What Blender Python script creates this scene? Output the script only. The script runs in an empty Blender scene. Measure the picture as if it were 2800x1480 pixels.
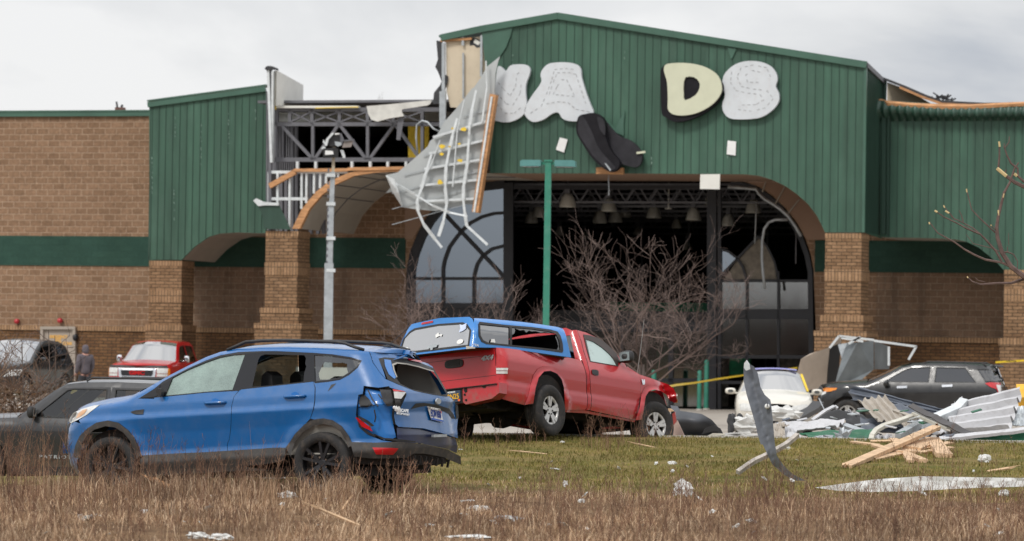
import bpy, math, random
import numpy as np
from mathutils import Vector, Matrix, noise as mnoise
from mathutils.geometry import delaunay_2d_cdt
R = math.radians
rnd = random.Random(7)
scene = bpy.context.scene
COL = scene.collection

# ------------------------------------------------------------------ camera, world, sun
F = 10500.0                       # focal length in photo pixels (135 mm on 36 mm)
CAM = Vector((0, 0, 2.0))
cam = bpy.data.cameras.new('camera'); cam.sensor_width = 36; cam.lens = 36 * F / 2800
cam.clip_start = 0.5; cam.clip_end = 3000
cam.dof.use_dof = True; cam.dof.focus_distance = 49; cam.dof.aperture_fstop = 3.6
camo = bpy.data.objects.new('camera', cam); COL.objects.link(camo)
camo.location = CAM; camo.rotation_mode = 'XYZ'
camo.rotation_euler = (R(90 + 1.2), -R(0.85), 0)
scene.camera = camo
CM = camo.rotation_euler.to_matrix()
scene.view_settings.view_transform = 'Standard'; scene.view_settings.look = 'None'
scene.view_settings.exposure = 0.0; scene.view_settings.gamma = 1

SUN_EL, SUN_AZ = R(48), R(215)    # azimuth clockwise from +Y: behind the camera, to the left
w = bpy.data.worlds.new('World'); scene.world = w; w.use_nodes = True
nt = w.node_tree; nt.nodes.clear()
def N(nt, t, **k):
    n = nt.nodes.new(t)
    for a, b in k.items():
        if a in n.inputs.keys(): n.inputs[a].default_value = b
        else: setattr(n, a, b)
    return n
def lk(nt, a, b): nt.links.new(a, b)
sky = N(nt, 'ShaderNodeTexSky', sky_type='NISHITA', sun_disc=False, sun_elevation=SUN_EL, sun_rotation=SUN_AZ)
tc = N(nt, 'ShaderNodeTexCoord')
mp = N(nt, 'ShaderNodeMapping'); mp.inputs['Scale'].default_value = (1, 1, 2.1)
lk(nt, tc.outputs['Generated'], mp.inputs['Vector'])
n1 = N(nt, 'ShaderNodeTexNoise', Scale=6.5, Detail=7.0, Roughness=0.52, Distortion=0.3); lk(nt, mp.outputs[0], n1.inputs['Vector'])
r1 = N(nt, 'ShaderNodeValToRGB'); lk(nt, n1.outputs['Fac'], r1.inputs[0])
r1.color_ramp.elements[0].position = .36; r1.color_ramp.elements[0].color = (5.1, 5.4, 6.0, 1)
r1.color_ramp.elements[1].position = .60; r1.color_ramp.elements[1].color = (9.3, 9.3, 9.35, 1)
e = r1.color_ramp.elements.new(.47); e.color = (7.5, 7.6, 7.8, 1)
sx = N(nt, 'ShaderNodeSeparateXYZ'); lk(nt, tc.outputs['Generated'], sx.inputs[0])
mr = N(nt, 'ShaderNodeMapRange'); mr.inputs['From Min'].default_value = .12; mr.inputs['From Max'].default_value = .9
mr.inputs['To Min'].default_value = 1.0; mr.inputs['To Max'].default_value = 1.75; lk(nt, sx.outputs['Z'], mr.inputs['Value'])
vm = N(nt, 'ShaderNodeVectorMath', operation='SCALE'); lk(nt, r1.outputs[0], vm.inputs[0]); lk(nt, mr.outputs[0], vm.inputs['Scale'])
mx = N(nt, 'ShaderNodeMix', data_type='RGBA'); mx.inputs['Factor'].default_value = .94
lk(nt, sky.outputs[0], mx.inputs['A']); lk(nt, vm.outputs[0], mx.inputs['B'])
bg = N(nt, 'ShaderNodeBackground', Strength=0.098); lk(nt, mx.outputs['Result'], bg.inputs['Color'])
out = N(nt, 'ShaderNodeOutputWorld'); lk(nt, bg.outputs[0], out.inputs[0])
sun = bpy.data.lights.new('sun', 'SUN'); sun.energy = 1.9; sun.angle = R(12); sun.color = (1, .96, .9)
suno = bpy.data.objects.new('sun', sun); COL.objects.link(suno)
sv = Vector((math.sin(SUN_AZ) * math.cos(SUN_EL), math.cos(SUN_AZ) * math.cos(SUN_EL), math.sin(SUN_EL)))
suno.rotation_euler = (-sv).to_track_quat('-Z', 'Y').to_euler()
scene.cycles.max_bounces = 6; scene.cycles.transparent_max_bounces = 12
scene.cycles.caustics_reflective = False; scene.cycles.caustics_refractive = False

# ------------------------------------------------------------------ pixel rays (photo is 2800 x 1480)
def ray(px, py): return CM @ Vector(((px - 1400) / F, (740 - py) / F, -1))
def P(px, py, Y):
    d = ray(px, py); return CAM + d * (Y / d.y)
def proj(p):
    v = CM.transposed() @ (Vector(p) - CAM); return 1400 + F * v.x / -v.z, 740 - F * v.y / -v.z
def zm(x0, y0, s):                # zoomed view coordinates -> photo pixels
    return lambda pts: [(x0 + a / s, y0 + b / s) for a, b in pts]
zA = zm(0, 200, 2.523); zB = zm(680, 60, 2.349); zC = zm(1340, 20, 2.724); zD = zm(2000, 140, 2.27)
zE = zm(1080, 460, 2.724); zF = zm(1600, 460, 2.523); zR = zm(2500, 360, 3.097)
q1 = zm(140, 920, 4.00625); q2 = zm(660, 920, 4.00625); q3 = zm(140, 1100, 4.00625); q4 = zm(660, 1100, 4.00625)
q5 = zm(1080, 850, 4.00625); q6 = zm(1340, 900, 4.00625)
j1 = zm(0, 900, 5.3417); j2 = zm(0, 1080, 5.3417); g1 = zm(280, 900, 8.0125); w1 = zm(1960, 960, 5.3417); e1 = zm(2200, 960, 4.27); e2 = zm(2200, 880, 4.27)

# ------------------------------------------------------------------ ground height
def sst(t): t = min(1, max(0, t)); return t * t * (3 - 2 * t)
def lerp(a, b, t): return a + (b - a) * t
def zg(x, y):
    pts = [(0, .35), (44, .38), (57, .75), (75, .45), (88, .1), (101, .09), (116, .25), (128, .25), (3000, .25)]
    z = pts[0][1]
    for (a, za), (b, zb) in zip(pts, pts[1:]):
        if y >= a: z = lerp(za, zb, (y - a) / (b - a)) if a < 75 else lerp(za, zb, sst((y - a) / (b - a)))
    if y > 44:                     # lower ground on the left, behind the blue car
        k = sst((-x - 1.0 - (y - 50) * .04) / 4.0) * sst((y - 45) / 8.0) * (1 - sst((y - 66) / 25.0))
        z = lerp(z, -.14, k)
    return z
def G(px, py, y0=25, y1=200):     # where a pixel's ray meets the ground
    d = ray(px, py); Y = y0
    while Y < y1:
        p = CAM + d * (Y / d.y)
        if p.z <= zg(p.x, p.y): return p
        Y += .25
    return CAM + d * (y1 / d.y)

# ------------------------------------------------------------------ mesh helpers
def link(name, me, parent=None, mat=None):
    o = bpy.data.objects.new(name, me); COL.objects.link(o)
    if mat and me: me.materials.append(mat)
    if parent: o.parent = parent
    return o
def mesh(name, v, f, mat=None, parent=None, smooth=False):
    me = bpy.data.meshes.new(name); me.from_pydata([tuple(a) for a in v], [], f); me.update()
    if smooth: me.shade_smooth()
    return link(name, me, parent, mat)
def tag(o, label=None, cat=None, group=None, kind=None):
    if label: o['label'] = label
    if cat: o['category'] = cat
    if group: o['group'] = group
    if kind: o['kind'] = kind
    return o
def empty(name, loc=(0, 0, 0), rz=0, label=None, cat=None, group=None):
    o = bpy.data.objects.new(name, None); COL.objects.link(o); o.location = loc; o.rotation_euler = (0, 0, rz)
    o.empty_display_size = .2
    return tag(o, label, cat, group)
def inside(pt, loops):
    x, y = pt; c = False
    for L in loops:
        n = len(L)
        for i in range(n):
            (x1, y1), (x2, y2) = L[i], L[(i + 1) % n]
            if (y1 > y) != (y2 > y) and x < (x2 - x1) * (y - y1) / (y2 - y1) + x1: c = not c
    return c
def inside_np(X, Y, loops):
    c = np.zeros(X.shape, bool)
    for L in loops:
        n = len(L)
        for i in range(n):
            (x1, y1), (x2, y2) = L[i], L[(i + 1) % n]
            if y1 == y2: continue
            m = ((y1 > Y) != (y2 > Y)) & (X < (x2 - x1) * (Y - y1) / (y2 - y1) + x1); c ^= m
    return c
def dist_np(X, Y, loops):
    d = np.full(X.shape, 1e9)
    for L in loops:
        n = len(L)
        for i in range(n):
            (x1, y1), (x2, y2) = L[i], L[(i + 1) % n]
            dx, dy = x2 - x1, y2 - y1; l2 = dx * dx + dy * dy + 1e-12
            t = np.clip(((X - x1) * dx + (Y - y1) * dy) / l2, 0, 1)
            d = np.minimum(d, np.hypot(X - x1 - t * dx, Y - y1 - t * dy))
    return d
def densify(L, step):
    o = []
    for i in range(len(L)):
        a, b = L[i], L[(i + 1) % len(L)]; n = max(1, int(math.ceil(math.hypot(b[0] - a[0], b[1] - a[1]) / step)))
        for k in range(n): o.append((lerp(a[0], b[0], k / n), lerp(a[1], b[1], k / n)))
    return o
def tri2d(loops, step=None):
    if step: loops = [densify(L, step) for L in loops]
    v, e = [], []
    for L in loops:
        k = len(v); v += [Vector(p) for p in L]; e += [(k + i, k + (i + 1) % len(L)) for i in range(len(L))]
    if step:
        xs = [p[0] for p in loops[0]]; ys = [p[1] for p in loops[0]]
        X, Y = np.meshgrid(np.arange(min(xs), max(xs), step), np.arange(min(ys), max(ys), step))
        m = inside_np(X, Y, loops); X = X[m]; Y = Y[m]
        if len(X):
            m = dist_np(X, Y, loops) > step * .45
            v += [Vector((a, b)) for a, b in zip(X[m], Y[m])]
    r = delaunay_2d_cdt(v, e, [], 0, 1e-5)
    vv = [tuple(a) for a in r[0]]; ff = []
    for f in r[2]:
        cx = sum(vv[i][0] for i in f) / len(f); cy = sum(vv[i][1] for i in f) / len(f)
        if step and len(f) == 3:
            (ax, ay), (bx, by), (qx, qy) = [vv[i] for i in f]
            if abs((bx - ax) * (qy - ay) - (qx - ax) * (by - ay)) < .02 * step * max(math.hypot(bx - ax, by - ay), math.hypot(qx - ax, qy - ay), math.hypot(qx - bx, qy - by)): continue
        if inside((cx, cy), loops): ff.append(tuple(f))
    return vv, ff, loops
def slab_data(loops, y0, y1, step=None):   # polygon in (x, z), from y0 (front) to y1 (back)
    vv, ff, loops = tri2d(loops, step)
    n = len(vv); V = [(a, y0, b) for a, b in vv] + [(a, y1, b) for a, b in vv]; Fc = []
    def area(f): 
        return sum(vv[f[i]][0] * vv[f[(i + 1) % len(f)]][1] - vv[f[(i + 1) % len(f)]][0] * vv[f[i]][1] for i in range(len(f)))
    for f in ff:
        if area(f) < 0: f = f[::-1]
        Fc.append(f); Fc.append(tuple(n + i for i in f[::-1]))
    for L in loops:
        k = len(V); V += [(a, y0, b) for a, b in L] + [(a, y1, b) for a, b in L]; m = len(L)
        A = sum(L[i][0] * L[(i + 1) % m][1] - L[(i + 1) % m][0] * L[i][1] for i in range(m))
        for i in range(m):
            j = (i + 1) % m; q = (k + i, k + m + i, k + m + j, k + j)
            Fc.append(q if (A > 0) == (L is loops[0]) else q[::-1])
    return V, Fc
def slab(name, loops, y0, y1, mat, parent=None, step=None):
    V, Fc = slab_data(loops, y0, y1, step); return mesh(name, V, Fc, mat, parent)
class MB:                          # collects simple shapes into one mesh
    def __init__(s): s.v = []; s.f = []
    def add(s, V, Fc):
        k = len(s.v); s.v += [tuple(a) for a in V]; s.f += [tuple(k + i for i in f) for f in Fc]; return s
    def box(s, x0, x1, y0, y1, z0, z1):
        return s.add([(x0, y0, z0), (x1, y0, z0), (x1, y1, z0), (x0, y1, z0), (x0, y0, z1), (x1, y0, z1), (x1, y1, z1), (x0, y1, z1)],
                     [(0, 3, 2, 1), (4, 5, 6, 7), (0, 1, 5, 4), (1, 2, 6, 5), (2, 3, 7, 6), (3, 0, 4, 7)])
    def beam(s, a, b, w, h=None, up=(0, 0, 1)):   # rectangular bar from a to b
        a = Vector(a); b = Vector(b); d = (b - a).normalized(); u = Vector(up)
        if abs(d.dot(u)) > .98: u = Vector((1, 0, 0))
        x = d.cross(u).normalized() * (w / 2); y = x.cross(d).normalized() * ((h or w) / 2)
        V = [a - x - y, a + x - y, a + x + y, a - x + y, b - x - y, b + x - y, b + x + y, b - x + y]
        return s.add(V, [(3, 2, 1, 0), (4, 5, 6, 7), (0, 1, 5, 4), (1, 2, 6, 5), (2, 3, 7, 6), (3, 0, 4, 7)])
    def tube(s, pts, rad, n=8, cap=True):
        pts = [Vector(p) for p in pts]; m = len(pts); rads = rad if isinstance(rad, (list, tuple)) else [rad] * m
        V = []; prev = None
        for i, p in enumerate(pts):
            d = (pts[min(i + 1, m - 1)] - pts[max(i - 1, 0)]).normalized()
            if prev is None: x = d.orthogonal().normalized()
            else:
                x = prev - d * prev.dot(d)
                x = x.normalized() if x.length > 1e-6 else d.orthogonal().normalized()
            prev = x; y = d.cross(x)
            V += [p + (x * math.cos(2 * math.pi * k / n) + y * math.sin(2 * math.pi * k / n)) * rads[i] for k in range(n)]
        Fc = [(i * n + k, i * n + (k + 1) % n, (i + 1) * n + (k + 1) % n, (i + 1) * n + k) for i in range(m - 1) for k in range(n)]
        if cap and n > 3: Fc += [tuple(range(n))[::-1], tuple((m - 1) * n + k for k in range(n))]
        return s.add(V, Fc)
    def slab(s, loops, y0, y1, step=None): return s.add(*slab_data(loops, y0, y1, step))
    def lathe(s, prof, c, axis='z', n=20):   # prof: (radius, height)
        V = []
        for r_, h in prof:
            for k in range(n):
                a = 2 * math.pi * k / n; x, y = r_ * math.cos(a), r_ * math.sin(a)
                p = {'z': (x, y, h), 'y': (x, h, y), 'x': (h, x, y)}[axis]; V.append((c[0] + p[0], c[1] + p[1], c[2] + p[2]))
        m = len(prof)
        return s.add(V, [(i * n + k, i * n + (k + 1) % n, (i + 1) * n + (k + 1) % n, (i + 1) * n + k) for i in range(m - 1) for k in range(n)])
    def build(s, name, mat, parent=None, smooth=False): return mesh(name, s.v, s.f, mat, parent, smooth)

# ------------------------------------------------------------------ materials
def pbsdf(name):
    m = bpy.data.materials.new(name); m.use_nodes = True; t = m.node_tree
    return m, t, t.nodes['Principled BSDF']
def ramp(t, src, stops):
    r_ = N(t, 'ShaderNodeValToRGB'); lk(t, src, r_.inputs[0]); el = r_.color_ramp.elements
    while len(el) < len(stops): el.new(.5)
    for e_, (p, c) in zip(el, stops): e_.position = p; e_.color = (*c, 1) if len(c) == 3 else c
    return r_.outputs[0]
def mixc(t, fac, a, b, mode='MIX'):
    m = N(t, 'ShaderNodeMix', data_type='RGBA', blend_type=mode)
    if isinstance(fac, float): m.inputs['Factor'].default_value = fac
    else: lk(t, fac, m.inputs['Factor'])
    for k, c in (('A', a), ('B', b)):
        if isinstance(c, tuple): m.inputs[k].default_value = (*c, 1)
        else: lk(t, c, m.inputs[k])
    return m.outputs['Result']
def noise_n(t, scale, detail=4, rough=.55, vec=None, coord='Object', stretch=None):
    n = N(t, 'ShaderNodeTexNoise', Scale=scale, Detail=float(detail), Roughness=rough)
    if vec is None: vec = N(t, 'ShaderNodeTexCoord').outputs[coord]
    if stretch:
        mp_ = N(t, 'ShaderNodeMapping'); mp_.inputs['Scale'].default_value = stretch; lk(t, vec, mp_.inputs['Vector']); vec = mp_.outputs[0]
    lk(t, vec, n.inputs['Vector']); return n.outputs['Fac']
def bump(t, b, h, strength=.3, dist=.02):
    bn = N(t, 'ShaderNodeBump', Strength=strength, Distance=dist); lk(t, h, bn.inputs['Height']); lk(t, bn.outputs[0], b.inputs['Normal'])
def M(name, col, rough=.6, metal=0.0, var=.25, scale=3.0, bmp=0.0, bscale=30.0, spec=.5, coat=0.0, stretch=None, dirt=None, dirt_amt=.5, emit=None, streak=0.0):
    m, t, b = pbsdf(name)
    f = noise_n(t, scale, 5, .6, stretch=stretch)
    lo = tuple(c * (1 - var) for c in col); hi = tuple(min(1, c * (1 + var)) for c in col)
    c = ramp(t, f, [(.3, lo), (.7, hi)])
    if streak:
        c = mixc(t, 1.0, c, ramp(t, noise_n(t, 3.2, 5, .6, stretch=(1, 1, .03)), [(.3, (1 - streak,) * 3), (.7, (1 + streak,) * 3)]), 'MULTIPLY')
    if dirt:
        f2 = noise_n(t, scale * 2.7, 6, .7, stretch=stretch)
        c = mixc(t, ramp(t, f2, [(.5, (0, 0, 0)), (.5 + .22, (dirt_amt,) * 3)]), c, dirt)
    lk(t, c, b.inputs['Base Color']); b.inputs['Roughness'].default_value = rough; b.inputs['Metallic'].default_value = metal
    b.inputs['Specular IOR Level'].default_value = spec; b.inputs['Coat Weight'].default_value = coat; b.inputs['Coat Roughness'].default_value = .06
    if bmp: bump(t, b, noise_n(t, bscale, 5, .6), bmp, .02)
    if emit: b.inputs['Emission Color'].default_value = (*emit[:3], 1); b.inputs['Emission Strength'].default_value = emit[3]
    return m
def facade_vec(t):                 # (x + y, z): keeps masonry courses right on front and side faces
    s_ = N(t, 'ShaderNodeSeparateXYZ'); lk(t, N(t, 'ShaderNodeTexCoord').outputs['Object'], s_.inputs[0])
    a = N(t, 'ShaderNodeMath', operation='ADD'); lk(t, s_.outputs['X'], a.inputs[0]); lk(t, s_.outputs['Y'], a.inputs[1])
    c = N(t, 'ShaderNodeCombineXYZ'); lk(t, a.outputs[0], c.inputs['X']); lk(t, s_.outputs['Z'], c.inputs['Y']); return c.outputs[0]
def brickmat(name, bw, bh, mort, c1, c2, cm, rough_bump=.6, vert=False, blotch=.25, msmooth=.3, streak=.0, offs=.5):
    m, t, b = pbsdf(name); vec = facade_vec(t)
    if vert:
        s_ = N(t, 'ShaderNodeSeparateXYZ'); lk(t, vec, s_.inputs[0]); c_ = N(t, 'ShaderNodeCombineXYZ')
        lk(t, s_.outputs['Y'], c_.inputs['X']); lk(t, s_.outputs['X'], c_.inputs['Y']); vec = c_.outputs[0]
    nz = N(t, 'ShaderNodeTexNoise', Scale=3.0, Detail=2.0); lk(t, vec, nz.inputs['Vector'])
    br = N(t, 'ShaderNodeTexBrick', offset=offs); lk(t, vec, br.inputs['Vector'])
    for k, v_ in (('Scale', 1.0), ('Mortar Size', mort), ('Mortar Smooth', msmooth), ('Brick Width', bw), ('Row Height', bh), ('Bias', 0.0)): br.inputs[k].default_value = v_
    br.inputs['Color1'].default_value = (*c1, 1); br.inputs['Color2'].default_value = (*c2, 1); br.inputs['Mortar'].default_value = (*cm, 1)
    f1 = noise_n(t, 9, 6, .7, vec=vec); f2 = noise_n(t, .55, 4, .6, vec=vec)
    c = mixc(t, 1.0, br.outputs['Color'], ramp(t, f1, [(.3, (1 - blotch,) * 3), (.7, (1 + blotch * .6,) * 3)]), 'MULTIPLY')
    c = mixc(t, 1.0, c, ramp(t, f2, [(.3, (.86, .84, .82)), (.7, (1.1, 1.1, 1.1))]), 'MULTIPLY')
    if streak:
        f3 = noise_n(t, 1.3, 5, .7, vec=vec, stretch=(1, .12, 1))
        c = mixc(t, ramp(t, f3, [(.52, (0, 0, 0)), (.72, (streak,) * 3)]), c, (.045, .035, .028))
    lk(t, c, b.inputs['Base Color']); b.inputs['Roughness'].default_value = .92; b.inputs['Specular IOR Level'].default_value = .2
    h = N(t, 'ShaderNodeMath', operation='SUBTRACT'); lk(t, noise_n(t, 16, 6, .65, vec=vec), h.inputs[0]); lk(t, br.outputs['Fac'], h.inputs[1])
    bump(t, b, h.outputs[0], rough_bump, .03)
    return m
def glassmat(name, tint=(.5, .55, .55), refl=1.0, frost=0.0, frostcol=(.6, .7, .68), rough=.0, minr=.06, gcol=(1, 1, 1)):
    m, t, b = pbsdf(name); t.nodes.remove(b); o = t.nodes['Material Output']
    tr = N(t, 'ShaderNodeBsdfTransparent'); tr.inputs['Color'].default_value = (*tint, 1)
    gl = N(t, 'ShaderNodeBsdfGlossy', Roughness=rough, Color=(*gcol, 1)); fr = N(t, 'ShaderNodeFresnel', IOR=1.5)
    ml = N(t, 'ShaderNodeMath', operation='MULTIPLY_ADD'); lk(t, fr.outputs[0], ml.inputs[0]); ml.inputs[1].default_value = refl; ml.inputs[2].default_value = minr
    a = N(t, 'ShaderNodeMixShader'); lk(t, ml.outputs[0], a.inputs[0]); lk(t, tr.outputs[0], a.inputs[1]); lk(t, gl.outputs[0], a.inputs[2])
    res = a.outputs[0]
    if frost:
        vo = N(t, 'ShaderNodeTexVoronoi', feature='DISTANCE_TO_EDGE', Scale=38.0); lk(t, N(t, 'ShaderNodeTexCoord').outputs['Object'], vo.inputs['Vector'])
        cr = ramp(t, vo.outputs['Distance'], [(.0, (1, 1, 1)), (.12, (0, 0, 0))])
        nb = ramp(t, noise_n(t, 3.2, 5, .65), [(.3, (frost * .45,) * 3), (.7, (frost,) * 3)])
        ad = mixc(t, 1.0, nb, mixc(t, .18, (0, 0, 0), cr), 'ADD')
        df = N(t, 'ShaderNodeBsdfPrincipled', Roughness=.35); df.inputs['Base Color'].default_value = (*frostcol, 1)
        b2 = N(t, 'ShaderNodeMixShader'); lk(t, ad, b2.inputs[0]); lk(t, res, b2.inputs[1]); lk(t, df.outputs[0], b2.inputs[2]); res = b2.outputs[0]
    lk(t, res, o.inputs['Surface']); return m

# ------------------------------------------------------------------ materials used by the place
m_cmu = brickmat('cmu_block', .4064, .2032, .014, (.315, .198, .125), (.245, .152, .094), (.42, .30, .21), .8, blotch=.32, msmooth=.1)
m_cmu_dk = brickmat('cmu_block_shade_dirt', .4064, .2032, .013, (.26, .17, .115), (.21, .135, .09), (.34, .26, .19), .7, streak=.55)
m_brick = brickmat('brown_brick', .305, .1016, .012, (.23, .125, .06), (.15, .08, .042), (.07, .05, .035), .5, blotch=.35)
m_colbrick = brickmat('tan_brick', .305, .1016, .012, (.35, .215, .122), (.245, .145, .08), (.085, .06, .04), .5, blotch=.35, streak=.35)
m_soldier = brickmat('tan_brick_soldier', .3, .1016, .012, (.42, .26, .15), (.31, .19, .105), (.13, .09, .06), .5, vert=True, offs=0.0)
m_band = brickmat('painted_block', .4064, .2032, .006, (.036, .082, .062), (.03, .07, .054), (.03, .068, .052), .35, blotch=.15)
m_green = M('green_cladding', (.040, .102, .068), rough=.5, var=.28, scale=.7, bmp=.05, bscale=3, stretch=(1, 1, .35), dirt=(.10, .17, .13), dirt_amt=.25, streak=.22)
m_green2 = M('green_cladding_dark', (.03, .07, .05), rough=.42, var=.2, scale=.8, stretch=(1, 1, .3), streak=.2)
m_seam = M('green_seam', (.028, .068, .048), rough=.5, var=.12, scale=.9)
m_trim = M('green_trim', (.055, .125, .09), rough=.4, var=.12, scale=1.5)
m_scuff = M('scuffed_metal', (.2, .3, .25), rough=.5, var=.4, scale=6)
m_tan = M('tan_panel', (.32, .21, .15), rough=.85, var=.08, scale=.8)
m_soffit = M('soffit_panel', (.40, .36, .31), rough=.85, var=.12, scale=.7)
m_sheath = M('sheathing', (.62, .53, .40), rough=.85, var=.06, scale=1.2, dirt=(.3, .22, .15), dirt_amt=.2)
m_white = M('white_board', (.72, .71, .66), rough=.8, var=.06, scale=2)
m_wood = M('raw_wood', (.50, .255, .115), rough=.8, var=.35, scale=3, stretch=(1, 6, 6), bmp=.3)
m_wood2 = M('pale_wood', (.60, .41, .25), rough=.8, var=.3, scale=5, dirt=(.3, .18, .1), dirt_amt=.4)
m_steel = M('grey_steel', (.135, .135, .15), rough=.55, var=.15, scale=4)
m_galv = M('galvanised', (.42, .45, .47), rough=.42, metal=.35, var=.2, scale=5)
m_galvw = M('pale_galvanised', (.66, .69, .7), rough=.4, metal=.2, var=.15, scale=5)
m_black = M('black_frame', (.012, .012, .016), rough=.45, var=.2)
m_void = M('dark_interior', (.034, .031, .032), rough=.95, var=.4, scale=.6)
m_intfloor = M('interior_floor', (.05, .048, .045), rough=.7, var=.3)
m_flash = M('torn_flashing', (.035, .036, .04), rough=.6, var=.4, scale=5)
m_panelw = M('painted_back_metal', (.43, .45, .45), rough=.5, var=.08, scale=1.2)
m_yel = M('yellow_insulation', (.75, .52, .05), rough=.9, var=.2)
m_letter = M('letter_back', (.62, .65, .68), rough=.4, var=.05, scale=2, dirt=(.35, .25, .2), dirt_amt=.18)
m_cream = M('letter_face', (.60, .61, .46), rough=.45, var=.04)
m_lblack = M('letter_black', (.014, .013, .016), rough=.65, var=.2, spec=.15)
m_lblack2 = M('letter_grey', (.032, .031, .036), rough=.75, spec=.2, var=.25, scale=4)
m_memb = M('roof_membrane', (.62, .61, .57), rough=.8, var=.15, scale=3, bmp=.3, bscale=8)
m_door = M('beige_door', (.36, .31, .26), rough=.6, var=.05)
m_ytext = M('yellow_lettering', (.75, .42, .1), rough=.6, var=.05)
m_red = M('red_paint_bell', (.45, .03, .04), rough=.3, var=.1)
m_glass_sky = glassmat('window_glass', (.12, .14, .17), refl=1.2, minr=.24, rough=.04, gcol=(.78, .88, 1.0))
m_glass_dk = glassmat('window_glass_dark', (.4, .42, .41), refl=1.0, minr=.15, rough=.05)
m_glass_ground = M('ground_reflection_glass', (.17, .145, .11), rough=.6, var=.35, scale=5)  # brown ground reflection painted into the pane colour
m_igreen = M('store_sign_green', (.01, .25, .11), rough=.5, var=.2)
m_asph = M('asphalt', (.36, .325, .285), rough=.95, var=.12, scale=.35, bmp=.3, bscale=12, dirt=(.27, .22, .17), dirt_amt=.5)
m_conc = M('concrete', (.46, .43, .39), rough=.9, var=.1, scale=1.2, bmp=.2)

# ------------------------------------------------------------------ ground
def ground_mat():
    m, t, b = pbsdf('ground'); tc_ = N(t, 'ShaderNodeTexCoord').outputs['Object']
    s_ = N(t, 'ShaderNodeSeparateXYZ'); lk(t, tc_, s_.inputs[0])
    def mrange(src, a, b_):
        r_ = N(t, 'ShaderNodeMapRange'); r_.inputs['From Min'].default_value = a; r_.inputs['From Max'].default_value = b_; lk(t, src, r_.inputs['Value']); return r_.outputs[0]
    f1 = noise_n(t, 1.4, 7, .68, vec=tc_); f2 = noise_n(t, 14, 5, .7, vec=tc_)
    lawn = mixc(t, ramp(t, f1, [(.38, (0, 0, 0)), (.6, (1, 1, 1))]), (.14, .135, .035), (.28, .2, .08))
    lawn = mixc(t, ramp(t, f2, [(.35, (0, 0, 0)), (.7, (.6, .6, .6))]), lawn, (.05, .055, .018))
    dry = mixc(t, ramp(t, f1, [(.35, (0, 0, 0)), (.65, (1, 1, 1))]), (.13, .075, .042), (.28, .18, .1))
    dry = mixc(t, ramp(t, f2, [(.4, (0, 0, 0)), (.7, (.7, .7, .7))]), dry, (.045, .026, .016))
    ad = N(t, 'ShaderNodeMath', operation='MULTIPLY_ADD'); lk(t, f1, ad.inputs[0]); ad.inputs[1].default_value = 8.0; lk(t, s_.outputs['Y'], ad.inputs[2])
    c = mixc(t, mrange(ad.outputs[0], 47.0, 48.8), dry, lawn)
    lk(t, c, b.inputs['Base Color']); b.inputs['Roughness'].default_value = .95; b.inputs['Specular IOR Level'].default_value = .1
    bump(t, b, f2, .8, .05); return m
ys = [-60, -20, 0, 15, 25] + [25 + i * .8 for i in range(1, 78)] + [88, 92, 96, 100, 104, 108, 112, 116, 120, 130, 160, 250, 600, 1500]
xs = [-1500, -500, -160, -80, -50, -36] + [-26 + i * .8 for i in range(66)] + [36, 50, 80, 160, 500, 1500]
V = []; 
for y in ys:
    for x in xs:
        k = .035 * mnoise.noise((x * .9, y * .9, 0)) if 24 < y < 57.2 else 0
        V.append((x, y, zg(x, y) + k - (.02 if y > 57.5 else 0)))
nx = len(xs)
Fc = [(j * nx + i, j * nx + i + 1, (j + 1) * nx + i + 1, (j + 1) * nx + i) for j in range(len(ys) - 1) for i in range(nx - 1)]
tag(mesh('ground', V, Fc, ground_mat(), smooth=True), kind='structure')
# parking lot sheet, kerb at its near edge
LX0, LX1 = -4.2, 60
def lot_y0(x): return 57.9 - .02 * x
xs2 = [LX0 + (LX1 - LX0) * i / 60 for i in range(61)]; ys2 = [0, .5, 1, 2, 4, 7, 10, 14, 18, 22, 26, 30, 34, 38, 42, 46, 50, 55, 60, 66, 72]
V = [(x, lot_y0(x) + d, zg(x, lot_y0(x) + d) + .012) for d in ys2 for x in xs2]
nx = 61
Fc = [(j * nx + i, j * nx + i + 1, (j + 1) * nx + i + 1, (j + 1) * nx + i) for j in range(len(ys2) - 1) for i in range(nx - 1)]
tag(mesh('parking_lot', V, Fc, m_asph, smooth=True), kind='structure')
V = [(-60, 74, .01), (LX0 - 4, 74, .3), (LX0 - 2, 90, .25), (LX0 + 2, 90, .25), (LX0 + 2, 134, .27), (-60, 134, .27)]
V = []; 
for y in (84, 88, 92, 96, 100, 104, 108, 112, 116, 120, 125, 134):
    for x in (-60, -50, -40, -30, -20, -10, -3): V.append((x, y, zg(x, y) + .016))
Fc = [(j * 7 + i, j * 7 + i + 1, (j + 1) * 7 + i + 1, (j + 1) * 7 + i) for j in range(11) for i in range(6)]
tag(mesh('parking_lot', V, Fc, m_asph, smooth=True), kind='structure')
kb = MB()
for i in range(60):
    xa, xb = xs2[i], xs2[i + 1]; ya, yb = lot_y0(xa), lot_y0(xb); za, zb = zg(xa, ya) + .03, zg(xb, yb) + .03
    kb.add([(xa, ya - .2, za - .4), (xb, yb - .2, zb - .4), (xb, yb, zb - .4), (xa, ya, za - .4), (xa, ya - .2, za), (xb, yb - .2, zb), (xb, yb, zb), (xa, ya, za)],
           [(0, 1, 5, 4), (4, 5, 6, 7), (2, 3, 7, 6)])
tag(kb.build('kerb', m_conc), kind='structure')

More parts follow.
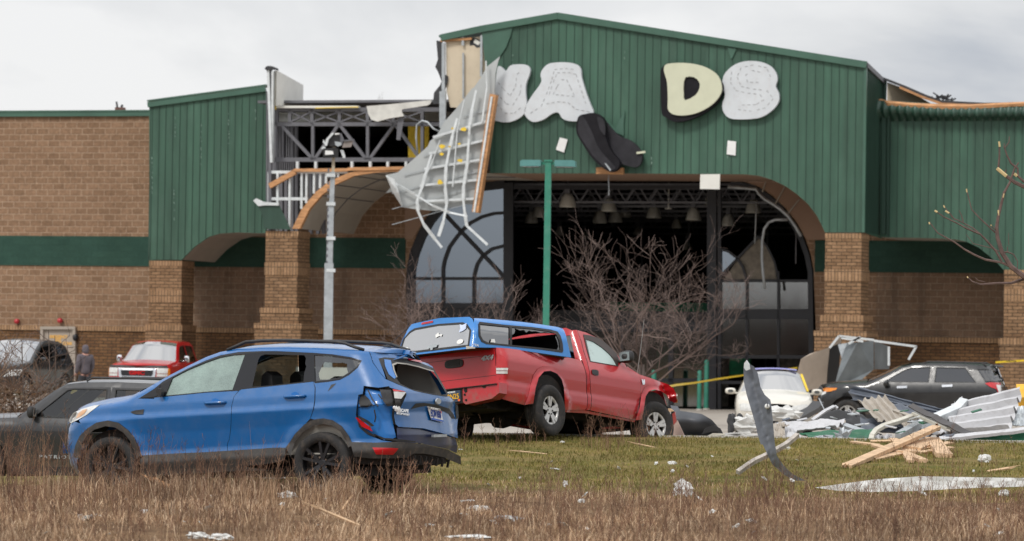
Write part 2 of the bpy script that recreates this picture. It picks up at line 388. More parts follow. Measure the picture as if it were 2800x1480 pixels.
# ------------------------------------------------------------------ the store
PH = R(17.4); BO = Vector((-14.49, 126.8, 0)); BT = Vector((math.cos(PH), -math.sin(PH), 0)); BN = Vector((math.sin(PH), math.cos(PH), 0))
def B(px, py, D=0.0):              # pixel -> (u, z) on the plane D metres in front of the back wall
    d = ray(px, py); t = ((BO - BN * D) - CAM).dot(BN) / d.dot(BN); p = CAM + d * t
    return ((p - BO).dot(BT), p.z)
def BL(pts, D=0.0): return [B(a, b, D) for a, b in pts]
def BP(px, py, D): u, z = B(px, py, D); return Vector((u, -D, z))
def broot(name, label, cat, group=None):
    o = empty(name, BO, -PH, label, cat, group); return o
store = broot('store_building', 'tornado-torn brick and green metal store building with an arched entrance', 'building')
DW, DM = 2.9, 5.0
def arc_strip(name, pts2, y0, y1, mat, parent, n=1, th=.06):   # extrudes an open line of (x, z) along y, given a thickness
    L = [(a, b) for a, b in pts2]; V = []; Fc = []
    for (a, b) in L:
        for y in (y0, y1): V.append((a, y, b))
    for i in range(len(L) - 1): Fc.append((2 * i, 2 * i + 1, 2 * i + 3, 2 * i + 2))
    return mesh(name, V, Fc, mat, parent)
# window opening in the back wall
win_l = [(1109, 1130), (1109, 760), (1111, 735), (1120, 690), (1140, 640), (1165, 595), (1200, 555), (1245, 523), (1310, 500), (1380, 492)]
win_r = [(2000, 492), (2036, 497), (2076, 512), (2111, 535), (2147, 569), (2178, 608), (2203, 655), (2216, 694), (2225, 740), (2229, 1125)]
opening = BL(win_l + win_r)
attic = BL([(740, 302), (1330, 296), (1330, 452), (740, 470)])
ztop = B(200, 305)[1]; zb0 = -.6
wl = B(-900, 500)[0]; wr = B(3700, 500)[0]
zband1, zband0 = B(200, 646)[1], B(200, 727)[1]; zledge = B(250, 897)[1]
def hsplit(u0, u1, z0, z1, mat, name, y0=0.0, y1=.3): return slab(name, [[(u0, z0), (u1, z0), (u1, z1), (u0, z1)]], y0, y1, mat, store)
uo0, uo1 = opening[0][0], opening[-1][0]
zo = min(opening[0][1], opening[-1][1]) - .6
oc = [(uo0, zo)] + opening + [(uo1, zo)]
# wall above the ledge with window opening and attic gap
outer = [(wl, zledge), (uo0, zledge)] + [p for p in opening if p[1] > zledge] + [(uo1, zledge), (wr, zledge), (wr, ztop), (wl, ztop)]
slab('block_wall', [outer, attic], 0, .3, m_cmu, store)
slab('brick_base', [[(wl, zb0), (uo0, zb0), (uo0, zledge - .1), (wl, zledge - .1)]], -.02, .3, m_brick, store)
slab('brick_base', [[(uo1, zb0), (wr, zb0), (wr, zledge - .1), (uo1, zledge - .1)]], -.02, .3, m_brick, store)
ul0 = B(205, 900)[0]; ul1 = B(118, 900)[0]
for a, b in ((wl, ul1 - .02), (ul0 + .02, uo0), (uo1, wr)): MB().box(a, b, -.07, .3, zledge - .098, zledge + .06).build('ledge', m_soldier, store)
# same wall under the arches, recess shade put into its colour, with dirty streaks
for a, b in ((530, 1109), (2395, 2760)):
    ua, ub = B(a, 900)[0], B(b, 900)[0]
    slab('shaded_stained_wall', [[(ua, zledge + .07), (ub, zledge + .07), (ub, zband0 - .01), (ua, zband0 - .01)]], -.012, 0.001, m_cmu_dk, store)
for a, b in ((wl, B(1109, 700)[0]), (B(2218, 700)[0] + .12, wr)): MB().box(a, b, -.03, 0, zband0, zband1).build('painted_band', m_band, store)
mb = MB(); mb.box(wl, B(405, 300, 0)[0] + 1, -.12, .35, ztop - .02, B(200, 304)[1] + .02); mb.box(wl, B(405, 300)[0] + 1, -.1, -.001, B(200, 319)[1], ztop - .021)
mb.build('coping', m_trim, store)
# tan wall panels beside and above the window
slab('tan_wall_panel', [BL([(1112, 545), (1125, 520), (1160, 560), (1160, 600)][:0] or [(1108, 470), (1206, 470), (1206, 548), (1165, 592), (1140, 636), (1128, 655), (1108, 655)])], -.035, -.001, m_tan, store)
tp = [(2040, 470), (2340, 470), (2340, 656), (2206, 656), (2180, 606), (2149, 566), (2113, 532), (2078, 509), (2040, 497)]
slab('tan_wall_panel', [BL(tp)], -.035, -.001, m_tan, store)
mb = MB()
for a, b in (((2100, 478), (2085, 525)), ((2147, 509), (2119, 560)), ((2186, 545), (2150, 590))):
    mb.beam(BP(*a, .06), BP(*b, .06), .05, .04)
mb.build('soffit_joint', m_soffit, store)
# interior
ui0, ui1 = B(720, 700)[0], B(2420, 700)[0]
zi1 = B(1600, 470)[1] + .25; zfl = zg(3, 122) + .03
def box_in(name, x0, x1, y0, y1, z0, z1, mat, skip=()):
    b = MB(); fs = {'back': [(x0, y1, z0), (x1, y1, z0), (x1, y1, z1), (x0, y1, z1)], 'left': [(x0, y0, z0), (x0, y1, z0), (x0, y1, z1), (x0, y0, z1)],
        'right': [(x1, y0, z0), (x1, y1, z0), (x1, y1, z1), (x1, y0, z1)], 'top': [(x0, y0, z1), (x1, y0, z1), (x1, y1, z1), (x0, y1, z1)], 'floor': [(x0, y0, z0), (x1, y0, z0), (x1, y1, z0), (x0, y1, z0)]}
    for k, v in fs.items():
        if k not in skip: b.add(v, [(0, 1, 2, 3)])
    return b.build(name, mat, store)
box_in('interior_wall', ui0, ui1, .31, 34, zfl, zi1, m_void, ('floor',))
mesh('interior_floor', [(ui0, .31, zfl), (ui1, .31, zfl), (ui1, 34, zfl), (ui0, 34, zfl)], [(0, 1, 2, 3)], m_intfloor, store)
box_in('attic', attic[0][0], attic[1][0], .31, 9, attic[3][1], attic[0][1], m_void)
mb = MB(); mb.box(wl, wr, .36, 45, ztop - .35, ztop - .05); mb.build('roof', m_memb, store)
mb = MB(); mb.box(wl, wl + .3, .31, 45, zb0, ztop - .36); mb.box(wr - .3, wr, .31, 45, zb0, ztop - .36); mb.box(wl, wr, 45, 45.3, zb0, ztop - .36); mb.build('rear_wall', m_cmu, store)
# joists inside, with webs
mb = MB()
for k, yy in enumerate((.8, 3, 6, 9, 13, 18, 24)):
    zt = B(1700, 500)[1] - .04 * k; zlo = zt - .62
    mb.box(ui0 + 3, ui1 - 3, yy, yy + .08, zlo, zlo + .07); mb.box(ui0 + 3, ui1 - 3, yy, yy + .08, zt - .05, zt + .02)
    u = ui0 + 4
    while u < ui1 - 4:
        mb.beam((u, yy + .04, zt), (u + .38, yy + .04, zlo + .03), .035); mb.beam((u + .38, yy + .04, zlo + .03), (u + .76, yy + .04, zt), .035); u += .76
mb.build('ceiling_joists', m_steel, store)
mb = MB()
for k in range(26):
    mb.box(0, 0, 0, 0, 0, 0) if False else None
for (a, b) in ((1640, 520), (1700, 720), (1870, 640), (1500, 700)):
    u, z = B(a, b); mb.box(u, u + .05, 10 + k % 3, 10.05 + k % 3, zfl, zi1)
mb.build('interior_posts', m_black, store)
# store fittings seen through the glass
mb = MB(); u0 = B(1455, 820)[0]; u1 = B(1905, 820)[0]
mb.box(u0, u1 - 1.0, 9.0, 9.15, B(1600, 842)[1] - .2, B(1600, 806)[1] - .1); mb.build('inner_sign_board', m_igreen, store)
mb = MB()
for a, w_ in ((1418, 14), (1448, 10), (1495, 12), (1514, 22), (1560, 26), (1610, 18)):
    ua, _ = B(a, 820); mb.slab([[(ua, B(0, 838)[1] - .2), (ua + w_ / 85 * .4, B(0, 820)[1] - .25), (ua + w_ / 85, B(0, 838)[1] - .2)]], 8.94, 8.98)
mb.build('inner_sign_letters', m_galv, store)
m_grey = M('grey_partition', (.075, .07, .07), rough=.6, var=.3, scale=1.5)
mb = MB(); mb.box(B(1405, 900)[0], B(1938, 900)[0], 3.0, 3.1, B(1600, 905)[1], B(1600, 846)[1]); mb.build('vestibule_header', m_grey, store)
m_gdis = M('green_display', (.01, .25, .1), rough=.5, var=.3)
m_shelf = M('shelf_goods', (.2, .17, .14), rough=.7, var=.8, scale=4.5)
mb = MB()
for k in range(26):
    u = lerp(ui0 + 4, ui1 - 4, k / 25) + rnd.uniform(-.2, .2); h = rnd.uniform(.5, 2.0); mb.box(u, u + rnd.uniform(.4, 1.2), 5 + rnd.random() * 3, 8.5, zfl, zfl + h)
mb.build('shelving', m_shelf, store)
mb = MB()
for a, y, hh in ((1700, 975, .9), (1776, 1015, .5), (1905, 1000, .6), (1665, 920, .5), (1990, 1070, .6), (1600, 890, .5)):
    u, z = B(a, y); MB().box(u, u + .7, 4.2, 4.4, z - hh / 2, z + hh / 2).build('green_display', m_gdis, store)
# window frame
fr = MB()
def bar(a, b, wpx, D=-.08, dep=.12):
    p, q = BP(*a, D), BP(*b, D); fr.beam(p, q, dep, wpx / 84.0, up=(0, 1, 0)) if False else fr.beam(p, q, wpx / 84.0, dep, up=(0, 1, 0))
def poly(pts, wpx, D=-.08):
    for a, b in zip(pts, pts[1:]): bar(a, b, wpx, D)
poly([(1122, 1125), (1122, 760), (1124, 733), (1133, 694), (1151, 647), (1175, 604), (1208, 564), (1250, 534), (1312, 511), (1380, 503)], 24)
poly([(2000, 500), (2034, 505), (2072, 520), (2106, 542), (2140, 576), (2170, 614), (2193, 658), (2207, 698), (2216, 742), (2221, 1120)], 13)
poly([(1212, 838), (1212, 735), (1216, 712), (1229, 676), (1246, 652), (1264, 630), (1286, 610), (1318, 593), (1351, 584), (1380, 582)], 8, -.1)
poly([(1296, 840), (1297, 752), (1305, 723), (1320, 700), (1345, 681), (1380, 672)], 8, -.1)
bar((1218, 588), (1378, 757), 9, -.1); bar((1134, 762), (1380, 762), 8, -.1); bar((1109, 836), (1400, 836), 14, -.1)
bar((1391, 500), (1391, 1120), 27, -.06); bar((1947, 497), (1947, 1122), 25, -.06); bar((1968, 520), (1968, 1122), 9, -.08)
bar((1405, 512), (1938, 512), 10, -.08)
bar((1962, 768), (2222, 768), 6, -.1); bar((1405, 893), (1938, 893), 26, -.1)
bar((1960, 859), (2224, 859), 26, -.1); bar((1960, 976), (2224, 976), 9, -.1); bar((1960, 1046), (2224, 1046), 8, -.1)
for x in (2043, 2129): bar((x, 766 if x < 2100 else 742), (x, 1110), 6, -.1)
poly([(1963, 680), (1992, 688), (2016, 706), (2032, 730), (2042, 766)], 6, -.1); bar((1974, 752), (2076, 646), 6, -.1)
poly([(2076, 646), (2099, 676), (2118, 715), (2127, 752)], 5, -.1)
for x in (1450, 1585, 1700, 1835): bar((x, 905), (x, 1118), 12 if x in (1585, 1835) else 8, -.1)
bar((1405, 1040), (1938, 1040), 10, -.1)
fr.build('window_frame', m_black, store)
def gl(name, pts, mat, D=-.12, label=None):
    o = slab(name, [BL(pts, D)], -D, -D + .012, mat, store); return tag(o, label) if label else o
gl('window_pane', [(1130, 836), (1130, 735), (1140, 695), (1158, 650), (1182, 608), (1212, 572), (1252, 541), (1312, 518), (1384, 508), (1384, 836)], m_glass_sky)
gl('window_pane', [(1964, 766), (1964, 682), (1990, 690), (2012, 706), (1976, 750)], m_glass_sky)
gl('window_pane', [(1980, 764), (2018, 708), (2075, 650), (2097, 678), (2116, 716), (2124, 764)], m_glass_ground)
for a, b, c, d_ in ((1972, 2040, 772, 847), (2046, 2126, 772, 847), (2132, 2214, 772, 847), (1972, 2040, 873, 972), (2046, 2126, 873, 972), (2132, 2214, 873, 972)):
    gl('window_pane', [(a, d_), (a, c), (b, c), (b, d_)], m_glass_dk)
for a, b in ((1405, 1447), (1454, 1580), (1592, 1697), (1704, 1828), (1842, 1936)): gl('door_glass', [(a, 1112), (a, 908), (b, 908), (b, 1112)], m_glass_dk)
gl('spandrel_panel', [(1134, 1120), (1134, 842), (1379, 842), (1379, 1120)], m_black, -.11)

# cladding, with standing seams clipped to the outline
def clad(name, px, D, seam=.235, mat=m_green, th=.06, holes=(), trim=None):
    L = BL(px, D); o = slab(name, [L] + [BL(h, D) for h in holes], -D, -D + th, mat, store)
    us = [p[0] for p in L]; u = min(us) + .12; mb = MB()
    while u < max(us) - .03:
        zs = []
        for i in range(len(L)):
            (a, b), (c, d) = L[i], L[(i + 1) % len(L)]
            if (a > u) != (c > u): zs.append(b + (d - b) * (u - a) / (c - a))
        zs.sort()
        for k in range(0, len(zs) - 1, 2):
            if zs[k + 1] - zs[k] > .1: mb.box(u - .007, u + .007, -D - .02, -D + .001, zs[k] + .01, zs[k + 1] - .01)
        u += seam * (.94 + .12 * ((u * 7.3) % 1))
    mb.build('seam', m_seam, o); return o
wing_px = [(408, 711), (408, 285), (727, 243), (727, 638), (700, 638), (650, 636), (602, 639), (571, 648), (531, 676), (497, 711)]
clad('wing_cladding', wing_px, DW)
arcw = [(497, 711), (531, 676), (571, 648), (602, 639), (650, 636), (735, 637)]
arc_strip('arch_soffit', BL(arcw, DW - .03), -DW + .06, -.04, m_soffit, store)
mb = MB(); mb.beam(BP(406, 287, DW) + Vector((0, -.04, 0)), BP(727, 244, DW) + Vector((0, -.04, 0)), .1, .16); 
mb.beam(BP(406, 281, DW) + Vector((-.05, .3, .06)), BP(727, 238, DW) + Vector((0, .3, .06)), .6, .05); mb.build('roof_trim', m_trim, store)
mb = MB(); V_ = BP(406, 711, DW); mb.box(V_.x - .02, V_.x + .01, -DW, -.03, V_.z, BP(406, 285, DW).z); mb.build('side_cladding', m_green2, store)
main_px = [(1325, 92), (1527, 46), (2370, 180), (2362, 636), (2256, 636), (2234, 591), (2210, 559), (2179, 531), (2147, 509), (2111, 492), (2075, 481), (2036, 477), (1700, 474.5), (1340, 474), (1345, 300), (1328, 180)]
clad('main_cladding', main_px, DM, seam=.25)
mb = MB()
def trimline(pts, D, h=.2, out=.06, mat=None):
    for a, b in zip(pts, pts[1:]): mb.beam(BP(*a, D) + Vector((0, -out, 0)), BP(*b, D) + Vector((0, -out, 0)), .1, h)
trimline([(1208, 104), (1318, 80), (1527, 44), (2371, 178)], DM); mb.build('gable_trim', m_trim, store)
# roof of the portal, sloping back
mb = MB()
pa, pb, pc = BP(1200, 101, DM), BP(1527, 41, DM), BP(2371, 175, DM)
for p, q in ((pa, pb), (pb, pc)):
    mb.add([p, q, q + Vector((0, 2.4, -.45)), p + Vector((0, 2.4, -.45)), p + Vector((0, 0, .05)), q + Vector((0, 0, .05)), q + Vector((0, 2.4, -.40)), p + Vector((0, 2.4, -.40))],
           [(0, 1, 2, 3), (7, 6, 5, 4), (0, 4, 5, 1), (3, 2, 6, 7)])
mb.build('portal_roof', m_trim, store)
# right return of the portal
x_r = BP(2366, 178, DM).x
zt0 = BP(2370, 180, DM).z; zt1 = BP(2422, 228, 2.4).z; zb_ = BP(2362, 636, DM).z
mb = MB(); mb.add([(x_r, -DM, zb_), (x_r, -2.3, zb_ - .1), (x_r, -2.3, zt1), (x_r, -DM, zt0)], [(0, 1, 2, 3)]); mb.build('portal_side_cladding', m_green, store)
mb = MB(); yy = -DM + .15
while yy < -2.4: mb.box(x_r - .001, x_r + .03, yy, yy + .03, zb_, lerp(zt0, zt1, (yy + DM) / 2.7) - .02); yy += .16
mb.build('portal_side_seam', m_green2, store)
mb = MB(); mb.box(x_r - .03, x_r + .05, -DM - .05, -DM + .06, zb_, zt0 - .02); mb.build('corner_trim', m_trim, store)
mb = MB(); mb.beam((x_r + .02, -DM, zt0 + .02), (x_r + .02, -2.3, zt1 + .02), .12, .14); mb.build('roof_trim', m_steel, store)
# main arch soffit
arcm_r = [(1340, 474), (1700, 474.5), (2036, 477), (2075, 481), (2111, 492), (2147, 509), (2179, 531), (2210, 559), (2234, 591), (2256, 637)]
arc_strip('arch_soffit', BL(arcm_r, DM - .03), -DM + .06, -.04, m_tan, store)
arcm_l = [(820, 626), (846, 573), (880, 534), (918, 505), (969, 481), (1020, 473), (1063, 470), (1110, 470), (1200, 472), (1345, 474)]
arc_strip('arch_soffit', BL(arcm_l, DM - .03), -DM + .02, -.04, m_soffit, store)
so = MB()
for k in (2,):
    for a, b in zip(arcm_l, arcm_l[1:]):
        (u0, z0), (u1, z1) = B(*a, DM - .03), B(*b, DM - .03); yk = -DM + k * 1.2; so.beam((u0, yk, z0 - .015), (u1, yk, z1 - .015), .03, .03)
for k in (2, 3, 4, 5, 6): u0, z0 = B(*arcm_l[k], DM - .03); so.beam((u0, -DM + .05, z0 - .012), (u0, -.1, z0 - .012), .025, .02)
so.build('soffit_seams', m_steel, store)
# wooden arch ring
outer_ = [(799, 626), (825, 573), (863, 526), (901, 496), (952, 473), (1003, 464), (1063, 458), (1106, 458), (1110, 470)]
slab('arch_plate', [BL(outer_ + arcm_l[6::-1], DM)], -DM - .02, -DM + .16, m_wood, store)
mb = MB()
mb.beam(BP(738, 509, DM), BP(808, 470, DM), .12, .16); mb.beam(BP(806, 466, DM), BP(952, 465, DM), .12, .1); mb.beam(BP(952, 463, DM), BP(1106, 460, DM), .12, .1)
mb.build('sill_plate', m_wood, store)
mb = MB()
mb.beam(BP(735, 471, DM - .1), BP(952, 471, DM - .1), .08, .09); mb.beam(BP(733, 544, DM - .1), BP(842, 544, DM - .1), .08, .09)
def arch_y(x):
    L = outer_
    for a, b in zip(L, L[1:]):
        if a[0] <= x <= b[0]: return lerp(a[1], b[1], (x - a[0]) / (b[0] - a[0]))
    return 634
for x in (736, 760, 793, 826, 839, 860, 877, 893, 911, 926):
    mb.beam(BP(x, 471, DM - .1), BP(x - 1, arch_y(x) if x > 800 else (628 if x > 770 else 634), DM - .1), .09, .07)
for x in (814, 864, 963, 1013, 1061, 1111): mb.beam(BP(x, 442, DM - .1), BP(x, 462, DM - .1), .1, .08)
mb.build('wall_stud', m_galvw, store)
mb = MB()
for x in (770, 783, 800, 812, 850, 870, 885): mb.beam(BP(x, 475, 3.2), BP(x, 640, 3.2), .12, .1)
mb.build('inner_stud', m_steel, store)
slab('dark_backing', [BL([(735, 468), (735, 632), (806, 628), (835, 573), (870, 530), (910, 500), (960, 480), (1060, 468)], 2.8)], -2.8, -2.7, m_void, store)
# trusses in the torn portal
tr = MB()
def tb(a, b, wpx, D=4.4): tr.beam(BP(*a, D), BP(*b, D), .1, wpx / 85.0)
tb((750, 300), (1212, 300), 11); tb((750, 340), (1208, 340), 10); tb((752, 437), (1208, 437), 11)
for x in (757, 793, 854, 929, 1006, 1076, 1155): tb((x, 300), (x, 340), 9)
for a, b in ((793, 854), (854, 929), (929, 1006), (1006, 1076), (1076, 1155)):
    tb((a + 4, 307), (b - 4, 333), 4); tb((a + 4, 333), (b - 4, 307), 4)
for x in (856, 1006, 1155): tb((x, 340), (x, 437), 8)
tb((772, 345), (857, 437), 8); tb((926, 342), (860, 437), 8); tb((930, 342), (1003, 437), 8); tb((1078, 342), (1010, 437), 8); tb((1082, 342), (1146, 432), 8)
tb((752, 300), (752, 470), 12); tb((775, 350), (775, 440), 6, 3.9); tb((800, 350), (800, 440), 6, 3.9); tb((812, 350), (812, 440), 5, 3.6)
for k in range(10): tb((755 + k * 6, 345), (755 + k * 6, 468), 3, 3.2)
tr.build('roof_truss', m_steel, store)
slab('attic_backing', [BL([(752, 345), (815, 345), (815, 440), (752, 440)], 3.0)], -3.0, -2.95, m_steel, store)
slab('yellow_insulation_board', [BL([(1116, 345), (1172, 345), (1172, 432), (1116, 432)], 3.0)], -3.0, -2.95, m_yel, store)
# portal attic enclosure: closes the gap behind the trusses
b0, b1 = BP(745, 300, 3.0), BP(1330, 300, 3.0)
mb = MB(); mb.box(b0.x, b1.x, -4.3, .3, b0.z + .12, b0.z + .2); mb.build('attic_deck', m_steel, store)
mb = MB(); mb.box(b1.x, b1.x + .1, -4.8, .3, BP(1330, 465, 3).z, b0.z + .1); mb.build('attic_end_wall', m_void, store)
# roof edge boards
mb = MB(); mb.beam(BP(756, 293, 4.5), BP(982, 293, 4.5), .2, .07); mb.build('roof_insulation', m_white, store)
MB().beam(BP(862, 296, 4.62), BP(980, 293, 4.62), .02, .022).build('yellow_foam_edge', m_yel, store); MB().beam(BP(754, 200, 4.8), BP(753, 300, 4.8), .03, .04).build('yellow_foam_edge', m_yel, store)
flap = zB([(760, 542), (905, 530), (1060, 515), (1178, 503), (1172, 525), (1150, 538), (990, 562), (985, 575), (1000, 606), (900, 622), (830, 642), (790, 628), (770, 590)])
slab('torn_membrane', [BL(flap, 4.9)], -4.95, -4.9, m_memb, store, step=.4)
slab('torn_membrane', [BL(zB([(960, 610), (1000, 612), (975, 760), (950, 758)]), 4.8)], -4.82, -4.8, m_steel, store)
# left return of the portal (white sheathing) and its torn studs
wp = BP(756, 192, DM); we = BP(826, 233, 2.6); x_l = wp.x
mb = MB(); mb.add([(x_l, -DM, BP(754, 290, DM).z), (x_l, -2.6, BP(825, 284, 2.6).z), (x_l, -2.6, we.z), (x_l, -DM, wp.z)], [(3, 2, 1, 0)])
mb.add([(x_l - .05, -DM, BP(754, 290, DM).z), (x_l - .05, -2.6, BP(825, 284, 2.6).z), (x_l - .05, -2.6, we.z), (x_l - .05, -DM, wp.z)], [(0, 1, 2, 3)]); mb.build('portal_side_sheathing', m_white, store)
mb = MB()
mb.beam(BP(734, 190, DM), BP(743, 445, DM), .1, .08).build('wall_stud', m_galvw, store); MB().beam(BP(747, 195, DM), BP(745, 440, DM - .1), .12, .07).build('wall_stud', m_galvw, store)
mb = MB(); mb.beam(BP(739, 186, DM - .1), BP(739, 632, DM - .1), .12, .1); mb.beam(BP(731, 250, DM - .1), BP(730, 560, DM - .1), .05, .05)
mb.build('corner_post', m_steel, store)
slab('torn_flashing', [BL(zB([(108, 300), (125, 285), (150, 285), (182, 298), (186, 312), (165, 308), (135, 306), (122, 315)]), DM)], -DM - .1, -DM + .1, m_flash, store)
# beige sheathing and torn flashing at the left end of the gable
slab('sheathing_board', [BL(zB([(1240, 115), (1500, 92), (1530, 92), (1530, 560), (1290, 548), (1265, 440), (1262, 130)]), DM)], -DM + .08, -DM + .14, m_sheath, store)
slab('dark_hole', [BL(zB([(1418, 105), (1440, 98), (1492, 120), (1488, 160), (1460, 165), (1440, 148), (1415, 152)]), DM)], -DM + .07, -DM + .079, m_flash, store)
slab('ragged_insulation', [BL(zB([(1450, 108), (1486, 130), (1470, 150), (1440, 132)]), DM)], -DM + .06, -DM + .069, m_white, store)
slab('torn_flashing', [BL(zB([(1205, 120), (1240, 125), (1246, 330), (1278, 350), (1275, 390), (1255, 445), (1240, 525), (1182, 528), (1190, 455), (1230, 405), (1238, 380), (1215, 320), (1198, 290), (1215, 240)]), DM)], -DM + .0, -DM + .06, m_flash, store, step=.3)
mb = MB(); mb.beam(BP(1213, 118, DM), BP(1213, 300, DM), .08, .1); mb.beam(BP(1211, 250, DM + .05), BP(1211, 350, DM + .05), .08, .2)
mb.beam(BP(1317, 97, DM + .02), BP(1316, 210, DM + .02), .06, .07); mb.beam(BP(1267, 145, DM), BP(1267, 270, DM), .05, .05); mb.beam(BP(1266, 102, DM), BP(1266, 125, DM), .06, .08)
mb.build('wall_stud', m_galv, store)
mb = MB(); mb.beam(BP(1205, 112, DM), BP(1290, 106, DM), .08, .07); mb.build('fascia_board', m_wood, store)
slab('bent_cladding', [BL([(1318, 86), (1405, 66), (1398, 95), (1385, 130), (1365, 160), (1345, 185), (1332, 240), (1328, 180)], DM)], -DM - .05, -DM - .035, m_trim, store)
# scuffs and torn spots on the cladding
mb = MB()
sr = random.Random(9)
for x, y, h in ((480, 320, 60), (551, 340, 110), (626, 310, 90), (700, 300, 40), (417, 430, 110), (1402, 150, 28), (1709, 140, 26), (1782, 430, 20), (477, 520, 90), (1990, 400, 30)):
    D = DW if x < 730 else DM; yy_ = y
    while yy_ < y + h:
        q_ = sr.uniform(2, 9); mb = MB(); mb.beam(BP(x + sr.uniform(-1.5, 1.5), yy_, D) + Vector((0, -.022, 0)), BP(x, yy_ + q_, D) + Vector((0, -.022, 0)), sr.uniform(.012, .03), .006, up=(0, 1, 0)); mb.build('scratch', m_scuff, store); yy_ += q_ + sr.uniform(3, 16)
slab('dented_sheet', [BL(zC([(870, 840), (940, 900), (1008, 765), (1000, 870), (1000, 960), (930, 930), (890, 900)]), DM)], -DM - .06, -DM - .04, m_trim, store)
slab('dented_sheet', [BL([(1990, 130), (2015, 133), (2003, 160), (1999, 160)], DM)], -DM - .05, -DM - .035, m_trim, store)
# folded green sheet at the foot of the torn wall
slab('bent_cladding', [BL(zB([(60, 1160), (110, 1175), (200, 1170), (235, 1240), (278, 1335), (105, 1330), (95, 1240)]), DM)], -DM - .12, -DM - .1, m_green2, store, step=.3)
slab('bent_cladding', [BL(zB([(42, 1150), (62, 1135), (110, 1158), (205, 1165), (205, 1182), (120, 1180), (75, 1185)]), DM)], -DM - .18, -DM - .14, m_galvw, store)
# right wing with the rolled, torn top edge
rw = [(2407, 649), (2405, 312), (2440, 316), (2484, 322), (2560, 320), (2617, 318), (2800, 316), (3400, 312), (3400, 745), (2905, 740), (2744, 738), (2732, 725), (2706, 701), (2677, 678), (2645, 662), (2613, 655), (2560, 652)]
clad('wing_cladding', rw, DW, seam=.235)
arc_strip('arch_soffit', BL([(2407, 649), (2560, 652), (2613, 655), (2645, 662), (2677, 678), (2706, 701), (2732, 725), (2744, 738)], DW - .03), -DW + .06, -.04, m_soffit, store)
# crumpled strip next to the return and folded top
rr = random.Random(3); V = []; nseg = 60
us = [BP(2400, 300, DW).x + k * (BP(3400, 300, DW).x - BP(2400, 300, DW).x) / (nseg * 6) for k in range(nseg * 6 + 1)]
rows = [(-.02, 0), (-.10, .10), (-.34, .22), (-.42, .36), (-.30, .52), (-.26, .6)]
zt_ = BP(2600, 322, DW).z - .1
for k, u in enumerate(us):
    wob = .07 * math.sin(u * 26.7) + .05 * mnoise.noise((u * 1.3, 0, 0)); sag = .12 * sst((u - us[0]) / 2.5) * (1 - sst((u - us[0] - 4) / 6))
    for j, (dy, dz) in enumerate(rows):
        V.append((u, -DW + dy - .03 - wob * (1 if j in (1, 2) else .3), zt_ + dz - sag * (j > 1)))
nj = len(rows)
Fc = [(k * nj + j, (k + 1) * nj + j, (k + 1) * nj + j + 1, k * nj + j + 1) for k in range(len(us) - 1) for j in range(nj - 1)]
mesh('folded_cladding_edge', V, Fc, m_green2, store, smooth=True)
mb = MB(); pts = [BP(2396, 271, DW + .1), BP(2430, 284, DW + .3), BP(2500, 290, DW + .3), BP(2580, 294, DW + .3), BP(2660, 293, DW + .3), BP(2760, 287, DW + .3), BP(2960, 280, DW + .3)]
mb.tube(pts, [.04, .09, .09, .1, .09, .08, .07], 6); mb.build('torn_plywood_edge', m_wood, store)
slab('roof_side_wall', [BL([(2426, 285), (2426, 225), (2480, 245), (2546, 284)], 1.8)], -1.8, -1.7, m_sheath, store)
mb = MB(); P0 = [BP(2416, 215, 2.2), BP(2470, 236, 2.2), BP(2530, 262, 2.2), BP(2585, 281, 2.2), BP(2700, 287, 2.2), BP(2960, 284, 2.2)]
for a, b in zip(P0, P0[1:]): mb.beam(a, b, .9, .07)
mb.build('sagging_roof_edge', m_flash, store)
mb = MB()
for a, b in zip(P0[1:5], P0[2:5]): mb.beam(a + Vector((0, -.5, -.07)), b + Vector((0, -.5, -.07)), .1, .07)
mb.build('broken_fascia', m_wood, store)
mb = MB()
for k in range(16):
    p = BP(2540 + rr.random() * 60, 270 + rr.random() * 12, 2.4); mb.beam(p, p + Vector((rr.uniform(-.3, .3), 0, rr.uniform(.02, .22))), .05, .04)
mb.build('roof_splinters', m_flash, store)
mb = MB(); mb.beam(BP(2421, 222, 2.5), BP(2419, 285, 2.5), .08, .08); mb.beam(BP(2418, 300, 3.0), BP(2417, 640, 3.0), .12, .1, up=(0, 1, 0)); mb.beam(BP(2430, 318, 3.0), BP(2428, 645, 3.0), .06, .05); mb.build('corner_post', m_green2, store)
# columns
def column(px0, px1, pyt, D, steps, label=None):
    root = empty('brick_column', (0, 0, 0), 0); root.parent = store
    if label: root['label'] = label
    u0, zt = B(px0, pyt, D); u1, _ = B(px1, pyt, D); y = pyt; prev = None
    for i, (pyb, widen, kind) in enumerate(steps):
        ztp = B(px0, y, D)[1]; zbt = B(px0, pyb, D)[1] if pyb < 2000 else -.5
        mb = MB(); mb.box(u0 - widen, u1 + widen, -D - widen, -D + 1.05 + widen, zbt, ztp); mb.build('brick_shaft' if kind == 0 else 'soldier_course', m_colbrick if kind == 0 else m_soldier, root); y = pyb
    return root
column(409, 497, 713, DW, [(727, .01, 1), (793, 0, 0), (827, .012, 1), (888, 0, 0), (904, .09, 1), (3000, .075, 0)])
column(727, 815, 632, DM, [(646, .01, 1), (718, 0, 0), (752, .02, 1), (842, 0, 0), (856, .12, 1), (884, .10, 0), (898, .26, 1), (3000, .24, 0)])
column(2257, 2356, 638, DM, [(652, .01, 1), (736, 0, 0), (768, .02, 1), (862, 0, 0), (880, .12, 1), (905, .10, 0), (919, .26, 1), (3000, .24, 0)])
column(2746, 2860, 738, DW, [(752, .01, 1), (790, 0, 0), (824, .01, 1), (925, 0, 0), (945, .12, 1), (3000, .1, 0)])
for D, x in ((DW, 3330),): column(x, x + 100, 738, D, [(790, 0, 0), (824, .01, 1), (3000, .1, 0)])
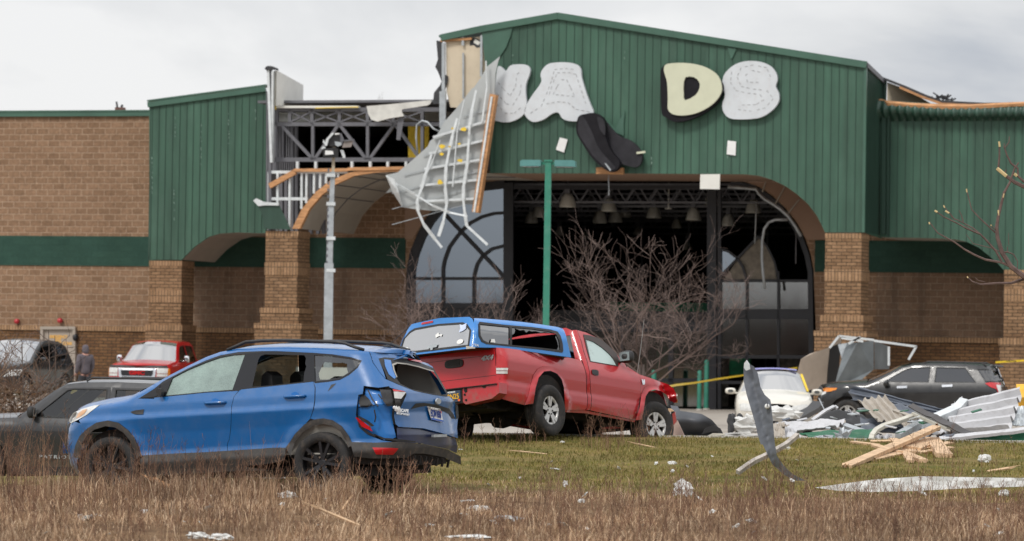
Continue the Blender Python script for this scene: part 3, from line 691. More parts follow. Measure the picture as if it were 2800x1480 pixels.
# rear door with yellow lettering, lamp beside it
dr = slab('door', [BL([(119, 1100), (119, 902), (201, 902), (201, 1100)], .08)], -.08, .05, m_door, store)
mb = MB(); mb.beam(BP(116, 1100, .1), BP(116, 898, .1), .14, .1); mb.beam(BP(204, 1100, .1), BP(204, 898, .1), .14, .1); mb.beam(BP(112, 897, .1), BP(208, 897, .1), .16, .1); mb.build('frame', m_door, dr)
def text(name, s, size, mat, parent, M4, ext=.004, sx=1.0, font_shear=0.0, bold=0.0, spacing=1.0):
    c = bpy.data.curves.new(name, 'FONT'); c.body = s; c.size = size; c.extrude = ext; c.align_x = 'CENTER'; c.align_y = 'CENTER'; c.offset = bold; c.space_line = .9; c.space_character = spacing; c.shear = font_shear
    o = bpy.data.objects.new(name, c); COL.objects.link(o); bpy.context.view_layer.update()
    me = bpy.data.meshes.new_from_object(o.evaluated_get(bpy.context.evaluated_depsgraph_get())); bpy.data.objects.remove(o)
    o = link(name, me, parent, mat); me.materials.clear(); me.materials.append(mat)
    me.transform(Matrix.Diagonal((sx, 1, 1, 1))); o.matrix_local = M4; return o
STAND = Matrix.Rotation(R(90), 4, 'X')
for s_, x, y, wd in (('EMERGENCY', 160, 921.5, .30), ('EXIT', 159, 930, .28), ('KEEP DOOR CLEAR', 160, 939.5, .27), ('24H', 160, 947, .2)):
    if s_ in ('24H',): s_ = 'ONLY'
    p = BP(x, y, .085); text('lettering', s_, .14, m_ytext, dr, Matrix.Translation(p) @ STAND, bold=.006, sx=.8)
for x, y in ((46, 879), (164, 877)):
    b_ = broot('alarm_bell', 'round red alarm bell on the brick wall, %s' % ('left of the beige door' if x < 100 else 'right above the beige door'), 'alarm bell', 'red alarm bells on the wall')
    mb = MB(); c = BP(x, y, .12); mb.lathe([(0, -.09), (.05, -.085), (.08, -.05), (.085, 0), (.085, .04), (0, .04)], c, 'y', 18); mb.build('bell_dome', m_red, b_, True)
    mb = MB(); mb.box(c.x - .05, c.x + .05, c.y + .04, c.y + .12, c.z - .05, c.z + .05); mb.build('bracket', m_black, b_)
b_ = broot('wall_lamp', 'small dark wall lamp at the upper right corner of the beige door', 'lamp'); c = BP(206, 924, .12)
mb = MB(); mb.lathe([(0, -.12), (.06, -.1), (.09, -.03), (.09, .08), (.04, .12), (0, .12)], c, 'z', 14); mb.build('lamp_housing', m_black, b_, True)
mb = MB(); mb.box(c.x - .03, c.x + .03, c.y, c.y + .12, c.z - .02, c.z + .04); mb.build('bracket', m_black, b_)
# small vent on the left roof
b_ = broot('roof_vent', 'small rusty vent poking above the left roof edge', 'vent'); c = BP(324, 300, -1.0)
mb = MB(); mb.box(c.x - .13, c.x + .13, 1.0, 1.3, ztop - .04, c.z + .08); mb.build('housing', M('rusty', (.12, .06, .05), rough=.8, var=.4), b_)
mb = MB(); mb.beam((c.x - .08, 1.1, c.z + .05), (c.x - .12, 1.1, c.z + .27), .05); mb.beam((c.x + .06, 1.1, c.z + .05), (c.x + .09, 1.1, c.z + .17), .06); mb.build('pipe', m_flash, b_)

# ------------------------------------------------------------------ vehicles
def paint(name, col, dirt=.12, rough=.28, fleck=(.2, .18, .15), mud=1.0):
    m, t, b = pbsdf(name); f = noise_n(t, 5, 6, .7); f2 = noise_n(t, 60, 3, .7)
    c = mixc(t, ramp(t, f, [(.45, (0, 0, 0)), (.8, (dirt,) * 3)]), col, fleck); c = mixc(t, ramp(t, f2, [(.66, (0, 0, 0)), (.76, (dirt * 1.4,) * 3)]), c, (.4, .36, .3))
    sz = N(t, 'ShaderNodeSeparateXYZ'); lk(t, N(t, 'ShaderNodeTexCoord').outputs['Object'], sz.inputs[0]); f3 = noise_n(t, 11, 6, .75)
    mz = N(t, 'ShaderNodeMath', operation='MULTIPLY_ADD'); lk(t, f3, mz.inputs[0]); mz.inputs[1].default_value = -.75; lk(t, sz.outputs['Z'], mz.inputs[2])
    c = mixc(t, ramp(t, mz.outputs[0], [(-.0, (.42 * mud,) * 3), (.16, (0, 0, 0))]), c, (.16, .125, .095))
    lk(t, c, b.inputs['Base Color']); b.inputs['Roughness'].default_value = rough; b.inputs['Metallic'].default_value = .0
    b.inputs['Coat Weight'].default_value = .7; b.inputs['Coat Roughness'].default_value = .06
    lk(t, ramp(t, f, [(.4, (rough,) * 3), (.8, (rough + .25,) * 3)]), b.inputs['Roughness']); return m
m_blue = paint('blue_paint', (.002, .108, .335), .12)
m_bluein = paint('blue_inner_panel', (.015, .17, .52), .05, .45, mud=0.0)
m_red1 = paint('red_paint', (.47, .005, .012), .10, .3)
m_red2 = paint('red_truck_paint', (.52, .006, .01), .06)
m_cap = paint('cap_blue_paint', (.012, .2, .58), .05, .35, (.4, .45, .5), mud=0.0)
m_blk = paint('black_car_paint', (.005, .005, .006), .05)
m_gry = paint('dark_grey_paint', (.02, .02, .022), .08)
m_crm = paint('cream_paint', (.68, .65, .58), .12, .4)
m_plas = M('black_plastic', (.022, .022, .024), rough=.6, var=.25, scale=5, dirt=(.09, .075, .06), dirt_amt=.4)
m_plas2 = M('dirty_plastic', (.045, .042, .04), rough=.7, var=.3, scale=4, dirt=(.13, .1, .075), dirt_amt=.6)
m_gloss = M('gloss_black', (.012, .012, .014), rough=.12, var=.1)
m_tyre = M('tyre_rubber', (.024, .023, .023), rough=.85, var=.3, scale=6, bmp=.2, bscale=60, dirt=(.11, .085, .065), dirt_amt=.5)
m_alloy = M('alloy', (.55, .54, .52), rough=.35, metal=.6, var=.12, scale=6)
m_brim = M('black_rim', (.05, .05, .055), rough=.3, metal=.5, var=.1)
m_chrome = M('chrome', (.75, .76, .78), rough=.12, metal=1.0, var=.05)
m_mirr = M('mirror_face', (.3, .32, .33), rough=.2, metal=.6, var=.1)
m_lens_r = M('red_lens', (.5, .01, .015), rough=.15, var=.2, coat=.6)
m_lens_w = M('clear_lens', (.62, .62, .6), rough=.12, var=.18, scale=18, coat=.7)
m_lens_a = M('amber_lens', (.8, .26, .03), rough=.2, var=.1, coat=.5)
m_int = M('grey_trim', (.40, .38, .34), rough=.8, var=.1)
m_intd = M('dark_trim', (.015, .015, .016), rough=.6, var=.2)
m_under = M('underbody', (.012, .010, .009), rough=.9, var=.5, dirt=(.07, .04, .025), dirt_amt=.5)
g_clear = glassmat('car_glass', (.55, .6, .58), minr=.04)
g_tint = glassmat('tinted_glass', (.05, .052, .055), minr=.10, refl=.9)
g_wind = glassmat('windscreen_glass', (.16, .18, .18), minr=.38, refl=1.0)
g_crack = glassmat('shattered_glass', (.5, .58, .56), frost=.85, frostcol=(.30, .41, .375), minr=.08)
g_crack2 = glassmat('shattered_pale_glass', (.5, .58, .56), frost=1.5, frostcol=(.5, .62, .6), minr=.08)
m_white2 = M('white_foam', (.8, .8, .79), rough=.85, var=.06, scale=4, bmp=.3, bscale=12)

class Car:
    """local axes: x forward (0 at the rear axle), y to the left, z up (0 at ground)"""
    def __init__(s, name, label, cat, px, py, Y, hubz, yaw, pitch=0, roll=0, hub_y=.78, hub_x=0.0, group=None, ref=None):
        s.M3 = Matrix.Rotation(yaw, 3, 'Z') @ Matrix.Rotation(pitch, 3, 'Y') @ Matrix.Rotation(roll, 3, 'X')
        hub = P(px, py, Y); s.o = hub - s.M3 @ Vector(ref or (hub_x, hub_y, hubz)); s.Mi = s.M3.transposed(); s.hubz = hubz
        s.root = empty(name, s.o, 0, label, cat, group); s.root.rotation_euler = s.M3.to_euler()
        s.C = s.Mi @ (CAM - s.o)
    def dir(s, px, py): return s.Mi @ ray(px, py)
    def part(s, name, V, Fc, mat, parent=None, smooth=True): return mesh(name, V, Fc, mat, parent or s.root, smooth)
class Surf:
    """closed body: half width W(x, z); ends bounded by xr(z), xf(z) with rounded plan corners; top fillet from ztop(x)"""
    def __init__(s, car, W, xr, xf, ar=.3, af=.5, nr=2.4, mr=5.0, nf=2.2, mf=3.0, ztop=None, fil=.07):
        s.c = car; s.W = W; s.xr = xr; s.xf = xf; s.ar, s.af, s.nr, s.mr, s.nf, s.mf = ar, af, nr, mr, nf, mf; s.ztop = ztop; s.fil = fil
    def hw(s, x, z):
        w_ = s.W(x, z); a, b = s.xr(z), s.xf(z)
        tr = np.clip((a + s.ar - x) / s.ar, 0, None); tf = np.clip((x - (b - s.af)) / s.af, 0, None)
        k = np.where(tr < 1, np.clip(1 - np.minimum(tr, 1) ** s.nr, 0, 1) ** (1 / s.mr), 0.0); k2 = np.where(tf < 1, np.clip(1 - np.minimum(tf, 1) ** s.nf, 0, 1) ** (1 / s.mf), 0.0)
        h = w_ * k * k2
        if s.ztop is not None:
            d = np.clip(s.ztop(x) - z, 0, s.fil); h = h - (s.fil - np.sqrt(np.maximum(s.fil ** 2 - (s.fil - d) ** 2, 0)))
        return h
    def hit(s, px, py, off=0.0):
        px = np.atleast_1d(np.asarray(px, float)); py = np.atleast_1d(np.asarray(py, float))
        d = np.array([tuple(s.c.dir(a, b)) for a, b in zip(px, py)]); C = np.array(s.c.C)
        t0 = np.linalg.norm(C) - 5; T = np.linspace(t0, t0 + 10, 900); n = len(px)
        fnd = np.zeros(n, bool); tb = np.zeros(n); best = np.full(n, 1e9); bt = np.zeros(n); lo = np.full(n, t0); hi = np.full(n, t0)
        Pm = C[None, None, :] + d[:, None, :] * T[None, :, None]
        g = np.abs(Pm[..., 1]) - s.hw(Pm[..., 0], Pm[..., 2])
        x = Pm[..., 0]; z = Pm[..., 2]
        ex = np.maximum(np.maximum(s.xr(z) - x, x - s.xf(z)), 0); g = np.where(ex > 0, np.maximum(g, 0) + ex, g)
        inn = g < 0; anyi = inn.any(1); idx = inn.argmax(1); ib = g.argmin(1)
        for k in range(n):
            if anyi[k] and idx[k] > 0: lo[k], hi[k] = T[idx[k] - 1], T[idx[k]]
            else: lo[k] = hi[k] = T[ib[k]]
        for _ in range(14):
            m = (lo + hi) / 2; p = C + d * m[:, None]; gg = np.abs(p[:, 1]) - s.hw(p[:, 0], p[:, 2])
            ex = np.maximum(np.maximum(s.xr(p[:, 2]) - p[:, 0], p[:, 0] - s.xf(p[:, 2])), 0); gi = (gg < 0) & (ex <= 0)
            hi = np.where(gi, m, hi); lo = np.where(gi, lo, m)
        p = C + d * hi[:, None]
        if off:
            e_ = 1e-3
            gx = (s.hw(p[:, 0] + e_, p[:, 2]) - s.hw(p[:, 0] - e_, p[:, 2])) / (2 * e_); gz = (s.hw(p[:, 0], p[:, 2] + e_) - s.hw(p[:, 0], p[:, 2] - e_)) / (2 * e_)
            nrm = np.stack([-np.clip(gx, -20, 20), np.sign(p[:, 1]), -np.clip(gz, -3, 3)], 1); nrm /= np.linalg.norm(nrm, axis=1)[:, None]; p = p + nrm * off
        return p
    def panel(s, name, px, mat, off=0.0, holes=(), step=5.0, mirror=False, parent=None, label=None, smooth=True):
        vv, ff, L = tri2d([px] + list(holes), step); p = s.hit([a for a, b in vv], [b for a, b in vv], off)
        ff = [f[::-1] for f in ff]; o = s.c.part(name, p, ff, mat, parent, smooth)
        if label: o['label'] = label
        if mirror: q_ = p * np.array([1, -1, 1]); s.c.part(name, q_, [f[::-1] for f in ff], mat, parent, smooth)
        return o
    def side_panel(s, name, loops, mat, off=0.0, step=.06, sides=(1, -1), parent=None, smooth=True):   # loops in local (x, z)
        vv, ff, L = tri2d(loops, step); x = np.array([a for a, b in vv]); z = np.array([b for a, b in vv]); h = s.hw(x, z) + off; r_ = []
        for sd in sides: r_.append(s.c.part(name, np.stack([x, h * sd, z], 1), [f[::-1] if sd > 0 else f for f in ff], mat, parent, smooth))
        return r_
    def endx(s, y, z, front=True):
        if front: k = np.clip(1 - (np.clip(np.abs(y) / s.W(s.xf(z), z), 0, 1)) ** s.mf, 0, 1) ** (1 / s.nf); return s.xf(z) - s.af * (1 - k)
        k = np.clip(1 - (np.clip(np.abs(y) / s.W(s.xr(z), z), 0, 1)) ** s.mr, 0, 1) ** (1 / s.nr); return s.xr(z) + s.ar * (1 - k)
    def end_panel(s, name, loops, mat, off=0.0, step=.06, front=True, parent=None, smooth=True):       # loops in local (y, z)
        vv, ff, L = tri2d(loops, step); y = np.array([a for a, b in vv]); z = np.array([b for a, b in vv])
        x = s.endx(y, z, front) + (off if front else -off)
        return s.c.part(name, np.stack([x, y, z], 1), ff, mat, parent, smooth)
    def local(s, px, off=0.0): p = s.hit([a for a, b in px], [b for a, b in px], off); return [(a[0], a[2]) for a in p]
def interp(pts):
    pts = sorted(pts); X = np.array([p[0] for p in pts]); Z = np.array([p[1] for p in pts]); return lambda x: np.interp(x, X, Z)
def sweep(car, S, name, prof, mat, crown=.05, bow=0.0, ny=12, inset=0.0, parent=None, yfac=1.0, end=1.0, closed=False, off=0.0):
    """surface across the car along a list of (x, z) edge points"""
    V = []; P_ = []
    for i in range(len(prof) - 1):
        a, b = prof[i], prof[i + 1]; n = max(1, int(math.hypot(b[0] - a[0], b[1] - a[1]) / .06))
        P_ += [(lerp(a[0], b[0], k / n), lerp(a[1], b[1], k / n)) for k in range(n)]
    P_.append(prof[-1])
    for x, z in P_:
        h = float(S.hw(np.array([x]), np.array([z - 1e-4]))[0]) * yfac - inset
        for k in range(ny + 1):
            v = -1 + 2 * k / ny; q_ = 1 - abs(v) ** 2.2; V.append((x + bow * q_, h * v, z + crown * q_ + off))
    n = ny + 1; Fc = [(i * n + k, i * n + k + 1, (i + 1) * n + k + 1, (i + 1) * n + k) for i in range(len(P_) - 1) for k in range(ny)]
    return car.part(name, V, Fc, mat, parent)
def wheel(car, x, y, r, w_, rim_r, style='five', mat=None, steer=0.0, flat=0.0):
    """tyre and rim as parts of a wheel; y sign gives the outer side"""
    sd = 1 if y > 0 else -1; wp_ = empty('wheel', (x, y, car.hubz)); wp_.parent = car.root; wp_.rotation_euler = (0, 0, steer)
    h = w_ / 2; mb = MB()
    prof = [(rim_r * .93, -h * .75), (rim_r * 1.03, -h * .96), (r * .84, -h), (r * .95, -h * .93), (r * .99, -h * .78), (r, -h * .5)]
    for k in range(1, 8):
        a = -h * .5 + k * h / 8; prof += [(r if k % 2 == 0 else r - .008, a - .001), (r - .008 if k % 2 == 0 else r, a)]
    prof += [(r, h * .5), (r * .99, h * .78), (r * .95, h * .93), (r * .84, h), (rim_r * 1.03, h * .96), (rim_r * .93, h * .75)]
    mb.lathe(prof, (0, 0, 0), 'y', 40); ty = mb.build('tyre', m_tyre, wp_, True)
    o = h * .82 * sd; mb = MB()
    lip = [(rim_r * .9, -o * .9), (rim_r * .92, o * .6), (rim_r * .95, o * .95), (rim_r * 1.02, o * 1.04), (rim_r * 1.03, o * .98)]
    mb.lathe(lip, (0, 0, 0), 'y', 36)
    mat = mat or m_alloy
    if style == 'five':            # five paired chunky spokes
        for k in range(5):
            a = 2 * math.pi * k / 5 + .3
            for da in (-.17, .17):
                c, s_ = math.cos(a + da), math.sin(a + da); c2, s2 = math.cos(a + da * .9), math.sin(a + da * .9)
                mb.beam((c2 * rim_r * .2, o * .75, s2 * rim_r * .2), (c * rim_r * .94, o * .9, s_ * rim_r * .94), rim_r * .21, abs(o) * .2, up=(0, 1, 0))
        mb.lathe([(rim_r * .80, o * .72), (rim_r * .84, o * .9), (rim_r * .97, o * .95)], (0, 0, 0), 'y', 36)
        mb.lathe([(0, o * .86), (rim_r * .24, o * .86), (rim_r * .3, o * .78), (rim_r * .3, o * .5)], (0, 0, 0), 'y', 20)
    elif style == 'ten':
        for k in range(5):
            a = 2 * math.pi * k / 5 + .5
            for da in (-.24, .24):
                c, s_ = math.cos(a + da), math.sin(a + da); c2, s2 = math.cos(a + da * .35), math.sin(a + da * .35)
                mb.beam((c2 * rim_r * .16, o * .7, s2 * rim_r * .16), (c * rim_r * .95, o * .92, s_ * rim_r * .95), rim_r * .12, abs(o) * .25, up=(0, 1, 0))
        mb.lathe([(0, o * .86), (rim_r * .14, o * .86), (rim_r * .2, o * .7), (rim_r * .2, o * .4)], (0, 0, 0), 'y', 20)
    else:
        for k in range(6):
            a = 2 * math.pi * k / 6; c, s_ = math.cos(a), math.sin(a); mb.beam((0, o * .75, 0), (c * rim_r * .94, o * .9, s_ * rim_r * .94), rim_r * .2, abs(o) * .2, up=(0, 1, 0))
        mb.lathe([(0, o * .86), (rim_r * .24, o * .86), (rim_r * .3, o * .6)], (0, 0, 0), 'y', 16)
    rm = mb.build('rim', mat, wp_)
    mb = MB(); mb.lathe([(0, o * .15), (rim_r * .9, o * .15)], (0, 0, 0), 'y', 24); mb.lathe([(0, -h * .9 * sd), (rim_r * .92, -h * .9 * sd)], (0, 0, 0), 'y', 24); mb.build('brake_disc', m_under, wp_)
    mb = MB(); n = 6 if style == 'five' else 5
    for k in range(n): a = 2 * math.pi * k / n; mb.lathe([(0, o * .95), (.011, o * .95), (.011, o * .7)], (math.cos(a) * rim_r * .27, 0, math.sin(a) * rim_r * .27), 'y', 8)
    mb.build('wheel_nuts', m_under if style == 'five' else m_chrome, wp_)
    return wp_
def arch(cx, cz, r, a0, a1, n=14, sq=1.0): return [(cx + r * math.cos(lerp(a0, a1, k / n)), cz + r * sq * math.sin(lerp(a0, a1, k / n))) for k in range(n + 1)]
def well(car, cx, r, y0, y1, zc, mat=None):   # dark wheel housing
    for s in (1, -1):
        V = []; n = 12
        for k in range(n + 1):
            a = math.pi * k / n; V += [(cx + r * math.cos(a), s * y0, zc + r * math.sin(a)), (cx + r * math.cos(a), s * y1, zc + r * math.sin(a))]
        Fc = [(2 * k, 2 * k + 1, 2 * k + 3, 2 * k + 2) for k in range(n)]; Fc.append(tuple(2 * k + 1 for k in range(n + 1)))
        car.part('wheel_housing', V, Fc, mat or m_under, smooth=False)
def seat(car, x, y, z, mat, head=True, h=.62):
    mb = MB(); mb.slab([[(x - .16, z + h), (x + .02, z + h), (x + .1, z + .05), (x + .5, z + .08), (x + .52, z - .1), (x - .05, z - .1)]], y - .24, y + .24)
    o = mb.build('seat', mat, car.root)
    if head:
        V, Fc = slab_data([[(x - .21, z + h + .02), (x - .2, z + h + .18), (x - .13, z + h + .23), (x - .07, z + h + .18), (x - .05, z + h + .02)]], y - .13, y + .13)
        mesh('headrest', V, Fc, mat, o)
def mirror_part(car, x, y, z, mat, w_=.2, h=.14, d_=.12):
    for s in (1, -1):
        mb = MB(); V = []
        for i in range(9):
            t_ = i / 8; rr_ = math.sin(math.pi * min(.999, max(.02, t_ * .93 + .07))) ** .45
            for k in range(14):
                a = 2 * math.pi * k / 14; V.append((x + d_ * (.5 - t_) , s * (y + w_ / 2) + math.copysign(abs(math.cos(a)) ** .7, math.cos(a)) * w_ / 2 * rr_, z + math.copysign(abs(math.sin(a)) ** .7, math.sin(a)) * h / 2 * rr_))
        mb.add(V, [(i * 14 + k, i * 14 + (k + 1) % 14, (i + 1) * 14 + (k + 1) % 14, (i + 1) * 14 + k) for i in range(8) for k in range(14)])
        mb.beam((x, s * (y - .06), z - h * .3), (x, s * (y + .06), z - h * .3), .06, .04)
        o = mb.build('wing_mirror', mat, car.root, True)
        mesh('mirror_glass', [(x - d_ * .42, s * (y + w_ / 2 + a * w_ * .36), z + b * h * .34) for a, b in ((-1, -1), (1, -1), (1, 1), (-1, 1))], [(0, 1, 2, 3)], m_mirr, o)


# ---------------- the blue SUV in the dry grass
hubY = F / 245.0
suv = Car('parked_car', 'wrecked blue SUV with smashed rear and shattered windows standing in dry grass', 'car', 877.9, 1267.2, hubY, .35, math.pi - R(23.5), R(2.4), 0.0, hub_y=.90)
def W_suv(x, z):
    zz = z + .03 * (x - 1.3)
    w_ = np.interp(zz, [.15, .3, .42, .55, .75, .93, .985, 1.08, 1.6, 1.7], [.82, .86, .91, .875, .895, .935, .90, .885, .665, .6])
    for cx in (0, 2.69): r_ = np.hypot(x - cx, z - .35); w_ = w_ + .028 * np.exp(-((r_ - .44) / .09) ** 2) * (z > .1)
    return w_
xr_s = interp([(.15, -.80), (.3, -.88), (.5, -.94), (.65, -.95), (.8, -.92), (.9, -.91), (1.02, -.93), (1.12, -.90), (1.2, -.84), (1.55, -.60), (1.62, -.64), (1.8, -.6)])
xf_s = interp([(.15, 3.35), (.4, 3.5), (.6, 3.54), (.8, 3.5), (.95, 3.42), (1.05, 3.4), (2, 3.4)])
S0 = Surf(suv, W_suv, xr_s, xf_s, ar=.34, af=.75)
top_px = q1([(215, 925), (240, 845), (330, 795), (500, 752), (700, 720), (830, 690), (930, 632), (1030, 580), (1150, 510), (1290, 430), (1500, 322), (1700, 226), (1850, 172), (2050, 134), (2300, 116), (2564, 112)]) + q2([(600, 116), (1000, 132), (1200, 146), (1400, 168)])
tl = S0.local(top_px); tl = [(x, z) for x, z in tl]
tl2 = tl + [(tl[-1][0] - .22, tl[-1][1] - .035), (-.64, tl[-1][1] - .10), (-.9, tl[-1][1] - .13)]
zt_f = interp(tl2)
S1 = Surf(suv, W_suv, xr_s, xf_s, ar=.34, af=.75, ztop=zt_f, fil=.06)
L1 = q1([(1128, 684), (1075, 760), (1045, 830), (1030, 950), (1024, 1200)]) + q3([(1022, 583)])
L2 = q1([(2050, 598), (2000, 660), (1975, 760), (1965, 1000), (1950, 1120), (1928, 1180)]) + q3([(1928, 545)])
L3 = q2([(790, 497), (808, 560), (805, 700), (790, 800), (757, 902)])
archr = q4([(1225, 470), (1180, 370), (1100, 262), (1000, 197), (900, 177), (800, 190), (757, 205), (700, 240), (590, 350), (520, 460), (490, 500)])
archr_in = q4([(1178, 500), (1150, 420), (1090, 322), (1000, 257), (900, 237), (800, 255), (680, 322), (600, 420), (560, 520), (545, 600)])
archf = q3([(985, 585), (960, 490), (920, 400), (850, 310), (740, 225), (620, 200), (500, 225), (400, 290), (320, 370), (270, 480), (252, 600)])
archf_in = q3([(945, 620), (910, 520), (870, 420), (800, 335), (700, 275), (600, 262), (480, 300), (400, 362), (345, 450), (315, 620)])
dlo_top = q1([(955, 683), (1130, 573), (1225, 495), (1335, 435), (1500, 350), (1700, 262), (1850, 208), (2050, 172), (2300, 162)]) + q2([(400, 162), (780, 180), (1000, 197), (1200, 228), (1320, 265)])
dlo_bot = q2([(1275, 345), (1180, 425), (1080, 478), (950, 500), (810, 514), (790, 497), (400, 540), (0, 582)]) + q1([(2055, 597), (1700, 617), (1300, 657), (1130, 672)])
sill = [q3([(1022, 583)])[0], q3([(1300, 565)])[0], q3([(1700, 548)])[0], q3([(2100, 522)])[0], q3([(2564, 493)])[0], q4([(250, 505)])[0], archr[-1]]
S1.panel('fender', q1([(535, 752), (455, 812), (390, 865), (302, 918), (360, 1022)]) + archf[::-1][2:][:0] + q3([(400, 290), (500, 225), (620, 200), (740, 225), (850, 310), (920, 400), (960, 490), (985, 585)]) + L1[::-1] + q1([(955, 683), (930, 636), (830, 692), (700, 722)]), m_blue, mirror=True)
S1.panel('door', L1[:1] + dlo_bot[-2:][::-1] + q1([(1700, 617)])[:0] + [q1([(1700, 617)])[0]] + L2 + [q3([(1700, 548)])[0], q3([(1300, 565)])[0]] + L1[::-1][:-1], m_blue, mirror=True)
S1.panel('door', [q1([(2060, 597)])[0]] + q2([(0, 582), (400, 540), (787, 497)]) + [(a - 1.2, b) for a, b in L3[1:]] + archr[7:] + [q4([(250, 505)])[0], q3([(2564, 493)])[0], q3([(2100, 522)])[0]] + [(a + 1.2, b) for a, b in L2[::-1][:-1]], m_blue, mirror=True)
hatchL = q2([(1400, 170), (1440, 290), (1520, 400), (1580, 468)])
quarter = q2([(790, 497), (810, 514), (950, 500), (1080, 478), (1180, 425), (1275, 345), (1320, 265), (1200, 228), (1000, 197), (780, 180), (400, 162)]) + q1([(2300, 162), (2050, 172), (1850, 208), (1700, 262), (1500, 350), (1335, 435), (1225, 495), (1130, 573), (955, 683), (932, 634)]) + top_px[7:] + hatchL[1:] + \
    q2([(1625, 545), (1500, 562), (1340, 542), (1330, 630), (1282, 640), (1262, 780), (1255, 860), (1290, 985), (1400, 1085), (1540, 1140), (1720, 1165)]) + q4([(1700, 440), (1480, 448)]) + archr[:6] + [(757 / 4.00625 + 660, 902 / 4.00625 + 920)] + [(a + 1.2, b) for a, b in L3[::-1][1:-1]]
S1.panel('body_side', quarter, m_blue)
# far side of the body, plain
fq = [p for p in S1.local(quarter[:21] + quarter[21:])]
far = S1.local(q2([(790, 497), (810, 514), (950, 500), (1080, 478), (1180, 425), (1275, 345), (1320, 265), (1200, 228), (1000, 197), (780, 180), (400, 162)]) + q1([(2300, 162), (2050, 172), (1850, 208), (1700, 262), (1500, 350), (1335, 435), (1225, 495), (1130, 573), (955, 683), (932, 634)]) + top_px[7:] + hatchL[1:]) + [(-.8, 1.0), (-.84, .6)] + S1.local(q4([(1480, 448)]) + archr[:6] + L3[::-1][:-1])
S1.side_panel('body_side', [far], m_blue, sides=(-1,))
for nm, a_, b_ in (('wheel_arch_trim', archr, archr_in), ('wheel_arch_trim', archf, archf_in)):
    S1.panel(nm, a_ + b_[::-1], m_plas2, off=.012, mirror=True)
S1.panel('sill_trim', sill + q4([(470, 640), (250, 680), (0, 700)]) + q3([(2400, 745), (1900, 760), (1400, 790), (975, 815), (980, 620)]), m_plas2, off=.004, mirror=True)
S1.side_panel('front_bumper', [[(2.69 + .475 * math.cos(t_), .35 + .475 * math.sin(t_)) for t_ in [R(-8) + R(70) * k / 10 for k in range(11)]] + [(3.0, .84), (3.2, .88), (3.36, .90), (3.44, .85), (3.5, .7), (3.52, .5), (3.46, .3), (3.2, .26)]], m_blue)
S1.panel('fog_lamp', q3([(133, 430), (165, 500), (190, 560), (140, 560), (128, 500)]), m_chrome, off=.006)
S1.panel('headlight', q1([(184, 960), (215, 885), (245, 840), (330, 798), (480, 755), (533, 752), (450, 812), (390, 862), (300, 914), (240, 942)]), m_lens_w, off=.004, mirror=True)
S1.panel('turn_lamp', q1([(275, 905), (300, 850), (350, 810), (400, 800), (370, 845), (320, 885)]), M('peach_lens', (.6, .33, .16), rough=.2, var=.2, coat=.5), off=.008, mirror=True)
# glasshouse: black frame with openings, panes
w_f = q1([(1250, 650), (1330, 455), (1420, 405), (1500, 365), (1700, 282), (1850, 230), (2000, 202), (2125, 195), (1985, 585), (1700, 607)])
w_r = q2([(120, 552), (185, 260), (210, 215), (260, 198), (690, 207), (708, 240), (700, 300), (712, 330), (690, 400), (680, 497), (300, 540)])
w_q = q2([(800, 205), (1000, 220), (1200, 246), (1300, 272), (1260, 335), (1170, 408), (1070, 458), (950, 480), (808, 492)])
w_t = q1([(975, 678), (1200, 530), (1160, 655), (1130, 665)])
S1.panel('window_frame', dlo_top + dlo_bot, m_gloss, off=.001, holes=(w_f, w_r, w_q), mirror=True)
S1.panel('window_pane', w_f, g_crack, off=-.012); S1.side_panel('window_pane', [S1.local(w_f)], g_crack, off=-.012, sides=(-1,))
S1.side_panel('window_pane', [S1.local(w_r)], g_clear, off=-.012, sides=(-1,)); S1.side_panel('window_pane', [S1.local(w_q)], g_tint, off=-.012, sides=(-1,))
S1.panel('quarter_glass', w_q, g_tint, off=-.008, holes=[q2([(845, 400), (870, 350), (890, 300), (915, 278), (960, 283), (1060, 290), (1110, 285), (1155, 300), (1155, 355), (1165, 395), (1100, 440), (1050, 455), (940, 470), (860, 470), (850, 440)])])
S1.panel('quarter_window', w_t, m_gloss, off=.006)
V, Fc = slab_data([S1.local(q1([(1195, 600), (1215, 570), (1245, 575), (1255, 610), (1240, 650), (1215, 655), (1200, 630)]))], -.93, -.86); 
suv.part('mirror_stump', [(a, -b, c) for a, b, c in V], Fc, m_plas, smooth=False)
sweep(suv, S1, 'windscreen', [p for p in tl if 1.02 < p[1]][::-1][-9:] if False else [p for p in tl[6:12]], g_crack, crown=.03, bow=.1)
sweep(suv, S1, 'hood', tl[1:7], m_blue, crown=.085, bow=.16)
sweep(suv, S1, 'roof', tl[11:] + tl2[-3:-1], m_blue, crown=.045)
sweep(suv, S1, 'headliner', [(x, z - .05) for x, z in tl[12:]], m_int, crown=.03, yfac=.98)
# grille side / nose in front of the hood
S1.end_panel('grille', [[(-.62, .75), (.62, .75), (.58, 1.0), (-.58, 1.0)]], m_black, off=.004)
S1.end_panel('front_bumper', [[(-.7, .28), (.7, .28), (.75, .6), (.75, .74), (-.75, .74), (-.75, .6)]], m_blue, off=0)
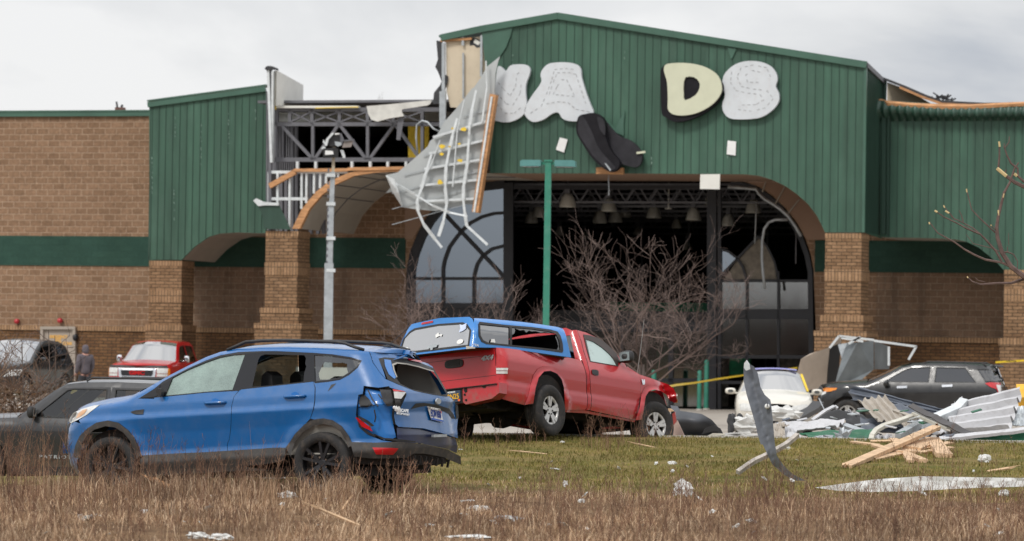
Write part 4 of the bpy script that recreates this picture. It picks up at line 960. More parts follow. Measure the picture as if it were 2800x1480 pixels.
# roof rails
for s_ in (1, -1):
    mb = MB(); xs_ = np.linspace(tl[12][0] - .05, -.42, 16); pts = []
    for x in xs_:
        h = float(S1.hw(np.array([x]), np.array([float(zt_f(x)) - .001]))[0]); e_ = min((xs_[0] - x) / .25, (x - xs_[-1]) / .3, 1); pts.append((x, s_ * (h - .02), float(zt_f(x)) + .012 + .06 * sst(e_)))
    mb.tube(pts, .018, 8); mb.build('roof_rail', m_plas, suv.root, True)
mb = MB(); xa, za = -.42, float(zt_f(-.42)) + .05; mb.lathe([(.05, 0), (.045, .025), (0, .035)], (xa, 0, za - .01), 'z', 12); mb.tube([(xa, 0, za), (xa - .26, 0, za + .2)], .004, 5); mb.build('antenna', m_plas, suv.root)
# door handles
for s_ in (1, -1):
    for c in (q1([(1800, 730)])[0], q2([(590, 660)])[0]):
        (x, z), = S1.local([c]); h = float(S1.hw(np.array([x]), np.array([z]))[0])
        mb = MB(); V = []
        mb.tube([(x + .13, s_ * (h + .005), z), (x + .1, s_ * (h + .035), z), (x - .1, s_ * (h + .035), z + .005), (x - .13, s_ * (h + .005), z + .005)], .016, 8); mb.build('door_handle', m_blue, suv.root, True)
        mb = MB(); mb.lathe([(0, s_ * .002), (.055, s_ * .002)], (x, s_ * h, z), 'y', 16); mb.build('handle_recess_patch', m_bluein, suv.root)
for c in (q1([(1870, 722)])[0],):
    (x, z), = S1.local([c]); h = float(S1.hw(np.array([x]), np.array([z]))[0]); mb = MB(); mb.lathe([(0, .052), (.011, .05), (.011, .03)], (x, h, z), 'y', 10); mb.build('door_lock', m_chrome, suv.root)
S1.panel('side_vent', q1([(870, 828), (920, 812), (1020, 800), (1010, 858), (930, 858), (900, 850)]), m_plas, off=.008)
# rear end
win_fr = q2([(1500, 245), (1560, 232), (1800, 245), (1960, 290), (2100, 345), (2150, 430), (2262, 632), (2250, 662), (2100, 640), (1900, 598), (1700, 520), (1600, 472), (1560, 370), (1505, 275)])
win_op = q2([(1640, 305), (1690, 288), (1800, 298), (1950, 335), (2100, 388), (2150, 470), (2245, 632), (2195, 640), (2000, 612), (1850, 575), (1740, 520), (1690, 450), (1655, 370)])
hatch = hatchL[-1:] + q2([(1625, 560), (1800, 606), (1810, 640), (1740, 790), (1690, 770), (1672, 870), (1690, 960), (1722, 990), (2000, 1008), (2200, 1060), (2372, 1115), (2362, 1000), (2372, 900), (2365, 800), (2335, 715), (2275, 655), (2250, 662), (2100, 640), (1900, 598), (1700, 520)])
S1.panel('tailgate', hatch, m_blue, step=4)
S1.panel('rear_window_frame', win_fr, m_plas, off=.003, holes=[win_op], step=4)
S1.panel('inner_pillar', q2([(1560, 255), (1630, 262), (1640, 305), (1655, 370), (1690, 450), (1670, 470), (1610, 420), (1570, 330)]), m_bluein, off=.008, step=4)
S1.panel('window_seal', q2([(1640, 305), (1690, 286), (1800, 296), (1950, 333), (2100, 386), (2104, 396), (1950, 345), (1800, 310), (1700, 300), (1660, 320), (1670, 375), (1700, 450), (1690, 455), (1655, 372)]), m_int, off=.012, step=4)
sp = q2([(1405, 168), (1500, 178), (1700, 205), (1900, 255), (2040, 300), (2092, 335), (2098, 350), (1960, 292), (1800, 246), (1560, 232), (1500, 246), (1560, 400), (1580, 468), (1520, 400), (1445, 290)])
S1.panel('spoiler', sp, m_blue, off=.004, step=4)
S1.panel('brake_lamp', q2([(1800, 240), (1950, 270), (1968, 292), (1815, 262)]), m_lens_r, off=.02, step=4)
sweep(suv, S1, 'spoiler_top', [(tl[-1][0], tl[-1][1]), (-.40, float(zt_f(-.40))), (-.70, float(zt_f(-.70)) - .01)], m_blue, crown=.05, yfac=.97)
S1.panel('handle_recess_patch', q2([(1850, 798), (1905, 735), (2000, 728), (2150, 752), (2270, 790), (2320, 850), (2340, 905), (2300, 900), (2270, 850), (2160, 795), (2020, 762), (1960, 770)]), m_intd, off=.004, step=4)  # dark patch painted for the shade under the tailgate overhang
S1.panel('garnish', q2([(2335, 720), (2362, 760), (2370, 900), (2345, 905), (2335, 800)]), m_plas, off=.012, step=4)
pl = S1.panel('licence_plate', q2([(2020, 765), (2163, 792), (2196, 945), (2062, 915)]), m_white2, off=.02, step=6, smooth=False)
S1.panel('plate_header', q2([(2024, 770), (2163, 796), (2168, 815), (2028, 792)]), m_int, off=.023, step=6, parent=pl)
S1.panel('plate_strip', q2([(2058, 893), (2190, 922), (2195, 942), (2062, 914)]), M('plate_blue', (.03, .12, .5), rough=.5), off=.023, step=6, parent=pl)
S1.panel('sticker', q2([(2150, 812), (2172, 816), (2172, 848), (2152, 842)]), M('orange_sticker', (.8, .2, .04), rough=.5), off=.024, step=6, parent=pl)
def badge(S, name, s_, pa, pb, size, mat, parent, off=.01, bold=0.0, shear=0.0, sx=1.0):
    """lettering centred between two pixels that give its baseline direction"""
    p = S.hit([pa[0], pb[0]], [pa[1], pb[1]], off); a, b = Vector(p[0]), Vector(p[1]); x = (b - a).normalized(); z = Vector((0, 0, 1)); n = x.cross(z).normalized(); z = n.cross(x)
    Mx = Matrix((x, -n if False else z, n)).transposed().to_4x4(); c = (a + b) / 2; Mx.translation = c
    n_ = x.cross(z); Mx = Matrix((x, z, n_)).transposed().to_4x4(); Mx.translation = c
    return text(name, s_, size, mat, parent, Mx, ext=.003, bold=bold, font_shear=shear, sx=sx)
m_pblue = M('plate_text', (.03, .07, .3), rough=.5); m_ptxt = M('dark_text', (.03, .03, .04), rough=.5)
badge(S1, 'plate_text', 'EQN 036', q2([(2042, 842)])[0], q2([(2178, 872)])[0], .115, m_pblue, pl, off=.025, sx=.62, bold=.002)
badge(S1, 'plate_text', 'HERITAGE', q2([(2035, 783)])[0], q2([(2150, 802)])[0], .034, m_white2, pl, off=.026, sx=1.3, bold=.001)
badge(S1, 'badge', 'ESCAPE', q2([(1700, 806)])[0], q2([(1830, 818)])[0], .045, m_chrome, suv.root, off=.01, sx=1.3, bold=.003)
badge(S1, 'badge', 'ECOBOOST', q2([(1718, 845)])[0], q2([(1805, 858)])[0], .028, m_chrome, suv.root, off=.01, sx=1.6, bold=.002)
mb_p = S1.hit(*zip(*q2([(2142, 710)])), .012)[0]
mb = MB(); V = [(0, .075 * math.cos(a), .036 * math.sin(a)) for a in [2 * math.pi * k / 24 for k in range(24)]]; V += [(-.012, v[1] * .9, v[2] * .9) for v in V]; V = [tuple(np.array(v) + mb_p) for v in V]
suv.part('emblem', V, [tuple(range(24, 48))[::-1]] + [(k, (k + 1) % 24, 24 + (k + 1) % 24, 24 + k) for k in range(24)], m_galv, smooth=False)
# torn rear corner
S1.panel('inner_panel', q2([(1265, 645), (1330, 640), (1500, 755), (1692, 772), (1674, 870), (1690, 965), (1722, 1110), (1560, 1125), (1400, 1075), (1290, 975), (1255, 860)]), m_bluein, off=-.045, step=4)
S1.panel('lamp_recess', q2([(1335, 545), (1500, 560), (1640, 575), (1680, 700), (1690, 775), (1500, 765), (1400, 690), (1325, 640)]), m_bluein, off=-.06, step=4)
S1.panel('torn_void', q2([(1300, 640), (1345, 640), (1440, 740), (1370, 785), (1290, 770), (1275, 700)]), m_intd, off=-.03, step=4)
S1.panel('lamp_housing', q2([(1515, 575), (1640, 580), (1665, 680), (1655, 770), (1600, 765), (1550, 700)]), m_plas, off=-.01, step=4)
S1.panel('lamp_housing', q2([(1680, 690), (1740, 690), (1735, 775), (1690, 765)]), m_plas, off=.004, step=4)
S1.panel('tail_lamp', q2([(1662, 612), (1795, 615), (1742, 688), (1672, 684)]), m_lens_w, off=.012, step=4)
S1.panel('tail_lamp_lens', q2([(1650, 585), (1792, 612), (1662, 611)]), m_lens_r, off=.014, step=4)
mb = MB(); pA, pB, pC = [Vector(S1.hit(*zip(*q2([c])), .03)[0]) for c in ((1265, 882), (1440, 1035), (1410, 965))]
S1.panel('broken_lens', q2([(1262, 880), (1290, 885), (1420, 990), (1450, 1040), (1330, 985)]), m_lens_r, off=.03, step=4)
S1.panel('broken_lens', q2([(1285, 860), (1300, 862), (1395, 910), (1465, 975), (1440, 985), (1330, 915)]), m_plas, off=.035, step=4)
S1.panel('lens_shard', q2([(1405, 960), (1425, 975), (1445, 1005), (1420, 990)]), m_chrome, off=.04, step=4)
S1.panel('gap', q2([(1262, 880), (1300, 960), (1400, 1050), (1470, 1080), (1470, 1105), (1380, 1072), (1290, 990)]), m_intd, off=.006, step=4)
S1.panel('bumper_gap', q2([(1440, 1060), (1560, 1110), (1740, 1128), (1900, 1148), (1900, 1160), (1720, 1150), (1540, 1128)]), m_intd, off=.008, step=4)
for k, pts in enumerate([[(1460, 800), (1475, 880), (1465, 940)], [(1395, 600), (1440, 700), (1500, 760)], [(1500, 640), (1540, 700)]]):
    p = S1.hit(*zip(*q2(pts)), .02); mb = MB(); mb.tube([tuple(a) for a in p], .008, 5); mb.build('loose_wire', m_plas, suv.root)
mb = MB()
for c, r_ in (((1668, 790), .035), ((1695, 800), .04), ((1650, 775), .02)):
    p = S1.hit(*zip(*q2([c])), .02)[0]; n = 8
    mb.lathe([(0, .02), (r_ * .7, .015), (r_, 0), (0, -.01)], (p[0] - .02, p[1], p[2]), 'x', n)
mb.build('foam_scrap', m_white2, suv.root)
S1.panel('dent', q2([(985, 530), (1040, 515), (1000, 560), (945, 605)]), m_blk, off=.002, step=4)
# exposed lower tailgate beam, bumper cladding
S1.panel('bumper_beam', q2([(1722, 990), (2000, 1010), (2200, 1062), (2372, 1118), (2398, 1200), (2385, 1290), (2250, 1232), (2000, 1178), (1760, 1150), (1722, 1110)]), M('dark_blue_paint', (.008, .02, .085), rough=.35, var=.3, coat=.4), off=-.03, step=4)
S1.panel('rear_bumper', q4([(1195, 440), (1480, 446), (1720, 432), (1780, 436), (2000, 460), (2250, 518), (2392, 590), (2396, 680), (2330, 655), (2200, 600), (2000, 562), (1880, 560), (1800, 605), (1600, 612), (1400, 610), (1240, 592)]), m_plas2, off=.012, step=4)
S1.panel('bumper_underside', q4([(1240, 592), (1600, 612), (1800, 605), (1880, 560), (2000, 562), (2200, 600), (2330, 655), (2250, 690), (2100, 700), (1900, 690), (1600, 700), (1300, 690), (1220, 680)]), m_under, off=-.04, step=4)
S1.panel('reflector', q4([(1440, 500), (1712, 505), (1655, 570), (1480, 565)]), m_lens_r, off=.018, step=4)
for k in range(7):
    a = q4([(1900 + k * 62, 575 + k * 9)])[0]; p = Vector(S1.hit([a[0]], [a[1]], .0)[0]); mb = MB(); mb.beam(p, p + Vector((.02, 0, -.09)), .03, .02); mb.build('bumper_clip', m_under, suv.root)
mb = MB(); p = Vector(S1.hit(*zip(*q4([(2150, 365)])), .02)[0]); mb.beam(p + Vector((0, .18, 0)), p + Vector((0, -.18, 0)), .03, .03); mb.build('latch', m_galv, suv.root)
# undertray, wheel wells, interior
mb = MB(); mb.box(-.6, 3.2, -.72, .72, .2, .3); mb.box(-.85, 3.3, -.6, .6, .3, .42); mb.build('underbody', m_under, suv.root)
well(suv, 0, .42, .55, .80, .36); well(suv, 2.69, .42, .55, .80, .36)
S1.side_panel('door_card', [S1.local(L1[:1] + q1([(1700, 617), (2055, 597)]) + q2([(400, 542), (790, 500), (1200, 480)])) + [(-.3, .45), (2.2, .45)]], m_int, off=-.09, sides=(1, -1))
S1.side_panel('inner_trim', [[(-.74, 1.0), (-.1, 1.0), (-.1, 1.12), (-.25, 1.5), (-.35, 1.60), (-.56, 1.60)]], m_int, off=-.06, sides=(-1,))
sweep(suv, S1, 'inner_trim', [(-.30, float(zt_f(-.3)) - .06), (-.58, float(zt_f(-.58)) - .05)], m_int, crown=.02, yfac=.95)
mb = MB(); mb.box(1.5, 2.35, -.74, .74, .82, 1.02); mb.build('dashboard', m_intd, suv.root)
for y in (.36, -.36): seat(suv, 1.0, y, .55, m_intd)
mb = MB(); mb.box(-.05, .3, -.62, .62, .4, 1.05); mb.build('rear_bench', m_intd, suv.root)
for y in (.45, -.45):
    V, Fc = slab_data([[(-.12, 1.06), (-.1, 1.26), (-.04, 1.32), (.04, 1.28), (.06, 1.06)]], y - .14, y + .14); suv.part('headrest', V, Fc, m_intd, smooth=False)
mb = MB(); mb.box(.55, 2.2, -.7, .7, .36, .4); mb.build('cabin_floor', m_intd, suv.root)
for y in (.80, -.80):
    for x in (0, 2.69): wheel(suv, x, y, .35, .235, .255, 'ten', m_brim)


# ---------------- the red pickup with a blue cap
trk = Car('pickup_truck', 'red pickup truck nose-down on the kerb carrying a bright blue truck cap', 'pickup truck', 1504.3, 1122, 55.3, .37, R(55), R(5), -R(6.5), hub_y=-.90)
def W_trk(x, z):
    w_ = np.interp(z, [.25, .4, .55, .66, .7, .85, 1.0, 1.08, 1.16, 1.7], [.80, .84, .875, .88, .865, .895, .905, .885, .85, .64])
    for cx in (0, 2.84): r_ = np.hypot(x - cx, z - .37); w_ = w_ + .05 * np.exp(-((r_ - .47) / .085) ** 4) * (z > .1)
    return w_
T1 = Surf(trk, W_trk, interp([(.2, -1.13), (2, -1.13)]), interp([(.2, 3.45), (.5, 3.62), (.75, 3.66), (.95, 3.5), (1.1, 3.45), (2, 3.45)]), ar=.10, af=.7, mr=6)
top_t = q6([(1500, 412), (1640, 500), (1720, 525), (1800, 552), (1870, 580), (1950, 605), (2010, 652), (2036, 700)])
cabtop = q5([(1862, 232), (1940, 222), (2000, 232), (2100, 250), (2200, 285), (2300, 345), (2380, 420), (2445, 492)]) + q6([(1500, 412)])
def W_cab(x, z): return np.interp(z, [.25, .4, .55, .66, .7, .85, 1.0, 1.08, 1.16, 1.72], [.80, .84, .875, .88, .865, .895, .905, .885, .85, .62])
T2 = Surf(trk, W_cab, interp([(.2, .98), (1.15, .98), (1.8, 1.08)]), interp([(.2, 3.6), (2, 3.6)]), ar=.08, af=.7, mr=6)
ct = T2.local(cabtop); ctf = interp(ct)
T2b = Surf(trk, W_cab, T2.xr, T2.xf, ar=.08, af=.7, mr=6, ztop=lambda x: ctf(x), fil=.05)
doorL = q6([(955, 12), (1000, 130), (1030, 250), (1065, 350), (1095, 480), (1105, 700), (1115, 740), (1110, 850), (1095, 890)])
doorR = q6([(1590, 1000), (1625, 900), (1645, 700), (1650, 600), (1640, 508)])
dtop = q6([(1500, 425), (1470, 370), (1400, 292), (1330, 222), (1250, 150), (1150, 85), (1050, 38)])
wdw = q6([(1045, 110), (1130, 140), (1220, 200), (1300, 270), (1350, 330), (1388, 402), (1240, 377), (1100, 352), (1075, 240)])
wfr = q6([(1018, 60), (1100, 72), (1200, 108), (1290, 178), (1370, 258), (1408, 320), (1400, 410), (1240, 384), (1095, 358), (1060, 240)])
gapL = q6([(1005, 345), (1030, 420), (1050, 500), (1055, 700), (1068, 740), (1060, 860), (1040, 886)])
T2.panel('door', doorL + doorR + dtop, m_red1, holes=[wfr], mirror=True)
T2.panel('window_frame', wfr, M('brown_seal', (.05, .035, .03), rough=.5), off=.006, holes=[wdw], mirror=True)
T2.panel('window_pane', wdw, g_crack2, off=-.006, mirror=True)
T2.panel('cab_side', q6([(905, 12), (952, 10)]) + [(a - 1.3, b) for a, b in doorL[1:]] + [(a + 1.3, b) for a, b in gapL[::-1]] + q6([(960, 332), (932, 200), (888, 50)]), m_red1, mirror=True)
cabp = T2.local(q6([(905, 12)]) + cabtop[2:-1]); 
sweep(trk, T2, 'roof', [(1.05, ct[1][1] - .01)] + ct[1:5], m_red1, crown=.07)
sweep(trk, T2, 'windscreen', ct[4:-1], g_crack, crown=.05, bow=.12)
T2.end_panel('cab_rear', [[(-.84, .95), (.84, .95), (.80, 1.15), (.62, 1.66), (.5, 1.72), (-.5, 1.72), (-.62, 1.66), (-.80, 1.15)], [(-.70, 1.2), (.70, 1.2), (.58, 1.6), (-.58, 1.6)]], m_red1, front=False)
T2.end_panel('rear_window', [[(-.70, 1.2), (.70, 1.2), (.58, 1.6), (-.58, 1.6)]], g_tint, front=False, off=-.01)
aro = q6([(372, 832), (415, 740), (440, 620), (470, 505), (520, 435), (590, 405), (680, 410), (760, 450), (820, 520), (852, 620), (864, 750), (850, 840), (822, 888)])
ari = q6([(470, 815), (495, 650), (530, 535), (590, 467), (660, 460), (730, 490), (780, 550), (806, 640), (816, 780), (815, 880)])
bed = q5([(1107, 404), (1240, 412), (1450, 440), (1700, 478), (1925, 517), (2040, 545)]) + gapL[1:] + aro[::-1] + q6([(250, 800), (118, 762), (130, 660), (138, 585)])[:2] + q5([(1168, 958), (1178, 800), (1107, 792)])[:0] + q5([(1162, 950), (1172, 800), (1108, 790)])
T1.panel('bed_side', bed, m_red1, mirror=True)
T1.panel('wheel_flare', aro + ari[::-1], m_red1, off=.006, mirror=True)
T1.panel('sill', q6([(820, 892), (1040, 890), (1590, 1002), (1590, 1022), (1060, 925), (820, 912)]), m_red1, off=-.02, mirror=True)
T1.panel('tail_lamp', q5([(1112, 482), (1150, 480), (1200, 505), (1225, 560), (1236, 625), (1112, 625)]), m_lens_r, off=.01)
T1.panel('reverse_lamp', q5([(1112, 627), (1234, 627), (1230, 655), (1112, 655)]), m_lens_w, off=.012); T1.panel('reverse_lamp', q5([(1112, 662), (1230, 662), (1228, 690), (1114, 690)]), m_lens_w, off=.012)
aro2 = q6([(1592, 1000), (1640, 850), (1655, 720), (1690, 640), (1740, 612), (1830, 620), (1920, 668), (1970, 720), (2002, 800)])
ari2 = q6([(1662, 990), (1685, 850), (1702, 740), (1740, 682), (1800, 665), (1870, 682), (1930, 722), (1968, 792)])
T1.panel('fender', q6([(1643, 508), (1652, 600), (1648, 700), (1640, 760)]) + aro2[2:] + q6([(2020, 812), (2046, 792), (2036, 705), (2010, 652), (1950, 605), (1870, 580), (1800, 552), (1720, 525)]), m_red1, mirror=True)
T1.panel('wheel_flare', aro2 + ari2[::-1], m_red1, off=.006, mirror=True)
T1.panel('cowl_panel', q6([(1500, 425), (1640, 508), (1720, 525), (1640, 500), (1500, 408)]), m_red1, mirror=True)
T1.panel('headlamp', q6([(2030, 700), (2046, 722), (2048, 775), (2036, 770)]), m_lens_w, off=.012, step=3); T1.panel('turn_lamp', q6([(2016, 775), (2046, 775), (2044, 808), (2022, 808)]), m_lens_a, off=.014, step=3)
ht = T1.local(top_t)
sweep(trk, T1, 'hood', ht[:-2], m_red1, crown=.12, bow=.08)
T1.end_panel('grille', [[(-.62, .62), (.62, .62), (.58, .86), (-.58, .86)]], m_black, off=.002)
T1.end_panel('nose', [[(-.84, .5), (.84, .5), (.84, .93), (.6, .99), (-.6, .99), (-.84, .93)]], m_red1, off=-.02)
T1.end_panel('front_panel', [[(-.75, .45), (.75, .45), (.72, .60), (-.72, .60)]], m_under, off=.0)
# tailgate and bumper
ga = T1.hit(*zip(*q5([(1101, 408), (1101, 795), (1101, 705), (1101, 480)]))); yg = abs(ga[0][1]); zt1_, zb1_ = ga[0][2], ga[1][2]
T1.end_panel('tailgate', [[(-yg, zb1_), (yg, zb1_), (yg, zt1_), (-yg, zt1_)]], m_red1, front=False)
T1.end_panel('tailgate_crease', [[(-yg, ga[2][2] - .006), (yg, ga[2][2] - .006), (yg, ga[2][2]), (-yg, ga[2][2])]], m_intd, front=False, off=.002)
T1.end_panel('tailgate_crease', [[(-yg, ga[3][2] - .005), (yg, ga[3][2] - .005), (yg, ga[3][2]), (-yg, ga[3][2])]], m_intd, front=False, off=.002)
hp = T1.hit(*zip(*q5([(650, 582)])))[0]
mb = MB(); mb.slab([[(.16 * math.copysign(abs(math.cos(a)) ** .5, math.cos(a)), .06 * math.copysign(abs(math.sin(a)) ** .6, math.sin(a))) for a in [2 * math.pi * k / 20 for k in range(20)]]], -.012, .01)
o = mb.build('tailgate_handle', m_plas, trk.root); o.location = (-1.135, hp[1], hp[2]); o.rotation_euler = (0, 0, -math.pi / 2)
mb = MB(); mb.box(-.1, .1, -.02, .0, -.025, .02); oo = mb.build('handle_recess_patch', m_intd, o)
hp = T1.hit(*zip(*q5([(1010, 520)])))[0]; REAR = Matrix(((0, 0, -1), (-1, 0, 0), (0, 1, 0))).to_4x4()
text('badge', '4X4', .09, m_galv, trk.root, Matrix.Translation((-1.137, hp[1], hp[2])) @ REAR, bold=.004, font_shear=.3, sx=1.3)
mb = MB(); mb.slab([[(-.93, .62), (.93, .62), (.93, .47), (.80, .40), (.35, .36), (.3, .40), (-.3, .40), (-.35, .36), (-.80, .40), (-.93, .47)]], -.08, .12)
o = mb.build('rear_bumper', m_red1, trk.root); zbp = T1.hit(*zip(*q5([(1175, 800)])))[0][2]
o.location = (-1.24, 0, zbp - .62 - .01); o.rotation_euler = (0, 0, -math.pi / 2)
mb = MB(); mb.beam((-.9, -.09, .60), (.9, -.09, .60), .03, .015); mb.box(-.3, .3, -.087, -.0805, .385, .60); mb.build('bumper_step', m_under, o)
def blotch(cx, cz, r, seed, n=11, sx=1.0): rr_ = random.Random(seed); return [(cx + r * sx * rr_.uniform(.6, 1.2) * math.cos(2 * math.pi * k / n), cz + r * rr_.uniform(.6, 1.2) * math.sin(2 * math.pi * k / n)) for k in range(n)]
for cx, cz, r_, sx_ in ((.36, .56, .035, 1), (.34, .50, .02, 1), (.68, .585, .022, 1.6), (.36, .42, .02, 1)): slab('rust_hole', [blotch(cx, cz, r_, int(cz * 99), sx=sx_)], -.0875, -.081, m_under, o)
slab('scuff_strip', [[(.4, .595), (.62, .60), (.62, .61), (.4, .61)]], -.086, -.081, m_int, o)
pl = slab('licence_plate', [[(-.035, .41), (.275, .41), (.275, .57), (-.035, .57)]], -.1, -.094, M('plate_navy', (.03, .05, .09), rough=.5), o)
m_pyel = M('plate_yellow', (.75, .42, .03), rough=.5)
text('plate_text', '8BN25', .105, m_pyel, pl, Matrix.Translation((.125, -.101, .485)) @ STAND, sx=.85, bold=.002)
text('plate_text', 'MICHIGAN', .03, m_white2, pl, Matrix.Translation((.12, -.101, .552)) @ STAND, sx=.9, bold=.001)
text('plate_text', 'VETERAN', .028, m_pyel, pl, Matrix.Translation((.11, -.101, .427)) @ STAND, sx=.9, bold=.001)
slab('sticker', [[(.23, .415), (.265, .415), (.265, .445), (.23, .445)]], -.102, -.1005, M('orange_tab', (.85, .15, .03), rough=.5), pl)
# the cap, sitting too far back over the tailgate
zc0 = 0.0; cap = Car('truck_cap', 'bright blue truck cap knocked askew on the red pickup bed, one side window broken', 'truck cap', *q5([(838, 395)])[0], 54.25, 0, R(44.5), R(3.6), -R(5.3), ref=(0, -.80, 0)); tcap = cap.root
def W_cap(x, z): return np.interp(z, [-.1, 0, .25, .45], [.81, .80, .765, .66])
def xcap(off): return interp([(-.2, -.06 + off), (.45, .14 + off)])
T3 = Surf(cap, W_cap, xcap(0), interp([(-2, 2.4), (2, 2.4)]), ar=.06, af=.05, mr=6)
ctop = q5([(862, 80), (1000, 88), (1200, 104), (1400, 124), (1600, 150), (1780, 178), (1835, 196), (1852, 214)])
cl_ = T3.local(ctop); cf = interp([(cl_[0][0] - 1, cl_[0][1] + .04)] + cl_)
T4 = Surf(cap, W_cap, T3.xr, T3.xf, ar=.06, af=.05, mr=6, ztop=lambda x: cf(x) + .0, fil=.06)
cwf = q5([(910, 150), (925, 122), (1200, 155), (1500, 180), (1700, 207), (1780, 230), (1815, 280), (1835, 360), (1842, 440), (1830, 460), (1600, 427), (1300, 395), (1000, 366), (945, 340), (914, 280)])
cp1 = q5([(932, 150), (1250, 182), (1252, 372), (1020, 350), (965, 322), (936, 268)]); cp2 = q5([(1280, 184), (1500, 202), (1690, 230), (1762, 256), (1796, 330), (1808, 430), (1600, 406), (1280, 376)])
cside = q5([(868, 82)]) + ctop[1:] + q5([(1872, 270), (1930, 512), (1700, 480), (1400, 436), (1240, 416), (1105, 404), (900, 402), (838, 394)])
T4.panel('cap_side', cside, m_cap, holes=[cwf], mirror=True, parent=tcap)
T4.panel('window_frame', cwf, m_plas, off=.005, holes=[cp1, cp2], mirror=True, parent=tcap)
T4.panel('window_pane', cp1, glassmat('cap_glass', (.05, .05, .055), minr=.24), off=-.006, mirror=True, parent=tcap)
T4.side_panel('window_pane', [T4.local(cp2)], g_tint, off=-.006, sides=(1,), parent=tcap)
T4.panel('glass_shard', q5([(1280, 184), (1312, 190), (1318, 215), (1310, 245), (1290, 262), (1280, 270)]), g_tint, off=-.004, parent=tcap, step=3)
T4.panel('glass_shard', q5([(1312, 190), (1500, 202), (1690, 230), (1760, 256), (1740, 250), (1640, 232), (1600, 240), (1540, 222), (1500, 226), (1470, 215), (1440, 238), (1415, 208), (1370, 214), (1340, 200)]), g_tint, off=-.004, parent=tcap, step=3)
T4.panel('glass_shard', q5([(1796, 330), (1808, 430), (1775, 428), (1792, 390), (1775, 330), (1760, 290), (1765, 262)]), g_tint, off=-.004, parent=tcap, step=3)
sweep(cap, T4, 'cap_roof', [cl_[0]] + cl_[1:], m_cap, crown=.05, parent=tcap)
yr = .80; zt2 = cl_[0][1]
T4.side_panel('cap_lining', [[(x_, z_) for x_, z_ in T4.local(cside)], T4.local(cwf)], m_intd, off=-.03, parent=tcap, sides=(-1,))
T4.side_panel('cap_lining', [[(x_, z_) for x_, z_ in T4.local(cside)]], M('cap_lining', (.09, .06, .045), rough=.9, var=.3), off=-.05, parent=tcap, sides=(1,))
sweep(cap, T4, 'cap_lining', cl_, m_intd, crown=.05, parent=tcap, off=-.05, inset=.04)
mb = MB(); mb.box(2.0, 2.03, -.64, .64, -.02, .36); mb.build('cap_front', m_intd, tcap); MB().box(.06, 2.0, -.72, .72, .0, .03).build('cap_floor', M('brown_lining', (.06, .04, .03), rough=.9, var=.3), tcap)
rl = [(-.80, -.02), (.80, -.02), (.765, .25), (.66, zt2 - .02), (.6, zt2 + .02), (0, zt2 + .055), (-.6, zt2 + .02), (-.66, zt2 - .02), (-.765, .25)]
gl_ = [(-.73, .01), (.73, .01), (.70, .25), (.60, zt2 - .09), (.5, zt2 - .05), (0, zt2 - .03), (-.5, zt2 - .05), (-.60, zt2 - .09), (-.70, .25)]
gi_ = [(-.70, .04), (.70, .04), (.67, .25), (.57, zt2 - .11), (.48, zt2 - .08), (0, zt2 - .06), (-.48, zt2 - .08), (-.57, zt2 - .11), (-.67, .25)]
T4.end_panel('cap_rear', [rl, gl_], m_cap, front=False, parent=tcap)
T4.end_panel('window_frame', [gl_, gi_], m_plas, front=False, off=.006, parent=tcap)
T4.end_panel('rear_glass', [gi_], glassmat('cap_rear_glass', (.05, .05, .05), minr=.03, refl=.5, rough=.2), front=False, off=.002, parent=tcap)
T4.end_panel('brake_lamp', [[(.12, zt2 + .0), (.36, zt2 - .01), (.36, zt2 + .02), (.12, zt2 + .03)]], m_lens_r, front=False, off=.012, parent=tcap)
for c, a_, b_ in (((718, 338), .065, .035), ((128, 430), .055, .04)):
    p = T4.hit(*zip(*q5([c])))[0]; T4.end_panel('sticker', [[(p[1] + a_ * math.cos(t_), p[2] + b_ * math.sin(t_)) for t_ in [2 * math.pi * k / 18 for k in range(18)]]], m_white2, front=False, off=.012, parent=tcap)
m_stk = M('pale_blue_sticker', (.55, .62, .8), rough=.4)
T4.panel('sticker', q5([(715, 150), (740, 160), (790, 138), (782, 200), (745, 225), (705, 238), (722, 200)]), m_stk, off=.012, parent=tcap, step=4)
T4.panel('sticker', q5([(450, 268), (480, 240), (490, 262), (525, 258), (515, 285), (495, 275), (470, 290), (452, 300)]), m_white2, off=.012, parent=tcap, step=4)
T4.panel('sticker', q5([(1050, 312), (1085, 312), (1095, 350), (1040, 348)]), m_white2, off=.012, parent=tcap, step=4)
T4.panel('door_handle', q5([(362, 400), (385, 380), (475, 366), (465, 400), (425, 408), (420, 432), (400, 435), (395, 412), (365, 418)]), m_galv, off=.02, parent=tcap, step=4)
T4.panel('bracket', q5([(785, 390), (870, 402), (868, 418), (790, 425)]), m_int, off=.02, parent=tcap, step=4)
badge(T4, 'badge', 'LEER', q5([(852, 374)])[0], q5([(905, 384)])[0], .045, m_white2, tcap, off=.01, sx=1.2)
# fittings
T2.panel('door_handle', q6([(1108, 450), (1120, 445), (1170, 452), (1184, 470), (1182, 505), (1165, 512), (1120, 498), (1108, 480)]), m_plas, off=.012, mirror=True, step=3)
p = T2.hit(*zip(*q6([(1405, 375)])))[0]; mirror_part(trk, p[0] + .05, abs(p[1]), p[2] + .09, m_plas, w_=.24, h=.19, d_=.15)
pa = T1.hit(*zip(*q6([(1628, 505)])))[0]; mb = MB(); a_ = Vector((pa[0], pa[1] + .03, pa[2]))
tip = trk.Mi @ (P(1761, 874, 57.2) - trk.o); mb.tube([a_, (a_ + tip) / 2 + Vector((.01, 0, 0)), tip], [.006, .004, .0025], 5); mb.lathe([(.02, 0), (.014, .03), (0, .04)], a_, 'z', 10); mb.build('antenna', m_galv, trk.root)
T1.panel('emblem', q6([(1655, 552), (1668, 556), (1672, 575), (1676, 556), (1690, 556), (1690, 605), (1668, 610), (1660, 590)]), m_chrome, off=.012, step=3)
